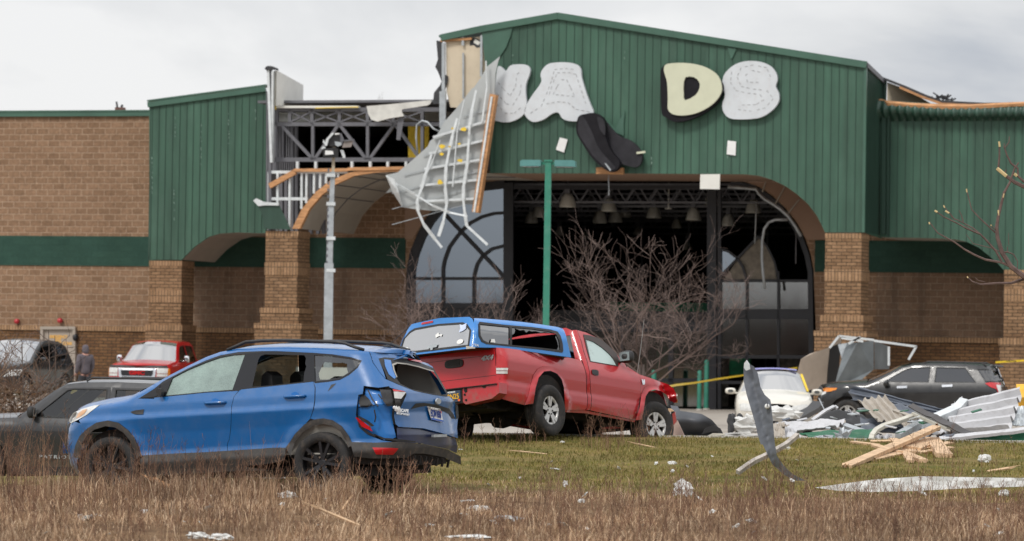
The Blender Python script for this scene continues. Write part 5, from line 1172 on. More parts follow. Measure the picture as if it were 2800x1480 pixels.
# bed interior, frame, wells
mb = MB(); mb.box(-1.1, .93, -.8, .8, .72, .76); mb.box(.90, .94, -.8, .8, .72, 1.1); mb.build('bed_floor', m_under, trk.root)
mb = MB(); mb.box(-1.1, 3.3, -.5, -.38, .38, .55); mb.box(-1.1, 3.3, .38, .5, .38, .55); mb.box(-1.0, -.5, -.5, .5, .35, .6); mb.box(.3, 3.3, -.6, .6, .5, .62); mb.box(-.1, .1, -.7, .7, .3, .44)
mb.lathe([(0, -.16), (.13, -.12), (.15, 0), (.13, .12), (0, .16)], (0, -.05, .33), 'y', 14); mb.build('chassis', m_under, trk.root)
mb = MB(); mb.lathe([(.11, -.3), (.12, 0), (.11, .3), (0, .3)], (-.75, .2, .42), 'y', 14); mb.build('silencer', m_under, trk.root, True)
well(trk, 0, .47, .5, .86, .42); well(trk, 2.84, .47, .45, .86, .42)
mb = MB(); mb.box(1.1, 2.2, -.78, .78, .55, .6); mb.box(1.05, 1.25, -.7, .7, .6, 1.2); mb.box(2.1, 2.5, -.8, .8, .8, 1.1); mb.build('cab_interior', m_intd, trk.root)
for x, st in ((0, 0), (2.84, -R(13))):
    for y in (-.81, .81): wheel(trk, x, y, .372, .25, .218, 'five', m_alloy, steer=st)

# ---------------- simpler vehicles, built the same way from their own outlines
def simple_car(c, W, xr, xf, top, belt, wins, doors, wh, r, paint_m, ar=.35, af=.7, pane=None, hood=None, ws=None, roof=None, backg=None, bottom=.22, archr=None, front=(), rear=(), handles=None, rim='five', rimmat=None, crown=.05, hoodcrown=.08, mf=3.0, mr=5.0, inner=True, trimz=None, wy=None):
    zt = interp(top); A = archr or r * 1.22
    Sx = Surf(c, W, xr, xf, ar=ar, af=af, ztop=zt, fil=.05, mf=mf, mr=mr)
    xs_ = [p[0] for p in top]; x0, x1 = min(xs_), max(xs_)
    lower = [(x1, top[0][1])] if top[0][0] == x1 else []
    tp = sorted(top, reverse=True)
    loop = list(tp) + [(x0 - .0, bottom + .2), (x0 + .12, bottom)]
    bot = []
    for cx in sorted(wh): bot += [(cx - A, bottom)] + [(cx + A * math.cos(t_), r + (A) * math.sin(t_)) for t_ in [math.pi * (1 - k / 12) for k in range(13)] if r + A * math.sin(t_) > bottom + .02] + [(cx + A, bottom)]
    loop += bot + [(x1 - .12, bottom), (x1, bottom + .2)]
    Sx.side_panel('body_side', [loop] + list(wins), paint_m, step=.07)
    for d_ in doors:
        Sx.side_panel('door', [d_] + [w_ for w_ in wins if inside((sum(a for a, b in w_) / len(w_), sum(b for a, b in w_) / len(w_)), [d_])], paint_m, off=.006, step=.07)
    for w_ in wins:
        Sx.side_panel('window_pane', [w_], pane or g_tint, off=-.008, step=.08)
        cx_ = sum(a for a, b in w_) / len(w_); cz_ = sum(b for a, b in w_) / len(w_)
        big = [(cx_ + (a - cx_) * 1.05, cz_ + (b - cz_) * 1.08) for a, b in w_]; Sx.side_panel('window_seal', [big, w_], m_intd, off=.009, step=.08)
    def seg(a, b): P_ = [p for p in tp if a - 1e-6 <= p[0] <= b + 1e-6]; return P_
    sweep(c, Sx, 'hood', seg(*hood), paint_m, crown=hoodcrown, bow=.1); sweep(c, Sx, 'windscreen', seg(*ws), g_wind, crown=.05, bow=.08)
    sweep(c, Sx, 'roof', seg(*roof), paint_m, crown=crown)
    if backg: sweep(c, Sx, 'rear_window', seg(*backg), g_tint, crown=.03)
    for nm, L, m_, off in front: Sx.end_panel(nm, L if isinstance(L[0], list) else [L], m_, off=off)
    for nm, L, m_, off in rear: Sx.end_panel(nm, L if isinstance(L[0], list) else [L], m_, off=off, front=False)
    if trimz: Sx.side_panel('sill_trim', [[(wh[0] + A, bottom - .01), (wh[1] - A, bottom - .01), (wh[1] - A, trimz), (wh[0] + A, trimz)]], m_plas, off=.01)
    for x, z in (handles or []):
        for s_ in (1, -1):
            h = float(Sx.hw(np.array([x]), np.array([z]))[0]); mb = MB(); mb.tube([(x + .1, s_ * (h + .005), z), (x + .08, s_ * (h + .03), z), (x - .08, s_ * (h + .03), z), (x - .1, s_ * (h + .005), z)], .015, 6); mb.build('door_handle', m_chrome if rim == 'hc' else m_galv, c.root, True)
    y_ = wy or float(W(np.array([wh[0]]), np.array([.6]))[0]) - .11; c.hubz = r
    for x in wh:
        for s_ in (1, -1): wheel(c, x, s_ * y_, r, .22, r * .66, rim if rim != 'hc' else 'five', rimmat)
        well(c, x, r * 1.18, .4, y_ + .04, r)
    mb = MB(); mb.box(wh[0] - .4, wh[1] + .4, -y_ + .1, y_ - .1, bottom - .02, bottom + .12); mb.build('underbody', m_under, c.root)
    if inner:
        mb = MB(); xm = roof[1]; mb.box(xm - .1, xm + .6, -y_ + .06, y_ - .06, belt - .3, belt - .06); mb.build('dashboard', m_intd, c.root)
        for y in (.36, -.36): seat(c, xm - .75, y, belt - .5, m_intd, h=.58)
        mb = MB(); mb.box(xm - 2.0, xm - 1.7, -.6, .6, belt - .5, belt + .05); mb.build('rear_bench', m_intd, c.root)
    return Sx
def sym(L): return [(-a, b) for a, b in L[::-1]] 
def rlamp(L): return L

# dark grey boxy car on the left
jeep = Car('parked_car', 'dark grey boxy SUV with open shattered windows behind the nose of the blue SUV', 'car', 56, 1146, 59, .36, math.pi - R(17), 0, 0, ref=(2.02, .86, 1.06))
Wj = lambda x, z: np.interp(z, [.2, .45, .8, .98, 1.06, 1.66], [.84, .87, .875, .87, .83, .68]) + 0 * x
xrj = interp([(0, -.82), (.5, -.88), (1, -.84), (1.1, -.82), (1.66, -.66)]); xfj = interp([(0, 3.3), (.5, 3.45), (.9, 3.42), (1.1, 3.4), (2, 3.4)])
topj = [(3.40, .92), (3.3, 1.0), (2.9, 1.035), (2.12, 1.08), (1.55, 1.50), (1.38, 1.60), (1.1, 1.635), (.5, 1.65), (-.4, 1.63), (-.62, 1.60), (-.80, 1.2), (-.84, 1.0)]
wj1 = [(1.80, 1.10), (1.30, 1.51), (1.18, 1.53), (.66, 1.53), (.66, 1.10)]; wj2 = [(.50, 1.10), (.50, 1.53), (-.16, 1.52), (-.24, 1.12)]; wj3 = [(-.36, 1.13), (-.30, 1.50), (-.52, 1.49), (-.66, 1.15)]
Sj = simple_car(jeep, Wj, xrj, xfj, topj, 1.08, [wj1, wj2, wj3], [[(2.0, .32), (1.95, .9), (1.93, 1.08), (1.36, 1.55), (.60, 1.57), (.58, .32)], [(.56, .32), (.57, 1.57), (-.22, 1.56), (-.33, 1.0), (-.36, .75), (-.05, .70), (.32, .5), (.40, .32)]], (0, 2.635), .35, m_gry,
    hood=(2.12, 3.40), ws=(1.38, 2.12), roof=(-.62, 1.38), pane=g_clear, backg=(-.80, -.62), trimz=.34, handles=((.75, .93), (-.12, .93)),
    front=(('grille', [[(-.45, .66), (.45, .66), (.45, .9), (-.45, .9)]], m_black, .006), ('headlight', [[(-.72, .7), (-.5, .7), (-.5, .88), (-.72, .88)]], m_lens_w, .006), ('headlight', [[(.5, .7), (.72, .7), (.72, .88), (.5, .88)]], m_lens_w, .006), ('front_bumper', [[(-.8, .25), (.8, .25), (.82, .9), (-.82, .9)]], m_gry, .0)),
    rear=(('tailgate', [[(-.8, .25), (.8, .25), (.8, 1.12), (-.8, 1.12)]], m_gry, 0), ('tail_lamp', [[(-.8, .8), (-.62, .8), (-.62, 1.05), (-.8, 1.05)]], m_lens_r, .01), ('tail_lamp', [[(.62, .8), (.8, .8), (.8, 1.05), (.62, 1.05)]], m_lens_r, .01)))
mirror_part(jeep, 1.80, .86, 1.17, m_plas, w_=.17, h=.19, d_=.12)
mb = MB(); mb.tube([(1.05, .58, 1.66), (.95, .58, 1.71), (-.35, .58, 1.71), (-.45, .58, 1.65)], .018, 6); mb.build('roof_rail', m_plas, jeep.root); mb = MB(); mb.tube([(1.05, -.58, 1.66), (.95, -.58, 1.71), (-.35, -.58, 1.71), (-.45, -.58, 1.65)], .018, 6); mb.build('roof_rail', m_plas, jeep.root)
mb = MB(); mb.box(1.62, 1.66, -.12, .14, 1.38, 1.46); mb.build('rear_view_mirror', m_intd, jeep.root)
LS = lambda x, y, z: Matrix.Translation((x, y, z)) @ Matrix(((-1, 0, 0), (0, 0, 1), (0, 1, 0))).to_4x4()
text('badge', 'PATRIOT', .07, m_galv, jeep.root, LS(1.42, Wj(0, np.array(.5)) + .012, .49), sx=1.5, bold=.002, spacing=1.35)

# black SUV behind the debris
exp = Car('parked_car', 'black SUV with chrome door handles parked behind the pile of torn metal', 'car', 2317, 1134, 98.3, .385, math.pi - R(14), 0, 0, ref=(2.86, .92, .385))
We = lambda x, z: np.interp(z + .02 * (x - 1.4), [.2, .45, .75, 1.0, 1.12, 1.2, 1.74], [.93, .96, .97, .985, .96, .93, .70]) + 0 * x
xre = interp([(0, -1.05), (.5, -1.14), (.95, -1.12), (1.15, -1.05), (1.7, -.72)]); xfe = interp([(0, 3.6), (.5, 3.75), (.8, 3.75), (1.0, 3.6), (2, 3.6)])
tope = [(3.72, .90), (3.6, 1.05), (3.3, 1.13), (2.9, 1.17), (2.35, 1.22), (1.55, 1.62), (1.3, 1.68), (.8, 1.725), (0, 1.73), (-.7, 1.68), (-.86, 1.63), (-1.04, 1.2), (-1.1, 1.0)]
we1 = [(1.92, 1.25), (1.44, 1.53), (1.25, 1.60), (.78, 1.62), (.80, 1.26)]; we2 = [(.62, 1.26), (.60, 1.62), (-.12, 1.61), (-.40, 1.27)]; we3 = [(-.66, 1.30), (-.44, 1.59), (-.78, 1.58), (-1.0, 1.36), (-1.0, 1.3)]
Se = simple_car(exp, We, xre, xfe, tope, 1.14, [we1, we2, we3], [[(2.08, .35), (2.08, 1.1), (2.04, 1.28), (1.47, 1.59), (1.2, 1.655), (.72, 1.67), (.70, .35)], [(.68, .35), (.69, 1.67), (-.16, 1.66), (-.48, 1.26), (-.52, .9), (-.1, .82), (.30, .6), (.45, .35)]], (0, 2.86), .385, m_blk,
    hood=(2.35, 3.72), ws=(1.3, 2.35), roof=(-.86, 1.3), backg=(-1.04, -.86), trimz=.4, handles=(), af=.8,
    front=(('grille', [[(-.5, .6), (.5, .6), (.5, .88), (-.5, .88)]], m_plas, .006), ('front_bumper', [[(-.85, .25), (.85, .25), (.9, .86), (-.9, .86)]], m_blk, .0)),
    rear=(('tailgate', [[(-.88, .3), (.88, .3), (.86, 1.16), (-.86, 1.16)]], m_blk, 0), ('licence_plate', [[(-.16, .78), (.16, .78), (.16, .92), (-.16, .92)]], m_white2, .012)))
Se.panel('headlight', e1([(195, 520), (215, 480), (262, 470), (250, 500), (215, 515)]), m_lens_w, off=.01); Se.panel('turn_lamp', e1([(215, 440), (260, 430), (382, 432), (370, 455), (300, 475), (230, 480)]), m_lens_a, off=.01)
Se.panel('tail_lamp', e2([(2105, 722), (2160, 710), (2285, 715), (2292, 860), (2262, 860), (2240, 790), (2180, 770)]), m_lens_r, off=.012); Se.panel('reverse_lamp', e2([(2232, 740), (2285, 745), (2288, 845), (2270, 850), (2250, 790)]), m_lens_w, off=.016)
for a, b in ((1078, 1198), (1605, 1727)): y_ = 425 if a < 1500 else 410; Se.panel('door_handle', e1([(a, y_ - 10), (b, y_ - 14), (b, y_ + 10), (a, y_ + 14)]), m_white2 if False else m_chrome, off=.03)
for s_ in (1, -1): mb = MB(); mb.tube([(1.0, s_ * .62, 1.70), (.85, s_ * .62, 1.77), (-.5, s_ * .62, 1.76), (-.66, s_ * .62, 1.68)], .02, 6); mb.build('roof_rail', m_plas, exp.root)
sweep(exp, Se, 'spoiler', [(-.7, 1.69), (-1.0, 1.655)], m_blk, crown=.04)
mirror_part(exp, 1.85, .95, 1.2, m_blk, w_=.2, h=.17, d_=.14)

# cream car facing the camera
crm = Car('parked_car', 'cream coloured car facing the camera behind the tall bent metal strip', 'car', 2118, 1110, 90.2, .3, -R(90) - R(3), 0, 0, ref=(3.42, 0, .68))
Wc = lambda x, z: np.interp(z, [.15, .4, .7, .9, 1.45], [.84, .9, .915, .88, .62]) + 0 * x
xrc = interp([(0, -.8), (.5, -.9), (.9, -.88), (1.5, -.7)]); xfc = interp([(0, 3.4), (.4, 3.5), (.6, 3.5), (.8, 3.4), (1.5, 3.4)])
topc = [(3.42, .66), (3.3, .78), (2.9, .88), (2.35, .99), (1.6, 1.36), (1.35, 1.44), (.8, 1.48), (.2, 1.45), (-.1, 1.4), (-.6, 1.06), (-.86, 1.0)]
Sc_ = simple_car(crm, Wc, xrc, xfc, topc, .95, [[(1.95, 1.0), (1.45, 1.3), (.75, 1.36), (.72, .98)], [(.62, .98), (.64, 1.36), (.1, 1.32), (-.2, 1.02)]], [[(2.1, .25), (2.08, .95), (1.45, 1.34), (.68, 1.4), (.66, .25)]], (0, 2.62), .32, m_crm, hood=(2.35, 3.42), ws=(1.35, 2.35), roof=(-.1, 1.35), backg=(-.6, -.1), af=.6, mf=4.0, hoodcrown=.07,
    front=(('front_bumper', [[(-.8, .18), (.8, .18), (.88, .4), (.86, .66), (-.86, .66), (-.88, .4)]], m_crm, 0), ('grille', [[(-.36, .55), (.36, .55), (.4, .66), (-.4, .66)]], m_black, .008), ('grille_bar', [[(-.38, .595), (.38, .595), (.38, .62), (-.38, .62)]], m_crm, .014), ('air_intake', [[(-.5, .25), (.5, .25), (.42, .38), (-.42, .38)]], m_black, .006),
           ('headlight', [[(.40, .54), (.80, .55), (.83, .7), (.72, .73), (.42, .68)]], m_lens_w, .012), ('headlight', [[(-.80, .55), (-.40, .54), (-.42, .68), (-.72, .73), (-.83, .7)]], m_lens_w, .012)))
mirror_part(crm, 1.85, .9, 1.0, m_crm, w_=.26, h=.15, d_=.14)
mb = MB(); mb.beam((2.3, .80, 1.02), (1.5, .66, 1.42), .05, .02); mb.build('caution_tape', m_yel, crm.root)
tp = MB(); V = []
for k in range(9): v = -1 + .25 * k; V += [(1.33, .56 * v, 1.505 + .03 * (1 - v * v)), (.5, .56 * v, 1.535 + .03 * (1 - v * v))]
tp.add(V, [(2 * k, 2 * k + 2, 2 * k + 3, 2 * k + 1) for k in range(8)]); tp.build('roof_reflection', M('roof_reflection_tint', (.3, .3, .62), rough=.5, var=.2), crm.root)  # bluish reflection on the roof, painted as a thin coloured sheet

# red pickup facing the camera on the left
gmc = Car('pickup_truck', 'red full-size pickup facing the camera beside the hooded person', 'pickup truck', 374.9, 1012.3, 117.2, .4, -R(90) - R(11.5), 0, 0, ref=(4.62, 0, .97))
Wg = lambda x, z: np.interp(z, [.3, .6, .9, 1.1, 1.2, 1.85], [.92, .97, .985, .97, .90, .70]) + 0 * x
xrg = interp([(0, -1.25), (3, -1.25)]); xfg = interp([(0, 4.5), (.6, 4.62), (1.0, 4.6), (1.15, 4.5), (3, 4.5)])
topg = [(4.56, 1.07), (4.45, 1.13), (4.0, 1.18), (3.35, 1.24), (2.85, 1.70), (2.65, 1.80), (2.3, 1.85), (1.3, 1.85), (1.12, 1.78), (1.0, 1.27), (.9, 1.26), (-1.2, 1.28)]
Sg = simple_car(gmc, Wg, xrg, xfg, topg, 1.25, [[(3.1, 1.25), (2.72, 1.64), (2.6, 1.70), (2.2, 1.72), (2.18, 1.24)], [(2.02, 1.24), (2.04, 1.72), (1.35, 1.70), (1.25, 1.26)]], [[(3.2, .5), (3.2, 1.2), (2.75, 1.72), (2.12, 1.76), (2.1, .5)]], (0, 3.63), .39, m_red2, hood=(3.35, 4.56), ws=(2.65, 3.35), roof=(1.12, 2.65), bottom=.42, af=.35, mf=7.0, crown=.04, hoodcrown=.05,
    front=(('front_panel', [[(-.92, .72), (.92, .72), (.92, 1.08), (-.92, 1.08)]], m_red2, 0), ('grille_surround', [[(-.52, .72), (.52, .72), (.58, .78), (.60, 1.03), (-.60, 1.03), (-.58, .78)], [(-.47, .79), (.47, .79), (.50, .84), (.52, .97), (-.52, .97), (-.50, .84)]], m_chrome, .03), ('grille', [[(-.52, .79), (.52, .79), (.52, .98), (-.52, .98)]], m_black, .012),
           ('headlight', [[(.62, .88), (.93, .88), (.93, 1.04), (.62, 1.04)]], m_lens_w, .02), ('headlight', [[(-.93, .88), (-.62, .88), (-.62, 1.04), (-.93, 1.04)]], m_lens_w, .02), ('turn_lamp', [[(.62, .78), (.93, .78), (.93, .86), (.62, .86)]], m_lens_w, .02), ('turn_lamp', [[(-.93, .78), (-.62, .78), (-.62, .86), (-.93, .86)]], m_lens_w, .02),
           ('bug_shield', [[(-.93, 1.05), (.93, 1.05), (.90, 1.12), (-.90, 1.12)]], m_plas, .04), ('front_bumper', [[(-.96, .48), (.96, .48), (.96, .70), (-.96, .70)]], m_red2, .06), ('air_intake', [[(-.45, .5), (.45, .5), (.45, .62), (-.45, .62)]], m_black, .066)))
Sg.side_panel('turn_lamp', [[(4.38, .8), (4.50, .8), (4.50, 1.03), (4.38, 1.03)]], m_lens_a, off=.012)
FR = Matrix(((0, 0, 1), (1, 0, 0), (0, 1, 0))).to_4x4()
text('badge', 'GMC', .17, m_lens_r, gmc.root, Matrix.Translation((4.64, 0, .885)) @ FR, sx=1.3, bold=.008)
mirror_part(gmc, 2.95, .98, 1.32, m_chrome, w_=.2, h=.22, d_=.14)
mb = MB(); mb.beam((3.22, .5, 1.33), (3.12, -.05, 1.42), .03); mb.beam((3.22, -.15, 1.33), (3.12, -.65, 1.42), .03); mb.build('wiper', m_plas, gmc.root)
mb = MB(); mb.box(-1.15, .95, -.88, .88, .75, .8); mb.build('bed_floor', m_under, gmc.root); Sg.end_panel('tailgate', [[(-.9, .7), (.9, .7), (.9, 1.27), (-.9, 1.27)]], m_red2, front=False)
mb = MB(); mb.box(1.02, 1.06, -.85, .85, .5, 1.25); mb.build('cab_rear', m_red2, gmc.root)
mb = MB(); mb.box(1.07, 1.1, -.72, .72, 1.25, 1.74); mb.build('rear_window', g_tint, gmc.root)

# black crossover at the left edge
bsv = Car('parked_car', 'black crossover half hidden by bare twigs near the beige door', 'car', 30, 1018, 103, .35, -R(90) - R(16), 0, 0, ref=(3.35, .70, .78))
topb = [(3.42, .80), (3.3, .92), (2.9, 1.0), (2.3, 1.08), (1.5, 1.52), (1.3, 1.60), (.8, 1.65), (0, 1.62), (-.5, 1.5), (-.8, 1.1), (-.88, .95)]
Sb_ = simple_car(bsv, Wj, interp([(0, -.85), (.6, -.9), (1.1, -.85), (1.65, -.5)]), interp([(0, 3.35), (.6, 3.5), (.9, 3.4), (2, 3.4)]), topb, 1.05, [[(1.95, 1.1), (1.4, 1.46), (.72, 1.52), (.72, 1.08)], [(.6, 1.08), (.6, 1.52), (0, 1.48), (-.25, 1.12)]], [[(2.05, .3), (2.03, 1.05), (1.4, 1.5), (.66, 1.56), (.65, .3)]], (0, 2.66), .35, m_blk, hood=(2.3, 3.42), ws=(1.3, 2.3), roof=(-.5, 1.3), backg=(-.8, -.5),
    front=(('front_bumper', [[(-.8, .25), (.8, .25), (.82, .8), (-.82, .8)]], m_blk, 0), ('grille', [[(-.4, .5), (.4, .5), (.45, .72), (-.45, .72)]], m_plas, .01)))
Sb_.end_panel('headlight', [[(.5, .66), (.84, .7), (.86, .86), (.6, .82)]], m_lens_w, off=.02); Sb_.end_panel('headlight', [[(-.84, .7), (-.5, .66), (-.6, .82), (-.86, .86)]], m_lens_w, off=.02)
Sb_.side_panel('tail_lamp', [[(-.85, .85), (-.6, .88), (-.62, 1.05), (-.82, 1.05)]], m_lens_r, off=.012)
mirror_part(bsv, 1.8, .86, 1.12, m_blk)

# ------------------------------------------------------------------ things on and around the store
def dashes(mb, pts, D, y, w_=.024, ln=.09, gap=.08):   # dashed outline in façade coordinates
    L = BL(pts, D)
    for a, b in zip(L, L[1:]):
        a = Vector(a); b = Vector(b); d = b - a; n = d.length; t = 0
        while t + ln < n: p = a + d * (t / n); q_ = a + d * ((t + ln) / n); mb.beam((p.x, y, p.y), (q_.x, y, q_.y), w_, .006, up=(0, 1, 0)); t += ln + gap
def smooth_loop(pts, n=3):
    o = []; m = len(pts)
    for i in range(m):
        p0, p1, p2, p3 = [Vector(pts[(i + k - 1) % m]) for k in range(4)]
        for k in range(n):
            t = k / n; o.append(tuple(.5 * ((2 * p1) + (p2 - p0) * t + (2 * p0 - 5 * p1 + 4 * p2 - p3) * t * t + (3 * p1 - p0 - 3 * p2 + p3) * t ** 3)))
    return o
LD = DM + .18
def letter(label, outline, mat, body_name, th=.13):
    o = broot('sign_letter', label, 'sign letter', 'sign letters on the green gable'); L = BL(smooth_loop(zC(outline)), LD)
    slab(body_name, [L], -LD, -LD + th, mat, o); return o
m_stitch = M('stitch_dark', (.38, .39, .4), rough=.7)
n_out = [(45, 520), (60, 440), (95, 455), (118, 475), (150, 435), (215, 425), (270, 430), (298, 460), (290, 510), (268, 570), (265, 640), (272, 720), (255, 790), (200, 835), (130, 857), (60, 850), (28, 820), (35, 640)]
oN = letter('white torn back plate of a curved letter, beside the hanging metal panel', n_out, m_letter, 'back_plate')
mb = MB(); dashes(mb, zC([(60, 560), (100, 610), (150, 660), (190, 590), (200, 500), (240, 470)]), LD, -LD - .004); dashes(mb, zC([(50, 640), (120, 720), (170, 730), (225, 640), (235, 540)]), LD, -LD - .004); dashes(mb, zC([(50, 720), (110, 790), (180, 790), (240, 740)]), LD, -LD - .004); mb.build('bulb_holes', m_stitch, oN)
oA = letter('white back plate shaped like a letter A', [(380, 560), (375, 500), (400, 450), (450, 417), (560, 410), (640, 425), (675, 460), (680, 510), (692, 560), (720, 650), (750, 730), (768, 790), (700, 845), (640, 850), (575, 845), (535, 825), (515, 792), (490, 783), (450, 800), (400, 835), (330, 855), (285, 835), (255, 790), (265, 740), (310, 660)], m_letter, 'back_plate')
mb = MB()
for P_ in ([(440, 650), (470, 560), (500, 490), (580, 485), (640, 500), (680, 620), (720, 740)], [(300, 790), (380, 740), (420, 650), (460, 540), (480, 465), (560, 455), (640, 465)], [(470, 650), (500, 590), (530, 540), (570, 540), (600, 600), (630, 665), (480, 650)], [(420, 720), (500, 705), (580, 710), (640, 760), (740, 780)]): dashes(mb, zC(P_), LD, -LD - .004)
mb.build('bulb_holes', m_stitch, oA)
oD = broot('sign_letter', 'cream letter D on a thick black backing', 'sign letter', 'sign letters on the green gable')
slab('backing', [BL(smooth_loop(zC([(1270, 480), (1300, 430), (1345, 417), (1500, 425), (1640, 475), (1715, 545), (1735, 600), (1700, 700), (1600, 785), (1480, 840), (1380, 855), (1315, 822), (1278, 790), (1272, 640)])), DM + .3)], -DM - .3, -DM - .12, m_lblack, oD)
slab('face', [BL(smooth_loop(zC([(1295, 455), (1320, 422), (1450, 415), (1580, 437), (1680, 492), (1720, 560), (1720, 640), (1660, 720), (1560, 780), (1460, 805), (1370, 800), (1325, 762), (1324, 680), (1318, 560), (1300, 495)])), DM + .36), BL(smooth_loop(zC([(1455, 522), (1520, 522), (1558, 558), (1560, 600), (1530, 655), (1450, 694), (1442, 640), (1440, 590)]), 2), DM + .36)], -DM - .36, -DM - .301, m_cream, oD)
oS = letter('white back plate shaped like a letter S', [(1745, 500), (1790, 450), (1850, 415), (1930, 400), (2020, 408), (2090, 440), (2130, 490), (2140, 540), (2127, 590), (2150, 640), (2150, 700), (2110, 760), (2030, 815), (1950, 832), (1850, 835), (1780, 825), (1738, 780), (1730, 720), (1750, 650), (1732, 600), (1730, 550)], m_letter, 'back_plate')
mb = MB()
for P_ in ([(2090, 520), (2060, 450), (1960, 430), (1870, 450), (1840, 520), (1870, 590), (1960, 610), (2060, 620), (2110, 680), (2050, 750), (1950, 775), (1840, 760)], [(2000, 560), (1920, 560), (1900, 510), (1950, 470), (2040, 490)], [(1800, 480), (1790, 560), (1830, 620), (1920, 640), (2010, 650), (2040, 690), (1980, 725), (1850, 730)]): dashes(mb, zC(P_), LD, -LD - .004)
mb.build('bulb_holes', m_stitch, oS)
# black shell of a torn letter, hanging
ow = broot('sign_letter', 'crumpled black letter shell hanging below the A', 'sign letter')
def facet(name, pts, mat, root, dd, th=.03, zf=None):   # pts with individual depths dd
    L = [BP(*(zf or zC)([p])[0], DM + d_) for p, d_ in zip(pts, dd)]; n = len(L)
    V = L + [p + Vector((0, th, 0)) for p in L]; Fc = [tuple(range(n))[::-1], tuple(n + k for k in range(n))] + [(k, (k + 1) % n, n + (k + 1) % n, n + k) for k in range(n)]
    return mesh(name, V, Fc, mat, root)
def shell(pts, d0, d1, mat, nm='shell'):
    L = BL(smooth_loop(zC(pts)), DM + d1); return slab(nm, [L], -DM - d1, -DM - d0, mat, ow)
shell([(855, 850), (900, 900), (960, 958), (1040, 990), (1100, 1040), (1132, 1105), (1120, 1165), (1085, 1192), (1010, 1178), (950, 1150), (900, 1080), (858, 960)], .2, .34, m_lblack2)
shell([(655, 820), (710, 795), (785, 790), (850, 845), (858, 960), (900, 1070), (962, 1150), (945, 1208), (890, 1225), (825, 1185), (755, 1118), (690, 1020), (642, 930)], .36, .62, m_lblack)
shell([(668, 812), (705, 830), (760, 930), (800, 1030), (850, 1100), (905, 1160), (935, 1200), (890, 1212), (830, 1172), (765, 1105), (700, 1010), (655, 925)], .625, .64, m_lblack2, 'shell_face')
shell([(800, 815), (850, 850), (856, 950), (830, 930), (808, 880)], .625, .66, m_lblack2, 'shell_fold')
facet('trim_bracket', [(1090, 1078), (1155, 1070), (1157, 1085), (1092, 1094)], m_cream, ow, [.4] * 4); facet('trim_bracket', [(664, 812), (674, 812), (693, 845), (683, 850)], m_letter, ow, [.5] * 4); facet('trim_bracket', [(853, 1163), (862, 1162), (902, 1212), (893, 1220)], m_galv, ow, [.9] * 4)
oc_ = broot('broken_board', 'orange-brown board end sticking out under the black letter shell', 'board'); mb = MB(); mb.beam(BP(*zC([(795, 1218)])[0], DM + .12), BP(*zC([(995, 1222)])[0], DM + .12), .16, .2); mb.build('board', m_wood, oc_)
oc_ = broot('chain', 'thin chain dangling from the black letter shell in the entrance', 'chain'); mb = MB()
cp_ = zC([(883, 1225), (884, 1262), (883, 1300), (885, 1340)]) + zE([(1593, 110), (1594, 160), (1593, 205)])
L = [BP(*p, DM - .1) for p in cp_]
for a, b in zip(L, L[1:]):
    for k in range(4): p = a.lerp(b, k / 4); q_ = a.lerp(b, (k + .8) / 4); mb.beam(p, q_, .035 if k % 2 else .02, .02)
mb.build('links', m_galv, oc_)
for k, (pts, lb) in enumerate(((zC([(520, 970), (577, 985), (550, 1083), (490, 1060)]), 'white sheet stuck to the green cladding below the letter A'), (zC([(1770, 993), (1832, 1000), (1828, 1105), (1762, 1095)]), 'white sheet stuck to the green cladding below the letter S'))):
    o = broot('white_sheet', lb, 'sheet', 'white sheets on the cladding'); slab('sheet', [BL(pts, DM + .06)], -DM - .06, -DM - .035, m_white2, o)
o = broot('hanging_panel', 'off-white square panel hanging in front of the entrance top', 'panel'); slab('panel', [BL(zC([(1566, 1245), (1712, 1243), (1709, 1356), (1563, 1354)]), DM + .12)], -DM - .12, -DM - .06, m_white, o)
# sheet of wall metal hanging with its rungs
hp_ = broot('torn_wall_panel', 'large pale corrugated metal wall sheet hanging off the torn gable end', 'metal sheet')
HD = lambda x, y: DM + .95 - .0018 * (x - 1150)
def HP(x, y, off=0): return BP(x, y, HD(x, y) + off)
outl = zB([(1614, 222), (1600, 262), (1586, 330), (1578, 470), (1545, 640), (1520, 800), (1500, 1000), (1470, 1170), (1380, 1175), (1200, 1215), (1080, 1205), (985, 1190), (930, 1095), (880, 985), (955, 968), (1055, 885), (1150, 800), (1165, 765), (1205, 735), (1258, 640), (1330, 560), (1378, 500), (1432, 430), (1448, 420), (1490, 360), (1528, 290)])
vv, ff, _ = tri2d([outl], 7)
V = []; sl = math.tan(R(11))
for a, b in vv:
    ph = (b - a * -.0 + a * .20) / 9.0; V.append(HP(a, b, .03 * mnoise.noise((a / 90, b / 90, 3))))
n = len(V); V2 = V + [p + Vector((0, .02, 0)) for p in V]; mesh('metal_sheet', V2, [f[::-1] for f in ff] + [tuple(n + i for i in f) for f in ff], m_panelw, hp_)
mb = MB()
for k in range(0, 13, 2):                                 # panel laps, parallel to the rungs
    y = 560 + k * 50; x0_ = max(880, 1330 - k * 62); x1_ = 1560 - k * 10
    (xa, ya), (xb, yb) = zB([(x0_ + 40, y + (1560 - x0_) * .21), (x1_, y)]); mb.beam(HP(xa, ya, .045), HP(xb, yb, .045), .02, .02)
mb.build('lap_line', m_galv, hp_)
for a, b in (((1185, 742), (1535, 636)), ((1160, 846), (1508, 762)), ((1130, 945), (1498, 884)), ((1100, 1052), (1482, 1014)), ((1135, 1152), (1455, 1136))):
    mb = MB(); (xa, ya), (xb, yb) = zB([a, b]); mb.beam(HP(xa, ya, .12), HP(xb, yb, .12), .1, .07); mb.build('rung', m_galvw, hp_)
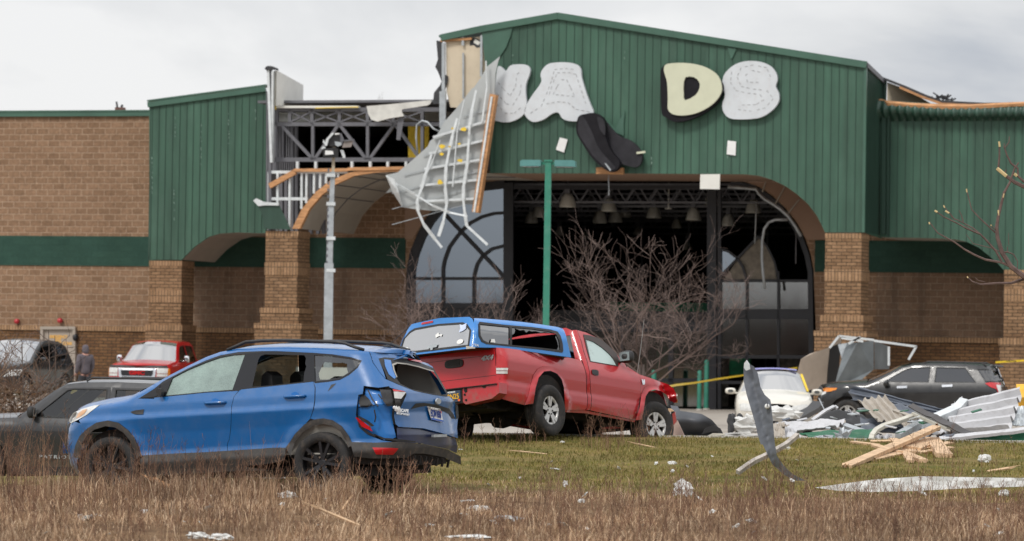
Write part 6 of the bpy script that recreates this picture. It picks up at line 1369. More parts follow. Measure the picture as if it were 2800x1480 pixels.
def strap(pts, w_=.10):
    mb = MB()
    for k, (a, b) in enumerate(zip(pts, pts[1:])): mb.beam(HP(*a, .2), HP(*b, .2), w_ * (1 if k % 2 else .75), .03, up=(0, 1, .3 if k % 2 else -.3))
    mb.build('bent_strap', m_galvw, hp_)
strap(zB([(1462, 440), (1436, 560), (1420, 660)]) + zB([(1405, 900), (1384, 1040)]) + zE([(512, 130), (508, 230), (520, 330), (535, 430), (690, 572)]))
strap(zB([(1340, 620), (1310, 730), (1290, 820), (1268, 930), (1262, 1040)]) + zE([(375, 150), (386, 270), (360, 400), (325, 508)]))
strap(zB([(1175, 850), (1135, 980), (1110, 1070)]) + zE([(165, 245), (172, 320), (215, 420), (300, 530), (350, 592)]))
strap(zB([(885, 990), (960, 1050), (1070, 1110), (1180, 1180), (1290, 1225), (1405, 1250)]), .07)
strap(zB([(1524, 250), (1530, 420), (1500, 640)]), .05); strap(zB([(1385, 500), (1340, 700), (1310, 1060)]), .035); strap(zB([(1230, 760), (1180, 900), (1100, 1060)]), .035)
mb = MB(); mb.beam(HP(*zB([(1577, 468)])[0], .1), HP(*zB([(1462, 1225)])[0], .1), .2, .26, up=(0, 1, 0)); mb.build('edge_board', m_wood, hp_)
mb = MB(); mb.beam(HP(*zB([(1562, 480)])[0], .24), HP(*zB([(1448, 1222)])[0], .24), .06, .05, up=(0, 1, 0)); mb.build('edge_flashing', m_galvw, hp_)
for k, (x, y, r_) in enumerate(((1385, 690, 24), (1240, 800, 26), (1236, 850, 20), (1290, 802, 12), (1355, 785, 14), (1362, 892, 22), (1225, 1030, 28), (1310, 685, 12))):
    slab('insulation_scrap', [[(p.x, p.z) for p in [HP(*zB([q_])[0], .3) for q_ in blotch(x, y, r_ * .55, k + 5, sx=1.5)]]], -DM - 1.12, -DM - 1.1, m_yel, hp_)
facet('curled_flap', [(880, 985), (925, 1095), (985, 1190), (965, 1100), (935, 1010)], m_galvw, hp_, [1.3, 1.3, 1.3, 1.6, 1.5], zf=zB); facet('curled_flap', [(880, 1100), (915, 1060), (925, 1092)], m_panelw, hp_, [1.2, 1.2, 1.1], zf=zB)
mb = MB(); L = [BP(*p, 5.6) for p in zB([(1085, 850), (1075, 740), (1080, 660), (1115, 635), (1150, 645), (1185, 685), (1225, 705)])]; mb.tube(L, .03, 6); o = broot('loose_cable', 'grey cable looping out of the torn attic beside the hanging metal sheet', 'cable'); mb.build('cable', m_galv, o, True)
# cables and conduit hanging in the arch on the right
def wire(label, pts, D, r_, mat, cat='pipe', nm='loose_pipe'):
    o = broot(nm, label, cat); mb = MB(); mb.tube([BP(*p, D) for p in pts], r_, 7); mb.build('pipe', mat, o, True); return o
wire('bent pale conduit hanging like a hook in the right part of the arch', zF([(1398, 355), (1310, 355), (1265, 375), (1235, 420), (1222, 500), (1220, 620), (1225, 700), (1240, 835)]), 1.2, .045, m_galv)
wire('broken arched trim curling along the top right of the entrance', zF([(985, 130), (1100, 138), (1180, 145), (1200, 180), (1240, 215), (1300, 250), (1350, 285), (1400, 330), (1450, 400), (1490, 470)]), 1.4, .05, m_galv)
wire('straight thin rod hanging behind the bent conduit', zF([(1182, 225), (1178, 350), (1170, 520)]), .5, .02, m_galv)
wire('thin rod hanging beside the right window frame', zF([(1455, 440), (1453, 660)]), .3, .02, m_steel)
# pendant lamps inside
def pendant(px, py, wpx, depth, i):
    o = broot('pendant_lamp', 'bell-shaped pendant lamp in the dark store, %s' % i, 'pendant lamp', 'pendant lamps in the store'); c = BP(px, py, -depth); r_ = wpx / 86.0 / 2
    mb = MB(); mb.lathe([(.05, r_ * 1.5), (r_ * .45, r_ * 1.35), (r_ * .72, r_ * .95), (r_ * .92, r_ * .35), (r_, -.02), (r_ * 1.03, -.06), (r_ * .97, -.05), (r_ * .88, .3 * r_), (r_ * .6, r_)], c, 'z', 20); mb.build('shade', m_pend, o, True)
    mb = MB(); mb.box(c.x - .07, c.x + .07, c.y - .07, c.y + .07, c.z + r_ * 1.45, c.z + r_ * 1.45 + .2); mb.tube([(c.x, c.y, c.z + r_ * 1.6), (c.x, c.y, max(c.z + r_ * 1.9, zi1 - .3))], .012, 5); mb.build('stem', m_steel, o)
m_pend = M('pendant_metal', (.6, .58, .52), rough=.3, metal=.2, var=.15)
for px, py, w_, dp, lb in ((1552, 562, 46, .8, 'first and largest from the left'), (1665, 574, 44, 2.5, 'behind the dangling chain'), (1640, 606, 42, 6, 'low, left under the chain'), (1682, 604, 42, 7, 'low, right under the chain'), (1788, 592, 42, 5, 'above the crown of the right bare tree'), (1896, 598, 42, 3, 'left of the right black post'), (1945, 556, 40, 4, 'partly behind the right black post'), (1992, 614, 40, 4, 'just right of the right black post'), (2060, 578, 44, 2, 'nearest the curve of the arch'), (1474, 590, 40, 4, 'left of the green lamp post'), (1453, 606, 38, 6, 'lowest on the left'), (1880, 680, 30, 14, 'tiny and far back'), (1600, 650, 26, 16, 'small and dim, left of the middle'), (1745, 640, 28, 15, 'small and dim, in the middle'), (1850, 620, 30, 11, 'small, between the middle and the right black post'), (1710, 590, 34, 9, 'mid-sized, right of the chain'), (1530, 640, 30, 13, 'small and low on the left')): pendant(px, py, w_, dp, lb)
o = broot('ceiling_fan_rod', 'thin white rod with a small disc hanging from the store ceiling', 'lamp'); mb = MB(); a = BP(1829, 500, -1); b = BP(1828, 572, -1); mb.tube([a, b], .02, 6); mb.lathe([(0, .03), (.12, .03), (.12, 0), (0, 0)], b, 'z', 12); mb.build('rod', m_pend, o)

# bollards, lamp post, light tower, tape
m_boll = M('bollard_green', (.03, .2, .14), rough=.5, var=.15)
def bollard(px, pyt, pyb, w_, Y, label):
    a = P(px, pyb, Y); b = P(px - 1, pyt, Y); a.z = zg(a.x, a.y); r_ = w_ / (F / Y) / 2; o = empty('bollard', a, 0, label, 'bollard', 'green bollards at the entrance')
    mb = MB(); mb.lathe([(r_, 0), (r_, b.z - a.z - r_ * .6), (r_ * .8, b.z - a.z - r_ * .2), (r_ * .4, b.z - a.z), (0, b.z - a.z)], (0, 0, 0), 'z', 16); mb.build('post', m_boll, o, True)
    mb = MB(); mb.lathe([(r_ * 1.5, 0), (r_ * 1.5, .05), (r_, .06)], (0, 0, 0), 'z', 16); mb.build('collar', m_conc, o)
bollard(1787, 1012, 1095, 14, 119, 'green bollard behind the red pickup hood'); bollard(1912, 1013, 1096, 12, 118, 'shorter green bollard, left of the pair beside the dark store doors'); bollard(1931, 984, 1094, 13, 119.5, 'taller green bollard, right of the pair beside the dark store doors')
m_pole = M('pole_green', (.035, .22, .15), rough=.45, var=.12, dirt=(.2, .3, .25), dirt_amt=.3)
m_head = M('lamp_head_teal', (.10, .26, .25), rough=.3, var=.15)
a = P(1490, 1100, 94); a.z = zg(a.x, a.y); t_ = P(1499, 440, 94)
lp = empty('lamp_post', a, 0, 'tall green square lamp post with two teal lamp heads', 'lamp post'); h = t_.z - a.z
mb = MB(); mb.box(-.075, .075, -.075, .075, .1, h - .02); mb.build('pole', m_pole, lp); mb = MB(); mb.box(-.1, .1, -.1, .1, h - .02, h + .02); mb.build('cap', m_pole, lp); mb = MB(); mb.lathe([(.3, -.2), (.3, .12), (0, .12)], (0, 0, 0), 'z', 20); mb.build('base', m_conc, lp)
lp.rotation_euler = (0, 0, -R(6))
for s_ in (-1, 1):
    mb = MB(); mb.slab([[(s_ * .17, h - .14), (s_ * .68, h - .15), (s_ * .68, h - .02), (s_ * .62, h + .01), (s_ * .17, h + .01)]], -.22, .22); hd = mb.build('lamp_head', m_head, lp)
    mb = MB(); mb.box(min(s_ * .07, s_ * .17), max(s_ * .07, s_ * .17), -.04, .04, h - .1, h - .03); mb.build('arm', m_pole, hd)
    mb = MB(); mb.box(min(s_ * .22, s_ * .62), max(s_ * .22, s_ * .62), -.17, .17, h - .165, h - .151); mb.build('lens', m_lens_w, hd)
b0_ = P(895, 1100, 113); b0_.z = zg(b0_.x, b0_.y)
lt = empty('light_tower', b0_, 0, 'telescopic pale light tower mast with a cluster of flood lamps', 'light tower')
def lr(px, py, dy=0): return P(px, py, 113 + dy) - b0_
mb = MB(); sec = [((896, 1040), (900, 720), 24), ((900, 760), (905, 560), 17), ((905, 600), (910, 470), 13), ((910, 490), (913, 402), 8)]
for a_, b_, w_ in sec: o = MB(); o.beam(lr(*a_), lr(*b_), w_ / 93.0, w_ / 93.0).build('mast_section', m_galv if w_ > 10 else M('mast_tan', (.45, .38, .28), rough=.5), lt)
for k in range(16): p = lr(901 + k * .3, 740 - k * 18); MB().box(p.x - .1, p.x - .05, p.y - .1, p.y, p.z, p.z + .09).build('cable_guide', m_steel, lt)
for y in (652, 558, 480, 740): p = lr(905, y); o = MB(); o.box(p.x - .13, p.x + .13, p.y - .14, p.y + .14, p.z - .05, p.z + .05); o.build('collar', m_galvw, lt)
zh = zm(860, 340, 8.5125)
def hq(name, pts, mat, dy, th=.12, par=None):
    L = [lr(*p, dy) for p in zh(pts)]; n = len(L); V = L + [p + Vector((0, th, 0)) for p in L]
    return mesh(name, V, [tuple(range(n)), tuple(n + k for k in range(n))[::-1]] + [(k, n + k, n + (k + 1) % n, (k + 1) % n) for k in range(n)], mat, par or lt)
hd = hq('flood_lamp', [(330, 330), (440, 230), (590, 215), (600, 400), (540, 470), (440, 520), (320, 500)], m_plas, -.1, .3)
hq('reflector', [(265, 350), (400, 200), (440, 190), (445, 225), (330, 350), (290, 500), (240, 500)], m_galvw, -.2, .1, hd); hq('reflector', [(470, 210), (575, 205), (580, 235), (475, 245)], m_white2, -.2, .05, hd)
hd = hq('flood_lamp', [(195, 570), (440, 545), (550, 560), (550, 770), (200, 780)], m_intd, -.2, .2); hq('lens', [(250, 610), (425, 620), (445, 700), (245, 715)], m_white2, -.24, .03, hd)
hd = hq('flood_lamp', [(690, 400), (900, 385), (850, 530), (640, 545)], M('lamp_tan', (.28, .24, .22), rough=.6), -.1, .1); hq('yoke', [(660, 370), (920, 345), (930, 375), (670, 400)], m_steel, -.15, .06, hd)
hd = hq('flood_lamp', [(590, 600), (670, 600), (715, 740), (710, 790), (660, 780)], m_galvw, -.15, .12); hd = hq('flood_lamp', [(150, 560), (200, 510), (260, 530), (250, 570), (180, 580)], m_galvw, -.15, .12); hd = hq('flood_lamp', [(190, 420), (210, 350), (260, 440), (240, 470)], m_galvw, -.15, .1)
hq('yoke', [(470, 400), (610, 420), (630, 480), (540, 520), (480, 480)], m_galv, -.3, .1); hq('yoke', [(590, 240), (620, 200), (680, 340), (640, 480), (600, 420)], m_steel, -.1, .15)
mb = MB(); mb.box(-.9, .9, -.6, .9, .35, 1.2); mb.build('generator_box', m_white, lt); mb = MB()
for s_ in (-.8, .8): mb.lathe([(.0, -.09), (.3, -.09), (.3, .09), (0, .09)], (s_, .1, .3), 'x', 16)
mb.build('wheels', m_tyre, lt)
def tape(label, pts):
    V = []; o = empty('caution_tape', (0, 0, 0), 0, label, 'tape', 'yellow caution tapes')
    m_tape = M('caution_yellow', (.8, .55, .02), rough=.45, var=.12)
    for px, py, Y in pts: p = P(px, py, Y); V += [p + Vector((0, 0, .026)), p + Vector((0, .01, -.026))]
    mesh('strip', V, [(2 * k, 2 * k + 1, 2 * k + 3, 2 * k + 2) for k in range(len(pts) - 1)], m_tape, o); return o
tape('yellow caution tape running from the red pickup past the green bollards', [(1815, 1060, 75), (1850, 1053, 85), (1900, 1047, 95), (1960, 1037, 104), (2035, 1026, 108), (2100, 1018, 109), (2180, 1006, 110)])
o = tape('yellow caution tape with black writing stretched at the right edge behind the black SUV', [(2722, 991, 104), (2770, 988, 103), (2830, 984, 102), (3000, 975, 100)])
p = P(2766, 988, 102.9); text('lettering', 'CAUTION', .055, m_intd, o, Matrix.Translation(p + Vector((0, -.03, 0))) @ STAND, sx=1.2, bold=.002)
# twisted metal cabinet behind the cream car
cabn = empty('twisted_metal_sheeting', P(2230, 1090, 108), 0, 'heap of twisted beige and grey sheet metal with a bent white frame', 'wreckage'); cabn.location.z = .1; CO = cabn.location.copy()
def wq(name, pts, mat, par, org, th=.03, smooth=False):   # pts: (px, py, Y)
    L = [P(*p) - org for p in pts]; n = len(L); V = L + [p + Vector((.01, th, 0)) for p in L]
    return mesh(name, V, [tuple(range(n)), tuple(n + k for k in range(n))[::-1]] + [(k, n + k, n + (k + 1) % n, (k + 1) % n) for k in range(n)], mat, par, smooth)
m_bge = M('beige_sheet', (.42, .34, .27), rough=.5, var=.1); m_gsh = M('grey_sheet', (.17, .19, .2), rough=.4, metal=.2, var=.25, scale=1.5, bmp=.2, bscale=3)
wq('side_sheet', [(2174, 1040, 107), (2190, 982, 107), (2214, 968, 107.3), (2238, 960, 107.5), (2268, 950, 107.8), (2262, 1010, 107.8), (2259, 1062, 107.8), (2200, 1068, 107.2)], m_bge, cabn, CO)
wq('side_sheet', [(2268, 950, 107.8), (2292, 918, 108.2), (2300, 920, 108.3), (2300, 938, 108.4)], m_bge, cabn, CO)
wq('gap_shade', [(2266, 950, 108), (2300, 935, 108.5), (2290, 1050, 108.5), (2256, 1062, 108)], m_intd, cabn, CO)  # dark sheet added for the shade in the gap between the bent sheets
wq('grey_sheet', [(2291, 942, 107.5), (2316, 938, 107.3), (2317, 975, 107.2), (2302, 983, 107.3)], m_galv, cabn, CO)
wq('grey_sheet', [(2316, 938, 107.3), (2345, 936, 107), (2389, 932, 107.5), (2389, 1010, 107.5), (2330, 1060, 107), (2280, 1062, 107), (2300, 985, 107.2)], m_gsh, cabn, CO)
wq('grey_sheet', [(2391, 932, 107.5), (2430, 948, 108.4), (2431, 1010, 108.4), (2391, 1010, 107.5)], m_gsh, cabn, CO)
mb = MB()
for a_, b_ in (((2294, 919), (2390, 930)), ((2390, 932), (2506, 948)), ((2505, 948), (2484, 984)), ((2294, 919), (2268, 952)), ((2320, 940), (2352, 922)), ((2430, 948), (2430, 1000)), ((2300, 924), (2360, 934))):
    mb.beam(P(*a_, 107) - CO, P(*b_, 107) - CO, .07, .06)
mb.build('bent_frame', m_galvw, cabn)

# ------------------------------------------------------------------ wreckage at the edge of the lot
def sheet(label, c4, mat, ribs=0, amp=.03, nu=24, nv=10, crump=.02, th=.008, name='metal_sheet', cat='metal sheet', along='u', bend=0.0, seed=1, group=None):
    """bilinear sheet through four (px, py, Y) corners in order TL, TR, BR, BL, folded or ribbed"""
    A, B_, C_, D_ = [P(*c) for c in c4]; nrm = (B_ - A).cross(D_ - A).normalized(); V = []
    if nrm.y > 0: nrm = -nrm
    for j in range(nv + 1):
        for i in range(nu + 1):
            u, v = i / nu, j / nv; p = (A.lerp(B_, u)).lerp(D_.lerp(C_, u), v); t_ = v if along == 'u' else u
            d = 0
            if ribs: ph = (t_ * ribs) % 1; d = amp * (1 if ph < .22 else (1 - (ph - .22) / .1 if ph < .32 else (0 if ph < .9 else (ph - .9) / .1)))
            d += crump * mnoise.noise((u * 4 + seed * 7, v * 3, seed)) * 2 + bend * math.sin(math.pi * u)
            e_ = .012 * mnoise.noise((u * 40, v * 40, seed + 5)) if i in (0, nu) or j in (0, nv) else 0
            V.append(p + nrm * d + Vector((e_, 0, e_)))
    c = sum(V, Vector()) / len(V); V = [p - c for p in V]; n = len(V); V2 = V + [p - nrm * th for p in V]; w1_ = nu + 1
    Fc = [(j * w1_ + i, (j + 1) * w1_ + i, (j + 1) * w1_ + i + 1, j * w1_ + i + 1) for j in range(nv) for i in range(nu)]
    Fc += [tuple(n + k for k in f[::-1]) for f in Fc]
    rim_ = [i for i in range(w1_)] + [j * w1_ + nu for j in range(1, nv + 1)] + [nv * w1_ + i for i in range(nu - 1, -1, -1)] + [j * w1_ for j in range(nv - 1, 0, -1)]
    Fc += [(rim_[k], rim_[(k + 1) % len(rim_)], n + rim_[(k + 1) % len(rim_)], n + rim_[k]) for k in range(len(rim_))]
    o = mesh(name, V2, Fc, mat, None, smooth=(crump > .04 and not ribs)); o.location = c; return tag(o, label, cat, group)
def bar3(label, pts, w_, mat, h=None, name='board', cat='board', group=None, taper=False, jag=0):
    L = [P(*p) for p in pts]; c = sum(L, Vector()) / len(L); mb = MB()
    for a, b in zip(L, L[1:]): mb.beam(a - c, b - c, w_, h or w_ * .5, up=(0, -.5, 1))
    if jag:                        # splintered ends
        d = (L[-1] - L[0]).normalized(); r_ = random.Random(jag)
        for e_, s_ in ((L[0] - c, -1), (L[-1] - c, 1)):
            for k in range(4): o_ = Vector((r_.uniform(-.5, .5), 0, r_.uniform(-.5, .5))) * w_ * .6; mb.tube([e_ + o_, e_ + o_ + d * s_ * r_.uniform(.04, .16)], [w_ * .22, .003], 4, False)
    o = mb.build(name, mat); o.location = c; return tag(o, label, cat, group)
E = lambda a, b, Y: (2200 + a / 4.27, 960 + b / 4.27, Y)
Wq = lambda a, b, Y: (1960 + a / 5.3417, 960 + b / 5.3417, Y)
m_wsh = M('white_sheet_metal', (.50, .50, .515), rough=.45, var=.1, scale=3, dirt=(.27, .25, .24), dirt_amt=.45)
m_tsh = M('tan_sheet_metal', (.36, .32, .27), rough=.55, var=.12, dirt=(.2, .16, .12), dirt_amt=.4)
m_bsh = M('slate_sheet_metal', (.10, .115, .145), rough=.45, metal=.2, var=.2, scale=2)
m_crsh = M('cream_channel', (.55, .53, .46), rough=.5, var=.15, dirt=(.3, .24, .18), dirt_amt=.4)
m_gsh2 = M('green_sheet', (.015, .11, .055), rough=.4, var=.2)
m_dksh = M('dark_rail', (.07, .065, .065), rough=.5, var=.25)
sheet('big white ribbed metal sheet propped at the right edge of the wreckage', [E(1745, 690, 62.5), E(2545, 490, 61.5), E(2405, 935, 60.6), E(1680, 990, 60.8)], m_wsh, ribs=4, amp=.11, crump=.01, nv=40)
sheet('white sheet end with torn blue-grey edge at the right frame edge', [E(2440, 680, 61.2), E(2600, 660, 61.2), E(2620, 900, 60.8), E(2400, 890, 60.8)], m_galv, ribs=3, amp=.04, seed=2)
sheet('long green metal beam lying at the foot of the wreckage', [E(1570, 1010, 59.9), E(2800, 880, 59.6), E(2800, 1085, 59.5), E(1700, 1105, 59.7)], m_gsh2, crump=.01, th=.12, name='metal_beam', cat='beam')
sheet('pale capping strip along the top of the green beam', [E(1570, 995, 59.85), E(2800, 862, 59.5), E(2800, 895, 59.4), E(1570, 1030, 59.75)], m_wsh, crump=.004, th=.05, name='metal_strip', cat='metal strip')
o = sheet('dark grooved metal rail lying diagonally on the wreckage', [E(1215, 655, 61), E(1275, 625, 61), E(1985, 960, 59.9), E(1880, 985, 59.9)], m_dksh, ribs=3, amp=.03, crump=0, th=.03, along='u', name='metal_rail', cat='rail')
sheet('long slate blue folded metal sheet in front of the black SUV', [E(515, 400, 65.5), E(1640, 690, 63), E(1560, 745, 62.8), E(560, 580, 65.2)], m_bsh, ribs=2, amp=.05, crump=.03)
sheet('dark slate sheet under the long folded sheet', [E(900, 600, 64), E(1320, 640, 63.5), E(1330, 760, 63), E(1000, 720, 63.5)], m_bsh, crump=.05, seed=4)
sheet('tan ribbed metal sheet leaning with its torn top up', [E(612, 600, 62), E(935, 530, 62.4), E(1200, 870, 61), E(830, 820, 61)], m_tsh, ribs=4, amp=.05, crump=.02, along='v', seed=5)
bar3('bent white metal channel curving down to the grass', [E(1290, 750, 61), E(1100, 820, 60.8), E(920, 875, 60.5), E(835, 925, 60.3), E(785, 990, 60.1), E(770, 1060, 60)], .075, m_crsh, .06, 'metal_channel', 'metal channel')
bar3('straight cream metal channel running down to the right', [E(1285, 725, 61), E(1690, 905, 60.3)], .12, m_crsh, .05, 'metal_channel', 'metal channel')
bar3('short tan metal channel beside the tan ribbed sheet', [E(1045, 700, 61.6), E(1300, 790, 61.2)], .07, m_tsh, .05, 'metal_channel', 'metal channel')
bar3('narrow white and green strip sticking up left of the tan sheet', [E(90, 808, 62), E(240, 700, 62.2), E(350, 645, 62.4), E(385, 670, 62.4)], .06, m_wsh, .03, 'metal_strip', 'metal strip')
sheet('white gutter length lying across the left of the wreckage', [Wq(985, 1075, 62), Wq(1890, 1035, 61.6), Wq(1740, 1130, 61), Wq(1180, 1200, 61)], m_wsh, ribs=2, amp=.05, crump=.02, seed=6, name='gutter', cat='gutter')
sheet('grey upper flange behind the white gutter', [Wq(985, 1040, 62.4), Wq(1880, 1010, 62), Wq(1880, 1045, 61.9), Wq(985, 1090, 62.2)], m_tsh, crump=.01, seed=7)
sheet('dark green metal strip under the grey stud', [Wq(1200, 1190, 61), Wq(2300, 1130, 60.8), Wq(2300, 1290, 60.4), Wq(1400, 1280, 60.6)], m_gsh2, crump=.03, seed=8)
bar3('grey metal stud sloping down behind the crumpled foil', [Wq(1840, 1085, 61.5), Wq(2260, 1225, 60.8)], .11, m_galv, .06, 'metal_stud', 'metal stud')
bar3('grey pipe lying diagonally under the cream channel', [E(1090, 990, 60.5), E(1340, 850, 61)], .1, m_galv, .1, 'metal_pipe', 'pipe')
bar3('pale duct running up to the right behind the dark rail', [E(1300, 890, 61.2), E(1780, 680, 62), E(1860, 590, 62.2)], .14, m_galvw, .12, 'duct', 'duct')
sheet('curled white metal offcut behind the duct end', [E(1750, 580, 62.5), E(1990, 610, 62.5), E(1900, 660, 62.2), E(1760, 680, 62.3)], m_wsh, crump=.12, seed=9)
sheet('dark ribbed sheet deep in the middle of the pile', [E(650, 800, 62), E(1150, 880, 61.6), E(1180, 1000, 61), E(660, 940, 61.3)], m_bsh, ribs=4, amp=.05, seed=10)
sheet('black shingled slab under the tan sheet', [E(200, 690, 63), E(640, 730, 63), E(860, 860, 62), E(120, 830, 62.4)], m_intd, crump=.05, seed=11)
sheet('white torn strip with green edge over the black slab', [E(460, 690, 62.9), E(640, 720, 62.7), E(640, 760, 62.6), E(520, 730, 62.8)], m_wsh, crump=.05, seed=12)
for k, c4 in enumerate(([(1250, 780), (1700, 900), (1640, 1000), (1300, 990)], [(1340, 900), (1690, 900), (1650, 965), (1380, 990)], [(1700, 905), (2000, 960), (1900, 1010), (1650, 1000)], [(820, 1010), (1020, 985), (1010, 1050), (850, 1050)])):
    sheet(('grey sheet fragment beneath the cream channel', 'white folded sheet under the dark rail', 'black void sheet under the dark rail end', 'white torn fragment at the foot of the bent channel')[k], [E(a, b, 61.6 - k * .2 - (i > 1) * .5) for i, (a, b) in enumerate(c4)], (m_galv, m_wsh, m_intd, m_wsh)[k], crump=.07, seed=20 + k)
def crumple(label, px, py, Y, sx, sy, mat, seed, name='crumpled_foil', cat='foil', sharp=.45, group=None, flat=1.0, pz=None):
    c = P(px, py, Y); V = []; s_ = F / Y; n, m = 14, 9
    for j in range(m + 1):
        th = math.pi * j / m
        for i in range(n):
            a = 2 * math.pi * i / n; d = Vector((math.cos(a) * math.sin(th), math.sin(a) * math.sin(th), math.cos(th)))
            k = 1 + sharp * (mnoise.noise(d * 1.9 + Vector((seed * 3.1, 0, 0))) * 1.5 + .5 * mnoise.noise(d * 5 + Vector((0, seed, 0))))
            V.append(Vector((d.x * sx / s_, d.y * sx / s_ * .6, d.z * sy / s_ * flat)) * k)
    Fc = [(j * n + i, j * n + (i + 1) % n, (j + 1) * n + (i + 1) % n, (j + 1) * n + i) for j in range(m) for i in range(n)]
    o = mesh(name, V, Fc, mat, None); o.location = c; return tag(o, label, cat, group)
m_foil = M('foil', (.36, .38, .4), rough=.35, metal=.5, var=.35, scale=8); m_plast = M('white_wrap', (.62, .62, .60), rough=.6, var=.12, scale=6, bmp=.4, bscale=14)
crumple('crumpled silver foil on the grass edge, left of the dark foil', 2245, 1203, 60.2, 34, 10, m_foil, 1, sharp=.8); crumple('dark crumpled metal scrap pointing up beside the silver foil', 2305, 1196, 60, 24, 18, m_galv, 2, sharp=.9)
crumple('big heap of white wrap in front of the cream car grille', 2142, 1132, 70, 44, 20, m_plast, 3, 'plastic_wrap', 'plastic wrap', .6); crumple('white crumpled wrap left of the tall strip', 2035, 1165, 66, 32, 20, m_plast, 4, 'plastic_wrap', 'plastic wrap', .7)
crumple('small white wrap heap left of the bumper of the cream car', 2048, 1146, 68, 18, 12, m_plast, 5, 'plastic_wrap', 'plastic wrap', .6); crumple('flat grey wrap lying along the grass edge', 2020, 1192, 60.4, 66, 9, M('grey_wrap', (.38, .37, .35), rough=.7, var=.25), 6, 'plastic_wrap', 'plastic wrap', .5)
sheet('beige board scrap right of the tall bent strip', [Wq(820, 1050, 61), Wq(990, 1040, 61), Wq(1000, 1230, 60.5), Wq(840, 1250, 60.5)], m_tsh, crump=.03, seed=13); sheet('white board edge right of the tall strip', [Wq(995, 1110, 61.2), Wq(1080, 1110, 61.2), Wq(1230, 1250, 60.5), Wq(1000, 1300, 60.4)], m_wsh, crump=.04, seed=14)
crumple('dark grey upright scrap left of the white wrap', 2000, 1158, 66, 12, 26, m_flash, 7, 'rubber_scrap', 'rubber scrap', .3); crumple('short dark scrap beside the upright scrap', 2023, 1142, 67, 8, 12, m_flash, 8, 'rubber_scrap', 'rubber scrap', .3)
bar3('black rubber bumper strip lying in front of the black SUV nose', [Wq(1090, 1030, 72), Wq(1250, 940, 74), Wq(1400, 860, 76), Wq(1480, 770, 77)], .22, m_plas, .1, 'bumper_strip', 'bumper strip')
bar3('thin bent rod in front of the black SUV nose', [Wq(1490, 690, 76), Wq(1575, 870, 75)], .015, m_galv, .015, 'thin_rod', 'rod')
for k in range(34):                # small torn shards all through the heap
    px = rr.uniform(2120, 2700); Y = rr.uniform(59.8, 62.5); py = rr.uniform(1150, 1195) if k % 3 else rr.uniform(1110, 1150); a = rr.uniform(-.5, .5) + (0 if k % 2 else math.pi); l = rr.uniform(10, 34)
    bar3('small torn metal shard in the wreckage heap', [(px, py, Y), (px + math.cos(a) * l, py + math.sin(a) * l * .6, Y - rr.uniform(-.1, .3))], rr.uniform(.03, .1), rr.choice((m_wsh, m_galv, m_bsh, m_gsh2, m_tsh, m_galvw)), .015, 'metal_shard', 'metal shard', 'torn shards in the wreckage')
# splintered boards
BDG = 'splintered boards on the lawn'
bd = [([(490, 1350), (1540, 890)], .13, 'longest splintered board pointing up to the right', 1), ([(800, 1270), (1700, 1075)], .1, 'second long board crossing under the longest one', 2), ([(1030, 1035), (1250, 1190)], .13, 'short board with its end raised by the bent channel', 3), ([(820, 1110), (1100, 1190)], .12, 'short board under the left end of the heap', 4), ([(1100, 1165), (1390, 1285)], .12, 'board pointing down to the right at the front', 5),
      ([(1250, 1160), (1480, 1075)], .26, 'wide pale plywood piece in the middle of the boards', 6), ([(1485, 1040), (1635, 1235)], .22, 'wide board leaning down at the right of the boards', 7), ([(550, 1062), (860, 1100)], .07, 'thin pale lath at the left of the boards', 8), ([(1010, 1230), (1280, 1130)], .13, 'board end crossing the second long board', 9), ([(1340, 1190), (1720, 1130)], .08, 'thin lath pointing right', 10), ([(1180, 1200), (1240, 1290)], .1, 'short splinter under the front board', 11),
      ([(770, 1055), (1010, 1050)], .05, 'thin brown batten under the bent channel', 12), ([(1180, 1075), (1330, 1190)], .09, 'splinter across the plywood piece', 13)]
def bpt(a, b, k):
    px, py, _ = E(a, b, 0); return (px, py, min(57.6, G(px, py).y) - .35 - .08 * (k % 4)) if py > 1200 else (px, py, 57.2 - .05 * k)
for k, (pp, w_, lb, sd) in enumerate(bd): bar3(lb, [bpt(a, b, k) for a, b in pp], w_, m_wood2, w_ * .4, 'board', 'board', BDG, jag=sd if k < 2 else 0)
# tall bent strip nearer the camera
tall = empty('bent_metal_strip', P(2120, 1270, 47), 0, 'tall blue-grey crumpled metal strip standing upright in the grass', 'metal strip'); TO = tall.location.copy()
tpx = [Wq(*p, 47)[:2] for p in [(430, 140), (470, 190), (540, 222), (600, 330), (640, 530), (700, 640), (782, 712), (797, 800), (820, 1030), (835, 1220), (850, 1362)]]
zl = zm(1960, 880, 2.619)
tpx += zl([(430, 960), (480, 1030), (540, 1090), (640, 1140), (690, 1170), (640, 1178), (560, 1140), (480, 1095), (400, 1025), (365, 955), (330, 880)]) + [Wq(*p, 47)[:2] for p in [(640, 1362), (600, 1230), (560, 1050), (500, 850), (440, 650), (395, 450), (390, 260), (402, 180)]]
vv, ff, _ = tri2d([tpx], 5)
V = [P(a, b, 47 - .0035 * min(abs(a - 2048 - (b - 1000) * .26), 26) + .012 * mnoise.noise((a / 14, b / 25, 1)) + .010 * mnoise.noise((a / 6, b / 9, 1)) * (abs(a - 2052 - (b - 1000) * .26) < 16) + .0009 * max(0, b - 1240) * 2) - TO for a, b in vv]; n = len(V)
mesh('strip', V + [p + Vector((0, .012, 0)) for p in V], [f[::-1] for f in ff] + [tuple(n + i for i in f) for f in ff], M('slate_crumpled', (.17, .185, .215), rough=.5, metal=.0, var=.10, scale=7, bmp=.25, bscale=9), tall, True)
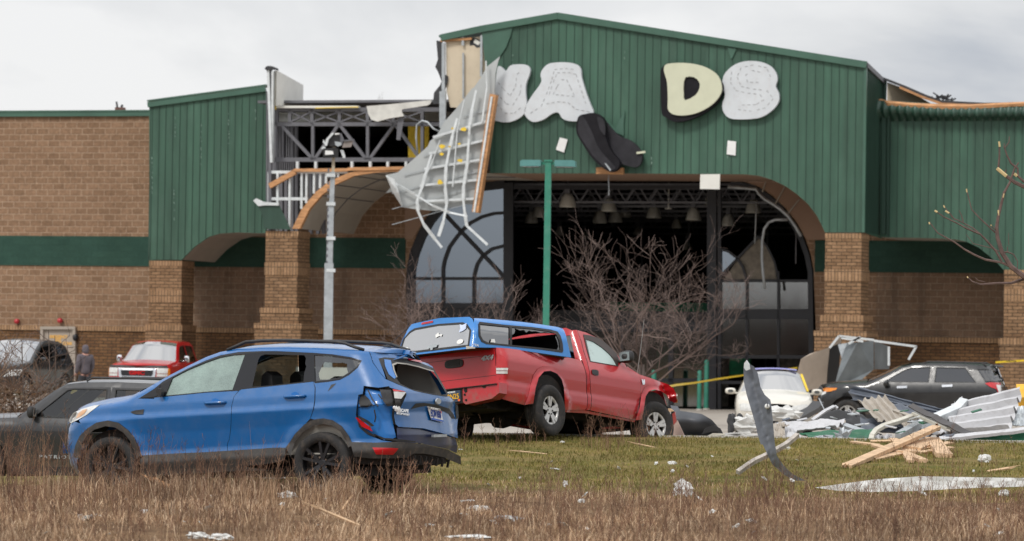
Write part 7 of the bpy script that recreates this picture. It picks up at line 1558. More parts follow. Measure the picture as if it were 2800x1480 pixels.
mb = MB(); c = P(*Wq(735, 808, 46.9)) - TO; mb.lathe([(0, -.03), (.028, -.028), (.032, -.01), (.032, .0)], c, 'y', 16); mb.build('white_washer', m_white2, tall, True); mb = MB(); mb.beam(c + Vector((-.002, -.035, 0)), c + Vector((.0, -.035, .04)), .008); mb.build('screw', m_intd, tall)
wq('torn_tip', [Wq(398, 180, 46.9), Wq(432, 135, 46.9), (2048, 996, 46.9), (2050, 1010, 46.9), (2040, 1014, 46.9), (2034, 1006, 46.9)], m_galvw, tall, TO, .02)
bar3('pale peeled branch leaning behind the tall bent strip', [(2017, 1292, 47.6), (2060, 1262, 47.8), (2101, 1243, 48), (2150, 1215, 48.3), (2180, 1190, 48.6)], .055, M('peeled_bark', (.42, .38, .34), rough=.9, var=.4, scale=9, bmp=.5), .055, 'branch', 'branch')
# long white strip lying in the foreground, foam blocks, scraps
ws_ = empty('white_strip', P(2550, 1325, 44.6), 0, 'long white curved strip lying at the edge of the dry grass', 'strip'); WO = ws_.location.copy()
L = [(2230, 1334), (2300, 1324), (2400, 1311), (2520, 1303), (2680, 1306), (2830, 1308), (2950, 1312), (2950, 1332), (2830, 1330), (2650, 1335), (2500, 1343), (2380, 1346), (2290, 1342)]
vv, ff, _ = tri2d([L], 12); V = [P(a, b, 44.6 + .02 * mnoise.noise((a / 30, b / 10, 0))) - WO for a, b in vv]; n = len(V)
mesh('strip', V + [p + Vector((0, .05, .0)) for p in V], [f[::-1] for f in ff] + [tuple(n + i for i in f) for f in ff], M('white_strip', (.75, .76, .75), rough=.6, var=.08, stretch=(1, 1, 12)), ws_)
def gy(px, py): return G(px, py).y
for px, py, sx, sy, lb, sd in ((1868, 1342, 28, 30, 'big white foam block standing in the dry grass', 31), (1310, 1393, 30, 10, 'white foam scrap behind the pickup, leftmost of the lawn edge ones', 32), (745, 1305, 34, 15, 'white foam dome beside the rear wheel of the blue SUV', 33), (540, 1466, 30, 12, 'white foam chunk at the bottom frame edge, left one', 34), (605, 1470, 32, 10, 'white foam chunk at the bottom frame edge, right one', 35), (785, 1357, 26, 12, 'white scrap of foam in front of the rear wheel', 36),
        (2692, 1256, 17, 14, 'white lump of wrap on the lawn at the right', 37), (1285, 1372, 14, 6, 'small white pebble-like foam near the lawn corner', 38), (2150, 1226, 14, 6, 'round white scrap right of the tall bent strip', 39), (1538, 1210, 7, 4, 'tiny white scrap on the lawn below the pickup', 40), (1838, 1268, 12, 7, 'white torn scrap on the lawn below the pickup front', 41), (1590, 1372, 9, 8, 'small white scrap in dry grass left of the foam block', 42), (1285, 1470, 60, 7, 'flat white slab at the bottom frame edge', 43), (1385, 1418, 40, 8, 'curled grey-white bark-like scrap in the dry grass', 44), (2745, 1352, 16, 14, 'white scrap in dry grass at the far right', 45)):
    Y = gy(px, py + sy * .6); crumple(lb, px, py, Y, sx, sy, m_plast if sd != 44 else m_foil, sd, 'foam_block', 'foam', .35)
rr = random.Random(11); base = None
for k in range(58):                # small white scraps
    px = rr.uniform(20, 2780); py = rr.uniform(1345, 1475) if k < 40 else rr.uniform(1225, 1340)
    if k >= 40: px = rr.uniform(1200, 2780)
    g = G(px, py); s_ = rr.uniform(.6, 1.6)
    if base is None:
        o = base = crumple(None, px, py, g.y, 9, 4, m_plast, 50, 'white_scrap', 'scrap', .9); tag(o, 'tiny white scrap lying in the grass', 'scrap', 'tiny white scraps in the grass')
    else: o = base.copy(); COL.objects.link(o)
    if k < 40: tag(o, 'tiny white scrap lying in the brown dry grass of the foreground', 'scrap', 'tiny white scraps in the dry grass')
    else: tag(o, 'tiny white scrap lying on the green lawn', 'scrap', 'tiny white scraps on the lawn')
    o.location = g + Vector((0, 0, .04)); o.rotation_euler = (rr.uniform(-.6, .6), rr.uniform(-.6, .6), rr.uniform(0, 6)); o.scale = (s_ * rr.uniform(.5, 1.4), s_, s_ * rr.uniform(.25, .8))
for (a, b), c_, lb, w_ in (((418, 1310), (500, 1350), 'orange splintered board in the dry grass beside the front wheel', .06), ((870, 1390), (985, 1438), 'pale stick lying in the dry grass below the rear wheel', .028), ((938, 1392), (952, 1370), 'short pale splinter sticking up in the dry grass', .025), ((1420, 1234), (1495, 1242), 'thin pale lath on the lawn', .02), ((2700, 1290), (2760, 1280), 'pale splinter on the lawn at the right', .04)) if False else (((418, 1310), (500, 1350), 'orange splintered board in the dry grass beside the front wheel', .06), ((870, 1390), (985, 1438), 'pale stick lying in the dry grass below the rear wheel', .028), ((938, 1392), (952, 1370), 'short pale splinter sticking up in the dry grass', .025), ((1420, 1234), (1495, 1242), 'thin pale lath on the lawn', .02), ((2700, 1290), (2760, 1280), 'pale splinter on the lawn at the right', .04)):
    pass
for a, b, lb, w_, m_ in (((418, 1310), (500, 1350), 'orange splintered board in the dry grass beside the front wheel', .06, m_wood), ((870, 1390), (985, 1438), 'pale stick lying in the dry grass below the rear wheel', .028, m_wood2), ((938, 1392), (952, 1370), 'short pale splinter sticking up in the dry grass', .025, m_wood2), ((1420, 1234), (1495, 1242), 'thin pale lath on the lawn behind the blue SUV', .02, m_wood2), ((2700, 1290), (2760, 1280), 'pale splinter on the lawn at the right', .04, m_wood2), ((1795, 1225), (1745, 1214), 'small pale lath beside the pickup kerb', .02, m_wood2)):
    Y = min(gy(*a), gy(*b)) - .3; bar3(lb, [(*a, Y), (*b, Y)], w_, m_, w_ * .5, 'splinter', 'splinter', jag=int(a[0]))
# thrown bumper cover and beige scrap at the pickup's nose
bc = empty('bumper_cover', P(1950, 1190, 60), 0, 'dark grey bumper cover lying against the front of the red pickup', 'bumper cover'); BCO = bc.location.copy()
L = q6([(1975, 835), (2055, 845), (2082, 895), (2200, 912), (2320, 930), (2430, 995), (2500, 1075), (2565, 1165), (2540, 1200), (2360, 1195), (2130, 1200), (2060, 1050), (2010, 930)])
vv, ff, _ = tri2d([L], 6); V = []
for a, b in vv:
    t_ = (b - 1105) / 90; V.append(P(a, b, 60.2 - .5 * math.sin(max(0, min(1, t_ + .1)) * 2.6) + .1 * mnoise.noise((a / 40, b / 40, 2))) - BCO)
n = len(V); mesh('cover', V + [p + Vector((0, .02, 0)) for p in V], [f[::-1] for f in ff] + [tuple(n + i for i in f) for f in ff], M('worn_grey_plastic', (.06, .065, .075), rough=.45, var=.3, scale=2.5), bc, True)
wq('opening', [(*q6([p])[0], 59.6) for p in [(2320, 1150), (2360, 1080), (2450, 1050), (2520, 1090), (2550, 1150), (2480, 1120), (2400, 1130)]], m_intd, bc, BCO, .02)
wq('lining', [(*q6([p])[0], 59.6) for p in [(2360, 1180), (2440, 1140), (2570, 1145), (2570, 1165), (2480, 1170), (2400, 1195)]], m_crsh, bc, BCO, .03)
o = empty('beige_board', P(1870, 1195, 59.6), 0, 'beige triangular board leaning at the front wheel of the red pickup', 'board'); OO = o.location.copy()
wq('board', [(*q6([p])[0], 59.6) for p in [(2010, 1010), (2050, 1000), (2140, 1198), (1990, 1198)]], M('pinkish_board', (.46, .34, .29), rough=.8, var=.15), o, OO, .03)
o = empty('splintered_post', P(1845, 1150, 59.4), 0, 'torn brown and red scrap standing beside the front wheel of the red pickup', 'scrap'); OO = o.location.copy()
wq('scrap', [(*q6([p])[0], 59.4) for p in [(1985, 905), (2015, 900), (2035, 960), (2000, 1060), (1992, 1198), (1955, 1198), (1965, 1050), (1975, 960)]], m_flash, o, OO, .04); wq('red_edge', [(*q6([p])[0], 59.37) for p in [(1995, 930), (2025, 905), (2040, 1010), (2010, 1050)]], m_red1, o, OO, .03)
wq('pale_splinter', [(*q6([p])[0], 59.35) for p in [(1928, 955), (1950, 870), (1980, 872), (2012, 900), (1980, 905), (1950, 915)]], m_wood2, o, OO, .03)
# right-edge bits
o = bar3('yellow box edge at the far right behind the white sheet', [E(2480, 615, 66), E(2700, 615, 66)], .5, M('box_yellow', (.75, .4, .03), rough=.6), .5, 'yellow_crate', 'crate')
crumple('dark and white round scrap on the lawn at the right', 2718, 1243, 56, 11, 11, m_intd, 60, 'round_scrap', 'scrap', .2); crumple('dark stump of torn metal under the green beam', 2748, 1228, 57.5, 13, 16, m_flash, 61, 'metal_stump', 'scrap', .5)
bar3('thin white cable looping on the lawn at the right', [E(2060, 1110, 57), E(2150, 1100, 57), E(2230, 1110, 57), E(2260, 1150, 56.6), E(2300, 1180, 56.3)], .014, m_white2, .014, 'cable', 'cable')
bar3('grey bent rod on the lawn under the green beam', [E(2180, 1190, 56.2), E(2200, 1120, 56.4), E(2215, 1095, 56.5)], .02, m_galv, .02, 'thin_rod', 'rod')
for k, (a, b, c, d) in enumerate(((1800, 1195, 1990, 1330), (1765, 1290, 1850, 1300), (1805, 1240, 1930, 1290))): bar3(('white strip pointing down right on the lawn', 'flat white lath on the lawn', 'short white strip crossing on the lawn')[k], [E(a, b, 54.5), E(c, d, 53.8)], .04, m_white2, .02, 'white_lath', 'strip')
bar3('yellow scrap lying flat on the lawn at the right', [E(2210, 1340, 53), E(2350, 1335, 53)], .05, m_yel, .05, 'yellow_scrap', 'scrap')

# ------------------------------------------------------------------ the person in the hood
def skin_body(name, joints, edges, mat, parent, sub=2):
    me = bpy.data.meshes.new(name); me.from_pydata([j[0] for j in joints], edges, []); o = link(name, me, parent)
    md = o.modifiers.new('skin', 'SKIN'); me_s = me.skin_vertices[0].data if me.skin_vertices else None
    if me_s is None:
        bpy.context.view_layer.objects.active = o; me_s = me.skin_vertices[0].data
    for i, j in enumerate(joints): me_s[i].radius = (j[1], j[2]); me_s[i].use_root = (i == 0)
    sb = o.modifiers.new('sub', 'SUBSURF'); sb.levels = sb.render_levels = sub
    bpy.context.view_layer.update(); dg = bpy.context.evaluated_depsgraph_get(); m2 = bpy.data.meshes.new_from_object(o.evaluated_get(dg))
    o.modifiers.clear(); o.data = m2; m2.materials.clear(); m2.materials.append(mat); m2.shade_smooth(); return o
pp = P(230, 1105, 112); pp.z = zg(pp.x, pp.y)
per = empty('person', pp, R(38), 'person in a grey hooded top seen from behind, walking left by the brick wall', 'person')
m_hood = M('hooded_top', (.115, .10, .115), rough=.95, var=.2, scale=6, bmp=.4, bscale=20); m_jean = M('dark_trousers', (.04, .042, .05), rough=.9, var=.2); m_skin = M('skin', (.5, .26, .2), rough=.6, var=.1)
m_shoe = M('shoe', (.03, .03, .03), rough=.7)
# facing +y locally; turned so that the back three-quarter faces the camera
J = [((0, 0, .98), .07, .06), ((0, .01, 1.12), .11, .085), ((0, .0, 1.3), .13, .095), ((0, -.015, 1.43), .12, .085), ((0, .0, 1.53), .06, .06), ((0, .02, 1.6), .055, .06), ((0, .035, 1.66), .075, .09), ((0, .03, 1.74), .06, .075),
     ((.19, -.01, 1.42), .075, .075), ((.25, -.03, 1.2), .06, .06), ((.24, .05, 1.0), .05, .05), ((.2, .14, .93), .045, .045),
     ((-.19, -.01, 1.42), .075, .075), ((-.25, -.03, 1.2), .06, .06), ((-.24, .05, 1.0), .05, .05), ((-.2, .14, .93), .045, .045),
     ((.09, 0, .86), .055, .06), ((.11, .05, .5), .055, .06), ((.11, -.03, .12), .04, .045), ((-.09, 0, .86), .055, .06), ((-.11, .12, .5), .055, .06), ((-.12, .1, .12), .045, .05), ((.11, .1, .045), .04, .035), ((-.12, .23, .045), .04, .035)]
Ed = [(0, 1), (1, 2), (2, 3), (3, 4), (4, 5), (5, 6), (6, 7), (3, 8), (8, 9), (9, 10), (10, 11), (3, 12), (12, 13), (13, 14), (14, 15), (0, 16), (16, 17), (17, 18), (0, 19), (19, 20), (20, 21), (18, 22), (21, 23)]
skin_body('body', J, Ed, m_skin, per, 1)
Jt = [((0, 0, .87), .18, .15), ((0, .01, 1.12), .175, .14), ((0, .0, 1.3), .205, .155), ((0, -.015, 1.44), .19, .14), ((0, -.01, 1.52), .09, .09), ((.19, -.01, 1.42), .095, .095), ((.25, -.03, 1.2), .078, .078), ((.24, .05, 1.0), .062, .062), ((.21, .11, .95), .05, .05), ((-.19, -.01, 1.42), .095, .095), ((-.25, -.03, 1.2), .078, .078), ((-.24, .05, 1.0), .062, .062), ((-.21, .11, .95), .05, .05)]
skin_body('hooded_top', Jt, [(0, 1), (1, 2), (2, 3), (3, 4), (3, 5), (5, 6), (6, 7), (7, 8), (3, 9), (9, 10), (10, 11), (11, 12)], m_hood, per, 2)
skin_body('hood', [((0, -.03, 1.5), .10, .10), ((0, -.035, 1.6), .105, .11), ((0, -.02, 1.7), .11, .115), ((0, .0, 1.78), .07, .085)], [(0, 1), (1, 2), (2, 3)], m_hood, per, 2)
skin_body('trousers', [((0, 0, .97), .165, .13), ((.09, 0, .84), .11, .12), ((.11, .05, .5), .08, .085), ((.11, -.03, .1), .062, .07), ((-.09, 0, .84), .11, .12), ((-.11, .12, .5), .08, .085), ((-.12, .1, .1), .062, .07)], [(0, 1), (1, 2), (2, 3), (0, 4), (4, 5), (5, 6)], m_jean, per, 2)
for x, y in ((.11, .03), (-.12, .17)):
    skin_body('shoe', [((x, y - .1, .05), .045, .05), ((x, y, .05), .05, .045), ((x, y + .12, .04), .045, .035)], [(0, 1), (1, 2)], m_shoe, per, 2)
mb = MB(); mb.lathe([(0, .03), (.018, .015), (.022, 0), (0, 0)], (0, .14, 1.65), 'y', 8); mb.build('nose', m_skin, per, True)
for sx_ in (1, -1):                # hands half hidden in the sleeves
    ch = []
    mbh = MB(); mbh.tube([(sx_ * .2, .13, .935), (sx_ * .19, .18, .905)], [.034, .036], 8)
    for k in range(4): x_ = sx_ * (.165 + k * .018); mbh.tube([(x_, .18, .905), (x_, .215, .885), (x_, .225, .855 - .006 * (k % 2))], [.010, .009, .007], 6)
    mbh.tube([(sx_ * .16, .15, .92), (sx_ * .145, .185, .90)], [.012, .009], 6); mbh.build('hand', m_skin, per, True)

# ------------------------------------------------------------------ vegetation
def islandmat(name, cols, rough=.9, trans=.0):
    m, t, b = pbsdf(name); g = N(t, 'ShaderNodeNewGeometry'); k = len(cols)
    c = ramp(t, g.outputs['Random Per Island'], [(i / (k - 1), cc) for i, cc in enumerate(cols)])
    f = noise_n(t, .7, 4, .6); c = mixc(t, 1.0, c, ramp(t, f, [(.32, (.5, .5, .52)), (.68, (1.3, 1.27, 1.25))]), 'MULTIPLY')
    lk(t, c, b.inputs['Base Color']); b.inputs['Roughness'].default_value = rough; b.inputs['Specular IOR Level'].default_value = .15; return m
m_dry = islandmat('dry_grass', [(.18, .11, .065), (.36, .23, .14), (.52, .36, .23), (.68, .53, .37), (.27, .165, .1), (.45, .31, .2)])
m_weed = islandmat('dry_weed', [(.15, .08, .055), (.22, .12, .08), (.10, .06, .045), (.34, .22, .14), (.18, .10, .07)])
m_lawn = islandmat('lawn_grass', [(.12, .125, .025), (.20, .175, .05), (.36, .28, .12), (.15, .155, .035), (.27, .22, .07)])
m_twig = islandmat('twig', [(.16, .115, .10), (.22, .165, .145), (.12, .09, .08), (.29, .225, .20)])
m_bark = M('bark', (.12, .092, .08), rough=.95, var=.3, scale=8, bmp=.5)
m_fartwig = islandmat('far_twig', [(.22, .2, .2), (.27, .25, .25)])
nr = np.random.default_rng(5)
ZT = None
def zg_np(x, y): return np.array([zg(a, b) for a, b in zip(x, y)])
def blades(name, x, y, h, w_, lean, mat, zo=0.0, label=None):
    n = len(x); z = zg_np(x, y) + zo; a = nr.uniform(0, 2 * np.pi, n); l = lean * nr.uniform(.2, 1.4, n) * h
    dx, dy = np.cos(a) * l, np.sin(a) * l; b = nr.uniform(0, np.pi, n); wx, wy = np.cos(b) * w_ / 2, np.sin(b) * w_ / 2
    V = np.zeros((n, 5, 3))
    V[:, 0] = np.stack([x - wx, y - wy, z], 1); V[:, 1] = np.stack([x + wx, y + wy, z], 1)
    V[:, 2] = np.stack([x + dx * .4 + wx * .8, y + dy * .4 + wy * .8, z + h * .62], 1); V[:, 3] = np.stack([x + dx * .4 - wx * .8, y + dy * .4 - wy * .8, z + h * .62], 1)
    V[:, 4] = np.stack([x + dx, y + dy, z + h * nr.uniform(.75, 1.0, n)], 1)
    me = bpy.data.meshes.new(name); me.vertices.add(n * 5); me.vertices.foreach_set('co', V.reshape(-1))
    base = np.arange(n)[:, None] * 5; lp_ = (base + np.array([0, 1, 2, 3, 3, 2, 4])[None]).reshape(-1)
    me.loops.add(n * 7); me.loops.foreach_set('vertex_index', lp_.astype(np.int32))
    me.polygons.add(n * 2); ls = (np.arange(n)[:, None] * 7 + np.array([0, 4])[None]).reshape(-1); me.polygons.foreach_set('loop_start', ls.astype(np.int32))
    me.update(calc_edges=True); o = link(name, me, None, mat); return tag(o, kind='stuff')
def patch(x, y, sc, seed): return np.array([mnoise.noise((a * sc, b * sc, seed)) for a, b in zip(x, y)])
# dry grass in front
n = 122000; y = nr.uniform(29, 48.5, n); x = nr.uniform(-1, 1, n) * (.1333 * y + 2.4); k = patch(x, y, .55, 3.0)
keep = (nr.uniform(0, 1, n) < .55 + k) & (y + 4.2 * patch(x, y, .3, 8.0) + 1.6 * patch(x, y, 1.2, 18.0) + nr.uniform(-1, 1, n) < 45.0); x, y, k = x[keep], y[keep], k[keep]
h = nr.uniform(.03, .10, len(x)) * (1 + .9 * np.clip(k, -.5, 1)) * np.where(y > 39.5, .6, 1.0); blades('dry_grass', x, y, h, .006, .75, m_dry)
n = 5000; y = nr.uniform(39.8, 42.0, n); x = nr.uniform(-5.2, -1.6, n); k = patch(x, y, 1.1, 4.0); keep = nr.uniform(0, 1, n) < .5 + 1.3 * k; x, y = x[keep], y[keep]
blades('tall_dry_grass', x, y, nr.uniform(.15, .38, len(x)), .006, .35, m_dry)
n = 13000; y = nr.uniform(31, 44, n); x = nr.uniform(-7, 7, n); k = patch(x, y, .5, 14.0); keep = nr.uniform(0, 1, n) < .25 + 1.2 * k; x, y = x[keep], y[keep]
blades('tall_dry_grass', x, y, nr.uniform(.12, .3, len(x)), .006, .5, m_dry)
# lawn
n = 130000; y = nr.uniform(41.6, 57.6, n); x = nr.uniform(-4, .1333 * 57 + 2.6, n); k = patch(x, y, .8, 6.0)
keep = (nr.uniform(0, 1, n) < .6 + k) & (y + 4.2 * patch(x, y, .3, 8.0) + 1.6 * patch(x, y, 1.2, 18.0) + nr.uniform(-1, 1, n) > 44.2) & (np.abs(x) < .1333 * y + 2.6); x, y = x[keep], y[keep]
blades('lawn_grass', x, y, nr.uniform(.02, .055, len(x)), .009, .6, m_lawn)
# weeds: branching dry stems
def weed(mb, p, h, rnd_, r_=.0034, side=6):
    a = rnd_.uniform(0, 6.28); ln = rnd_.uniform(.02, .35) * h; pts = [Vector(p)]
    for k in range(1, 4): t_ = k / 3; pts.append(Vector((p[0] + math.cos(a) * ln * t_ ** 1.6 + rnd_.uniform(-.02, .02), p[1] + math.sin(a) * ln * t_ ** 1.6, p[2] + h * t_)))
    mb.tube(pts, [r_, r_ * .85, r_ * .6, r_ * .25], 3, False)
    for k in range(rnd_.randint(2, side)):
        t_ = rnd_.uniform(.3, .95); i = min(2, int(t_ * 3)); q_ = pts[i].lerp(pts[i + 1], t_ * 3 - i); b = rnd_.uniform(0, 6.28); l = h * rnd_.uniform(.08, .26) * (1.25 - t_)
        e_ = q_ + Vector((math.cos(b) * l * .7, math.sin(b) * l * .7, l * rnd_.uniform(.5, 1.1))); m_ = q_.lerp(e_, .5) + Vector((0, 0, -l * .08)); mb.tube([q_, m_, e_], [r_ * .6, r_ * .45, r_ * .2], 3, False)
        if rnd_.random() < .6:
            for _ in range(2): f = m_.lerp(e_, rnd_.random()); mb.tube([f, f + Vector((rnd_.uniform(-.04, .04), rnd_.uniform(-.04, .04), rnd_.uniform(.01, .06)))], [r_ * .4, r_ * .5], 3, False)
wr_ = random.Random(21)
def weeds(name, spots, mat=m_weed):
    mb = MB()
    for (px0, px1, Y0, Y1, h0, h1, cnt, clump) in spots:
        for _ in range(cnt):
            Y = wr_.uniform(Y0, Y1); px = wr_.uniform(px0, px1); X = (px - 1400) / F * Y
            for __ in range(wr_.randint(1, clump)):
                x_ = X + wr_.gauss(0, .07); y_ = Y + wr_.gauss(0, .07); weed(mb, (x_, y_, zg(x_, y_) - .02), wr_.uniform(h0, h1), wr_)
    return tag(mb.build(name, mat), kind='stuff')
weeds('dry_weeds', [(-80, 480, 40, 42.6, .35, .78, 85, 3), (480, 700, 40.4, 42.4, .3, .7, 34, 3), (480, 1180, 40.8, 42.6, .2, .5, 70, 2), (700, 780, 40.8, 42, .5, .85, 4, 2), (600, 1150, 40.8, 42, .4, .6, 9, 2), (200, 420, 40, 41.8, .45, .75, 12, 3), (1080, 1200, 40.5, 43, .25, .5, 16, 2),
        (1200, 2900, 38, 44.5, .2, .42, 130, 2), (1700, 2000, 37, 42.5, .3, .6, 26, 3), (2000, 2900, 36, 42, .2, .45, 75, 3), (1480, 1560, 38, 42, .4, .6, 14, 2), (2040, 2200, 38, 44, .35, .62, 24, 3), (2150, 2900, 43.2, 44.3, .1, .3, 60, 2)])
weeds('dry_weeds', [(-100, 2900, 31.5, 40, .12, .34, 400, 3), (-100, 700, 35, 40, .2, .45, 40, 3), (1300, 2900, 31, 36, .25, .5, 60, 2)])
weeds('dry_weeds', [(1610, 1790, 53, 55.5, .25, .6, 26, 3), (1380, 1480, 53, 55.5, .15, .4, 8, 2), (2460, 2800, 46, 54, .25, .6, 26, 2), (1240, 1420, 52, 56, .1, .5, 10, 2)])
weeds('dry_weeds', [(-60, 180, 44.5, 57, .5, 1.2, 46, 3)])
# bare trees
def branch(mb, p, d, L, r_, lev, rnd_, up=.15, wig=.25, kids=(3, 5), minr=.004, sides=4, spread=1.0, out=0.0):
    pts = [Vector(p)]; d = Vector(d).normalized(); n = 4
    for k in range(n):
        d = (d + Vector((rnd_.uniform(-1, 1) * wig, rnd_.uniform(-1, 1) * wig, rnd_.uniform(-1, 1) * wig + up * .3))).normalized(); pts.append(pts[-1] + d * (L / n))
    mb.tube(pts, [max(minr, r_ * (1 - .55 * k / n)) for k in range(n + 1)], sides if lev > 1 else 3, False)
    if lev <= 0: return
    for _ in range(rnd_.randint(*kids)):
        t_ = rnd_.uniform(.25, 1.0) * n; i = min(n - 1, int(t_)); q_ = pts[i].lerp(pts[i + 1], t_ - i)
        dd = (d * .7 + Vector((rnd_.uniform(-1, 1), rnd_.uniform(-1, 1), rnd_.uniform(-.45, .9) + up)) * spread).normalized()
        branch(mb, q_, dd, L * rnd_.uniform(.5, .78), max(minr, r_ * .55), lev - 1, rnd_, up, wig, kids, minr, sides, spread)
def crab_tree(px, Y, H, spread, seed, label, hz=1.25, nstem=7):
    r_ = random.Random(seed); b = P(px, 1100, Y); b.z = zg(b.x, b.y); o = empty('bare_tree', b, 0, label, 'tree')
    mb = MB(); mb.tube([(0, 0, -.1), (.03, 0, hz * .5), (-.02, 0, hz)], [.085, .06, .055], 8)
    for k in range(2): a = r_.uniform(0, 6); mb.tube([(0, 0, .05), (.1 * math.cos(a), .1 * math.sin(a), hz * .5), (.16 * math.cos(a), .16 * math.sin(a), hz)], [.05, .035, .03], 6)
    mb.build('trunk', m_bark, o, True); mb = MB()
    for k in range(nstem):
        a = 2 * math.pi * k / nstem + r_.uniform(-.3, .3); tl_ = r_.uniform(.35, 1.25); d = Vector((math.cos(a) * spread, math.sin(a) * spread, tl_))
        branch(mb, (0, 0, hz * r_.uniform(.6, 1)), d, H * r_.uniform(.36, .5), .028, 4, r_, up=.08, wig=.28, kids=(3, 4), minr=.0034)
    mb.build('crown', m_twig, o); return o
crab_tree(1250, 101, 4.6, 1.4, 23, 'bare multi-stemmed tree with grey-brown twigs in front of the tall glass window', hz=1.1, nstem=11)
crab_tree(1380, 103, 2.8, 1.1, 12, 'small bare tree right behind the green lamp post', hz=.9, nstem=7)
crab_tree(1757, 100, 4.9, 1.2, 19, 'wide bare tree with a flat crown in the middle of the dark entrance', hz=1.6, nstem=9)
# brush on the left
def brush(name, x0, x1, y0, y1, h, cnt, seed, lev=2):
    r_ = random.Random(seed); mb = MB()
    for _ in range(cnt):
        x_ = r_.uniform(x0, x1); y_ = r_.uniform(y0, y1); branch(mb, (x_, y_, zg(x_, y_) + r_.uniform(0, h * .55)), (r_.uniform(-1, 1), r_.uniform(-1, 1), r_.uniform(.1, 1.2)), h * r_.uniform(.3, .6), .010, lev, r_, up=.05, wig=.4, kids=(2, 4), minr=.0035, sides=3)
    return tag(mb.build(name, islandmat('brush_twig', [(.14, .085, .06), (.21, .13, .09), (.09, .06, .05), (.3, .2, .13)])), kind='stuff')
brush('brush', -11.5, -8.25, 64, 68, 2.0, 260, 31)
x = nr.uniform(-11.5, -8.1, 5200); y = nr.uniform(63.5, 68.5, 5200); blades('fallen_leaves', x, y, nr.uniform(.02, .06, 5200), .05, 1.0, islandmat('leaf', [(.16, .10, .06), (.26, .19, .14), (.08, .05, .03), (.2, .12, .06), (.5, .46, .42), (.14, .09, .06)]), zo=0)
o = bpy.data.objects['fallen_leaves']; co = np.zeros(len(o.data.vertices) * 3); o.data.vertices.foreach_get('co', co); co = co.reshape(-1, 5, 3); co[:, :, 2] += nr.uniform(.1, 1.35, len(co))[:, None]; o.data.vertices.foreach_set('co', co.reshape(-1)); o.data.update()
r_ = random.Random(77)
for k, (px, y0_, y1_, Y, lb) in enumerate(((133, 1150, 903, 66, 'tall dark sapling in front of the beige door'), (150, 1110, 918, 66.3, 'thin leaning sapling right of the tall dark one'), (60, 1150, 930, 65, 'twiggy sapling at the far left in front of the black crossover'))):
    a = P(px + 6, y0_, Y); b = P(px, y1_, Y); a.z = zg(a.x, a.y); o = empty('sapling', a, 0, lb, 'sapling'); mb = MB(); d = b - a
    mb.tube([(0, 0, 0), d * .5 + Vector((.02, 0, 0)), d], [.018, .013, .006], 5, False); mb.build('stem', m_bark, o); mb = MB()
    for j in range(7): t_ = r_.uniform(.35, .95); branch(mb, d * t_, (r_.choice((-1, 1)), r_.uniform(-.5, .5), .5), .5, .008, 1, r_, kids=(1, 3), minr=.003, sides=3)
    mb.build('twigs', m_twig, o)
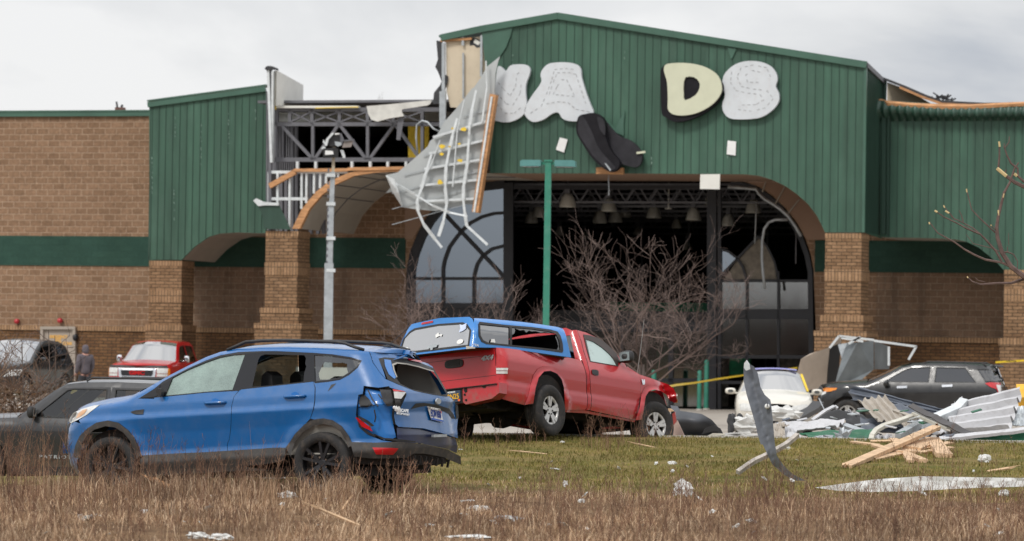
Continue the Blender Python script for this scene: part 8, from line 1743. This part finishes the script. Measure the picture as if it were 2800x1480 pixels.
# near tree at the right frame edge, only its broken branches reach the picture
TY = 52.0; tb_ = P(2985, 1100, TY); tb_.z = zg(tb_.x, tb_.y); ot = empty('bare_tree', tb_, 0, 'bare tree with broken twigs reaching in at the right edge', 'tree')
mb = MB(); jn = P(2960, 830, TY) - tb_; mb.tube([(0, 0, -.1), (.03, 0, 1.0), (0, .02, 2.1), jn, P(3000, 500, TY) - tb_, P(3040, 250, TY) - tb_], [.11, .09, .075, .065, .045, .02], 8); mb.build('trunk', m_bark, ot, True)
mb = MB(); tips = MB()
def zb_(pts, dy=0): return [P(*p, TY + dy) - tb_ for p in zR(pts)]
for pts, r0, r1, dy in (([(1430, 1440), (1000, 1250), (925, 1225), (820, 1145), (745, 1030), (705, 900), (697, 810), (715, 700), (760, 520), (810, 430), (850, 310), (885, 262)], .045, .009, 0), ([(820, 1145), (740, 1110), (600, 1085), (510, 1045), (420, 995), (345, 940), (200, 860), (130, 770)], .02, .007, 0),
        ([(740, 1100), (690, 1010), (600, 910), (560, 870), (440, 820), (380, 785), (250, 722), (178, 672)], .017, .007, 0), ([(560, 870), (500, 820), (380, 755), (330, 735), (250, 630)], .010, .006, .05), ([(345, 750), (300, 690), (268, 675)], .008, .007, 0), ([(415, 765), (400, 710), (378, 665)], .008, .005, 0),
        ([(690, 860), (560, 740), (485, 660), (460, 560), (443, 490)], .011, .006, .05), ([(745, 1025), (650, 985), (500, 950), (440, 870)], .008, .004, 0), ([(700, 850), (680, 825), (650, 790)], .008, .006, 0), ([(740, 1025), (790, 1020), (840, 1040), (875, 1100), (872, 1170)], .012, .006, 0), ([(790, 1020), (788, 975)], .008, .006, 0),
        ([(1430, 1100), (1100, 1210), (925, 1250), (820, 1285), (700, 1285), (560, 1295), (490, 1270), (450, 1230)], .03, .006, .1), ([(600, 1275), (540, 1260), (512, 1235)], .006, .004, .1), ([(1545, 650), (1300, 560), (1100, 500), (929, 468), (850, 430), (770, 370), (700, 315)], .034, .022, 0), ([(712, 310), (722, 200), (720, 88)], .014, .010, 0),
        ([(1548, 600), (1300, 520), (929, 425), (880, 380), (875, 310), (820, 270), (785, 200), (765, 140), (803, 90), (805, 40)], .024, .006, 0), ([(770, 350), (778, 322)], .010, .008, 0), ([(760, 140), (762, 100)], .008, .006, 0), ([(560, 870), (480, 830), (430, 800)], .006, .004, 0), ([(800, 960), (798, 860)], .005, .003, 0)):
    L = zb_(pts, dy); n = len(L); mb.tube(L, [lerp(r0, r1, k / (n - 1)) for k in range(n)], 5, False)
for pts, r_0 in (([(130, 785), (125, 766)], .010), ([(195, 683), (172, 670)], .013), ([(295, 692), (262, 672)], .013), ([(257, 645), (248, 625)], .009), ([(446, 515), (441, 485)], .010), ([(724, 130), (718, 84)], .014), ([(780, 378), (740, 345), (700, 312)], .026), ([(870, 378), (845, 358)], .022), ([(716, 712), (712, 665)], .012), ([(752, 560), (760, 525)], .011), ([(455, 1240), (447, 1228)], .009), ([(652, 800), (648, 788)], .009)):
    L = zb_(pts, -.01); tips.tube(L, r_0, 5, True)
mb.build('crown', M('reddish_bark', (.13, .085, .075), rough=.9, var=.35, scale=10), ot); tips.build('broken_tips', M('split_wood', (.62, .48, .25), rough=.8, var=.2), ot)
# far trees behind the store roof
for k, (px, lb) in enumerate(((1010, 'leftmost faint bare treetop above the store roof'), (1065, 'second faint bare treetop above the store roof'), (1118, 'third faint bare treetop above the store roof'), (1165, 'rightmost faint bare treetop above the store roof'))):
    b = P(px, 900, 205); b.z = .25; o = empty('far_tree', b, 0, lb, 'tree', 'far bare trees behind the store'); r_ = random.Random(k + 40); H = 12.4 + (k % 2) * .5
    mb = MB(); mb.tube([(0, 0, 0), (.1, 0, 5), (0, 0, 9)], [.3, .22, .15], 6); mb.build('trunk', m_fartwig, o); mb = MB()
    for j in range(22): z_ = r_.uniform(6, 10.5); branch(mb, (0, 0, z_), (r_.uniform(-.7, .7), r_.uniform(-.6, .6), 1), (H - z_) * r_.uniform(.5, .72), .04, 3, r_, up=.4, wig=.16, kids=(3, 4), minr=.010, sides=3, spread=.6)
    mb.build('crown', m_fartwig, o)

# wooded bank behind the camera, seen only as dark reflections in the glass and paint
n = 9000; x = nr.uniform(-220, 220, n); y = nr.uniform(-85, -62, n); k = patch(x, y, .06, 2.0)
blades('far_wood', x, y, (5.0 + 3.2 * nr.uniform(0, 1, n)) * (1 + .35 * k), .7, .12, islandmat('far_wood', [(.15, .13, .11), (.24, .21, .18), (.11, .1, .09)]))
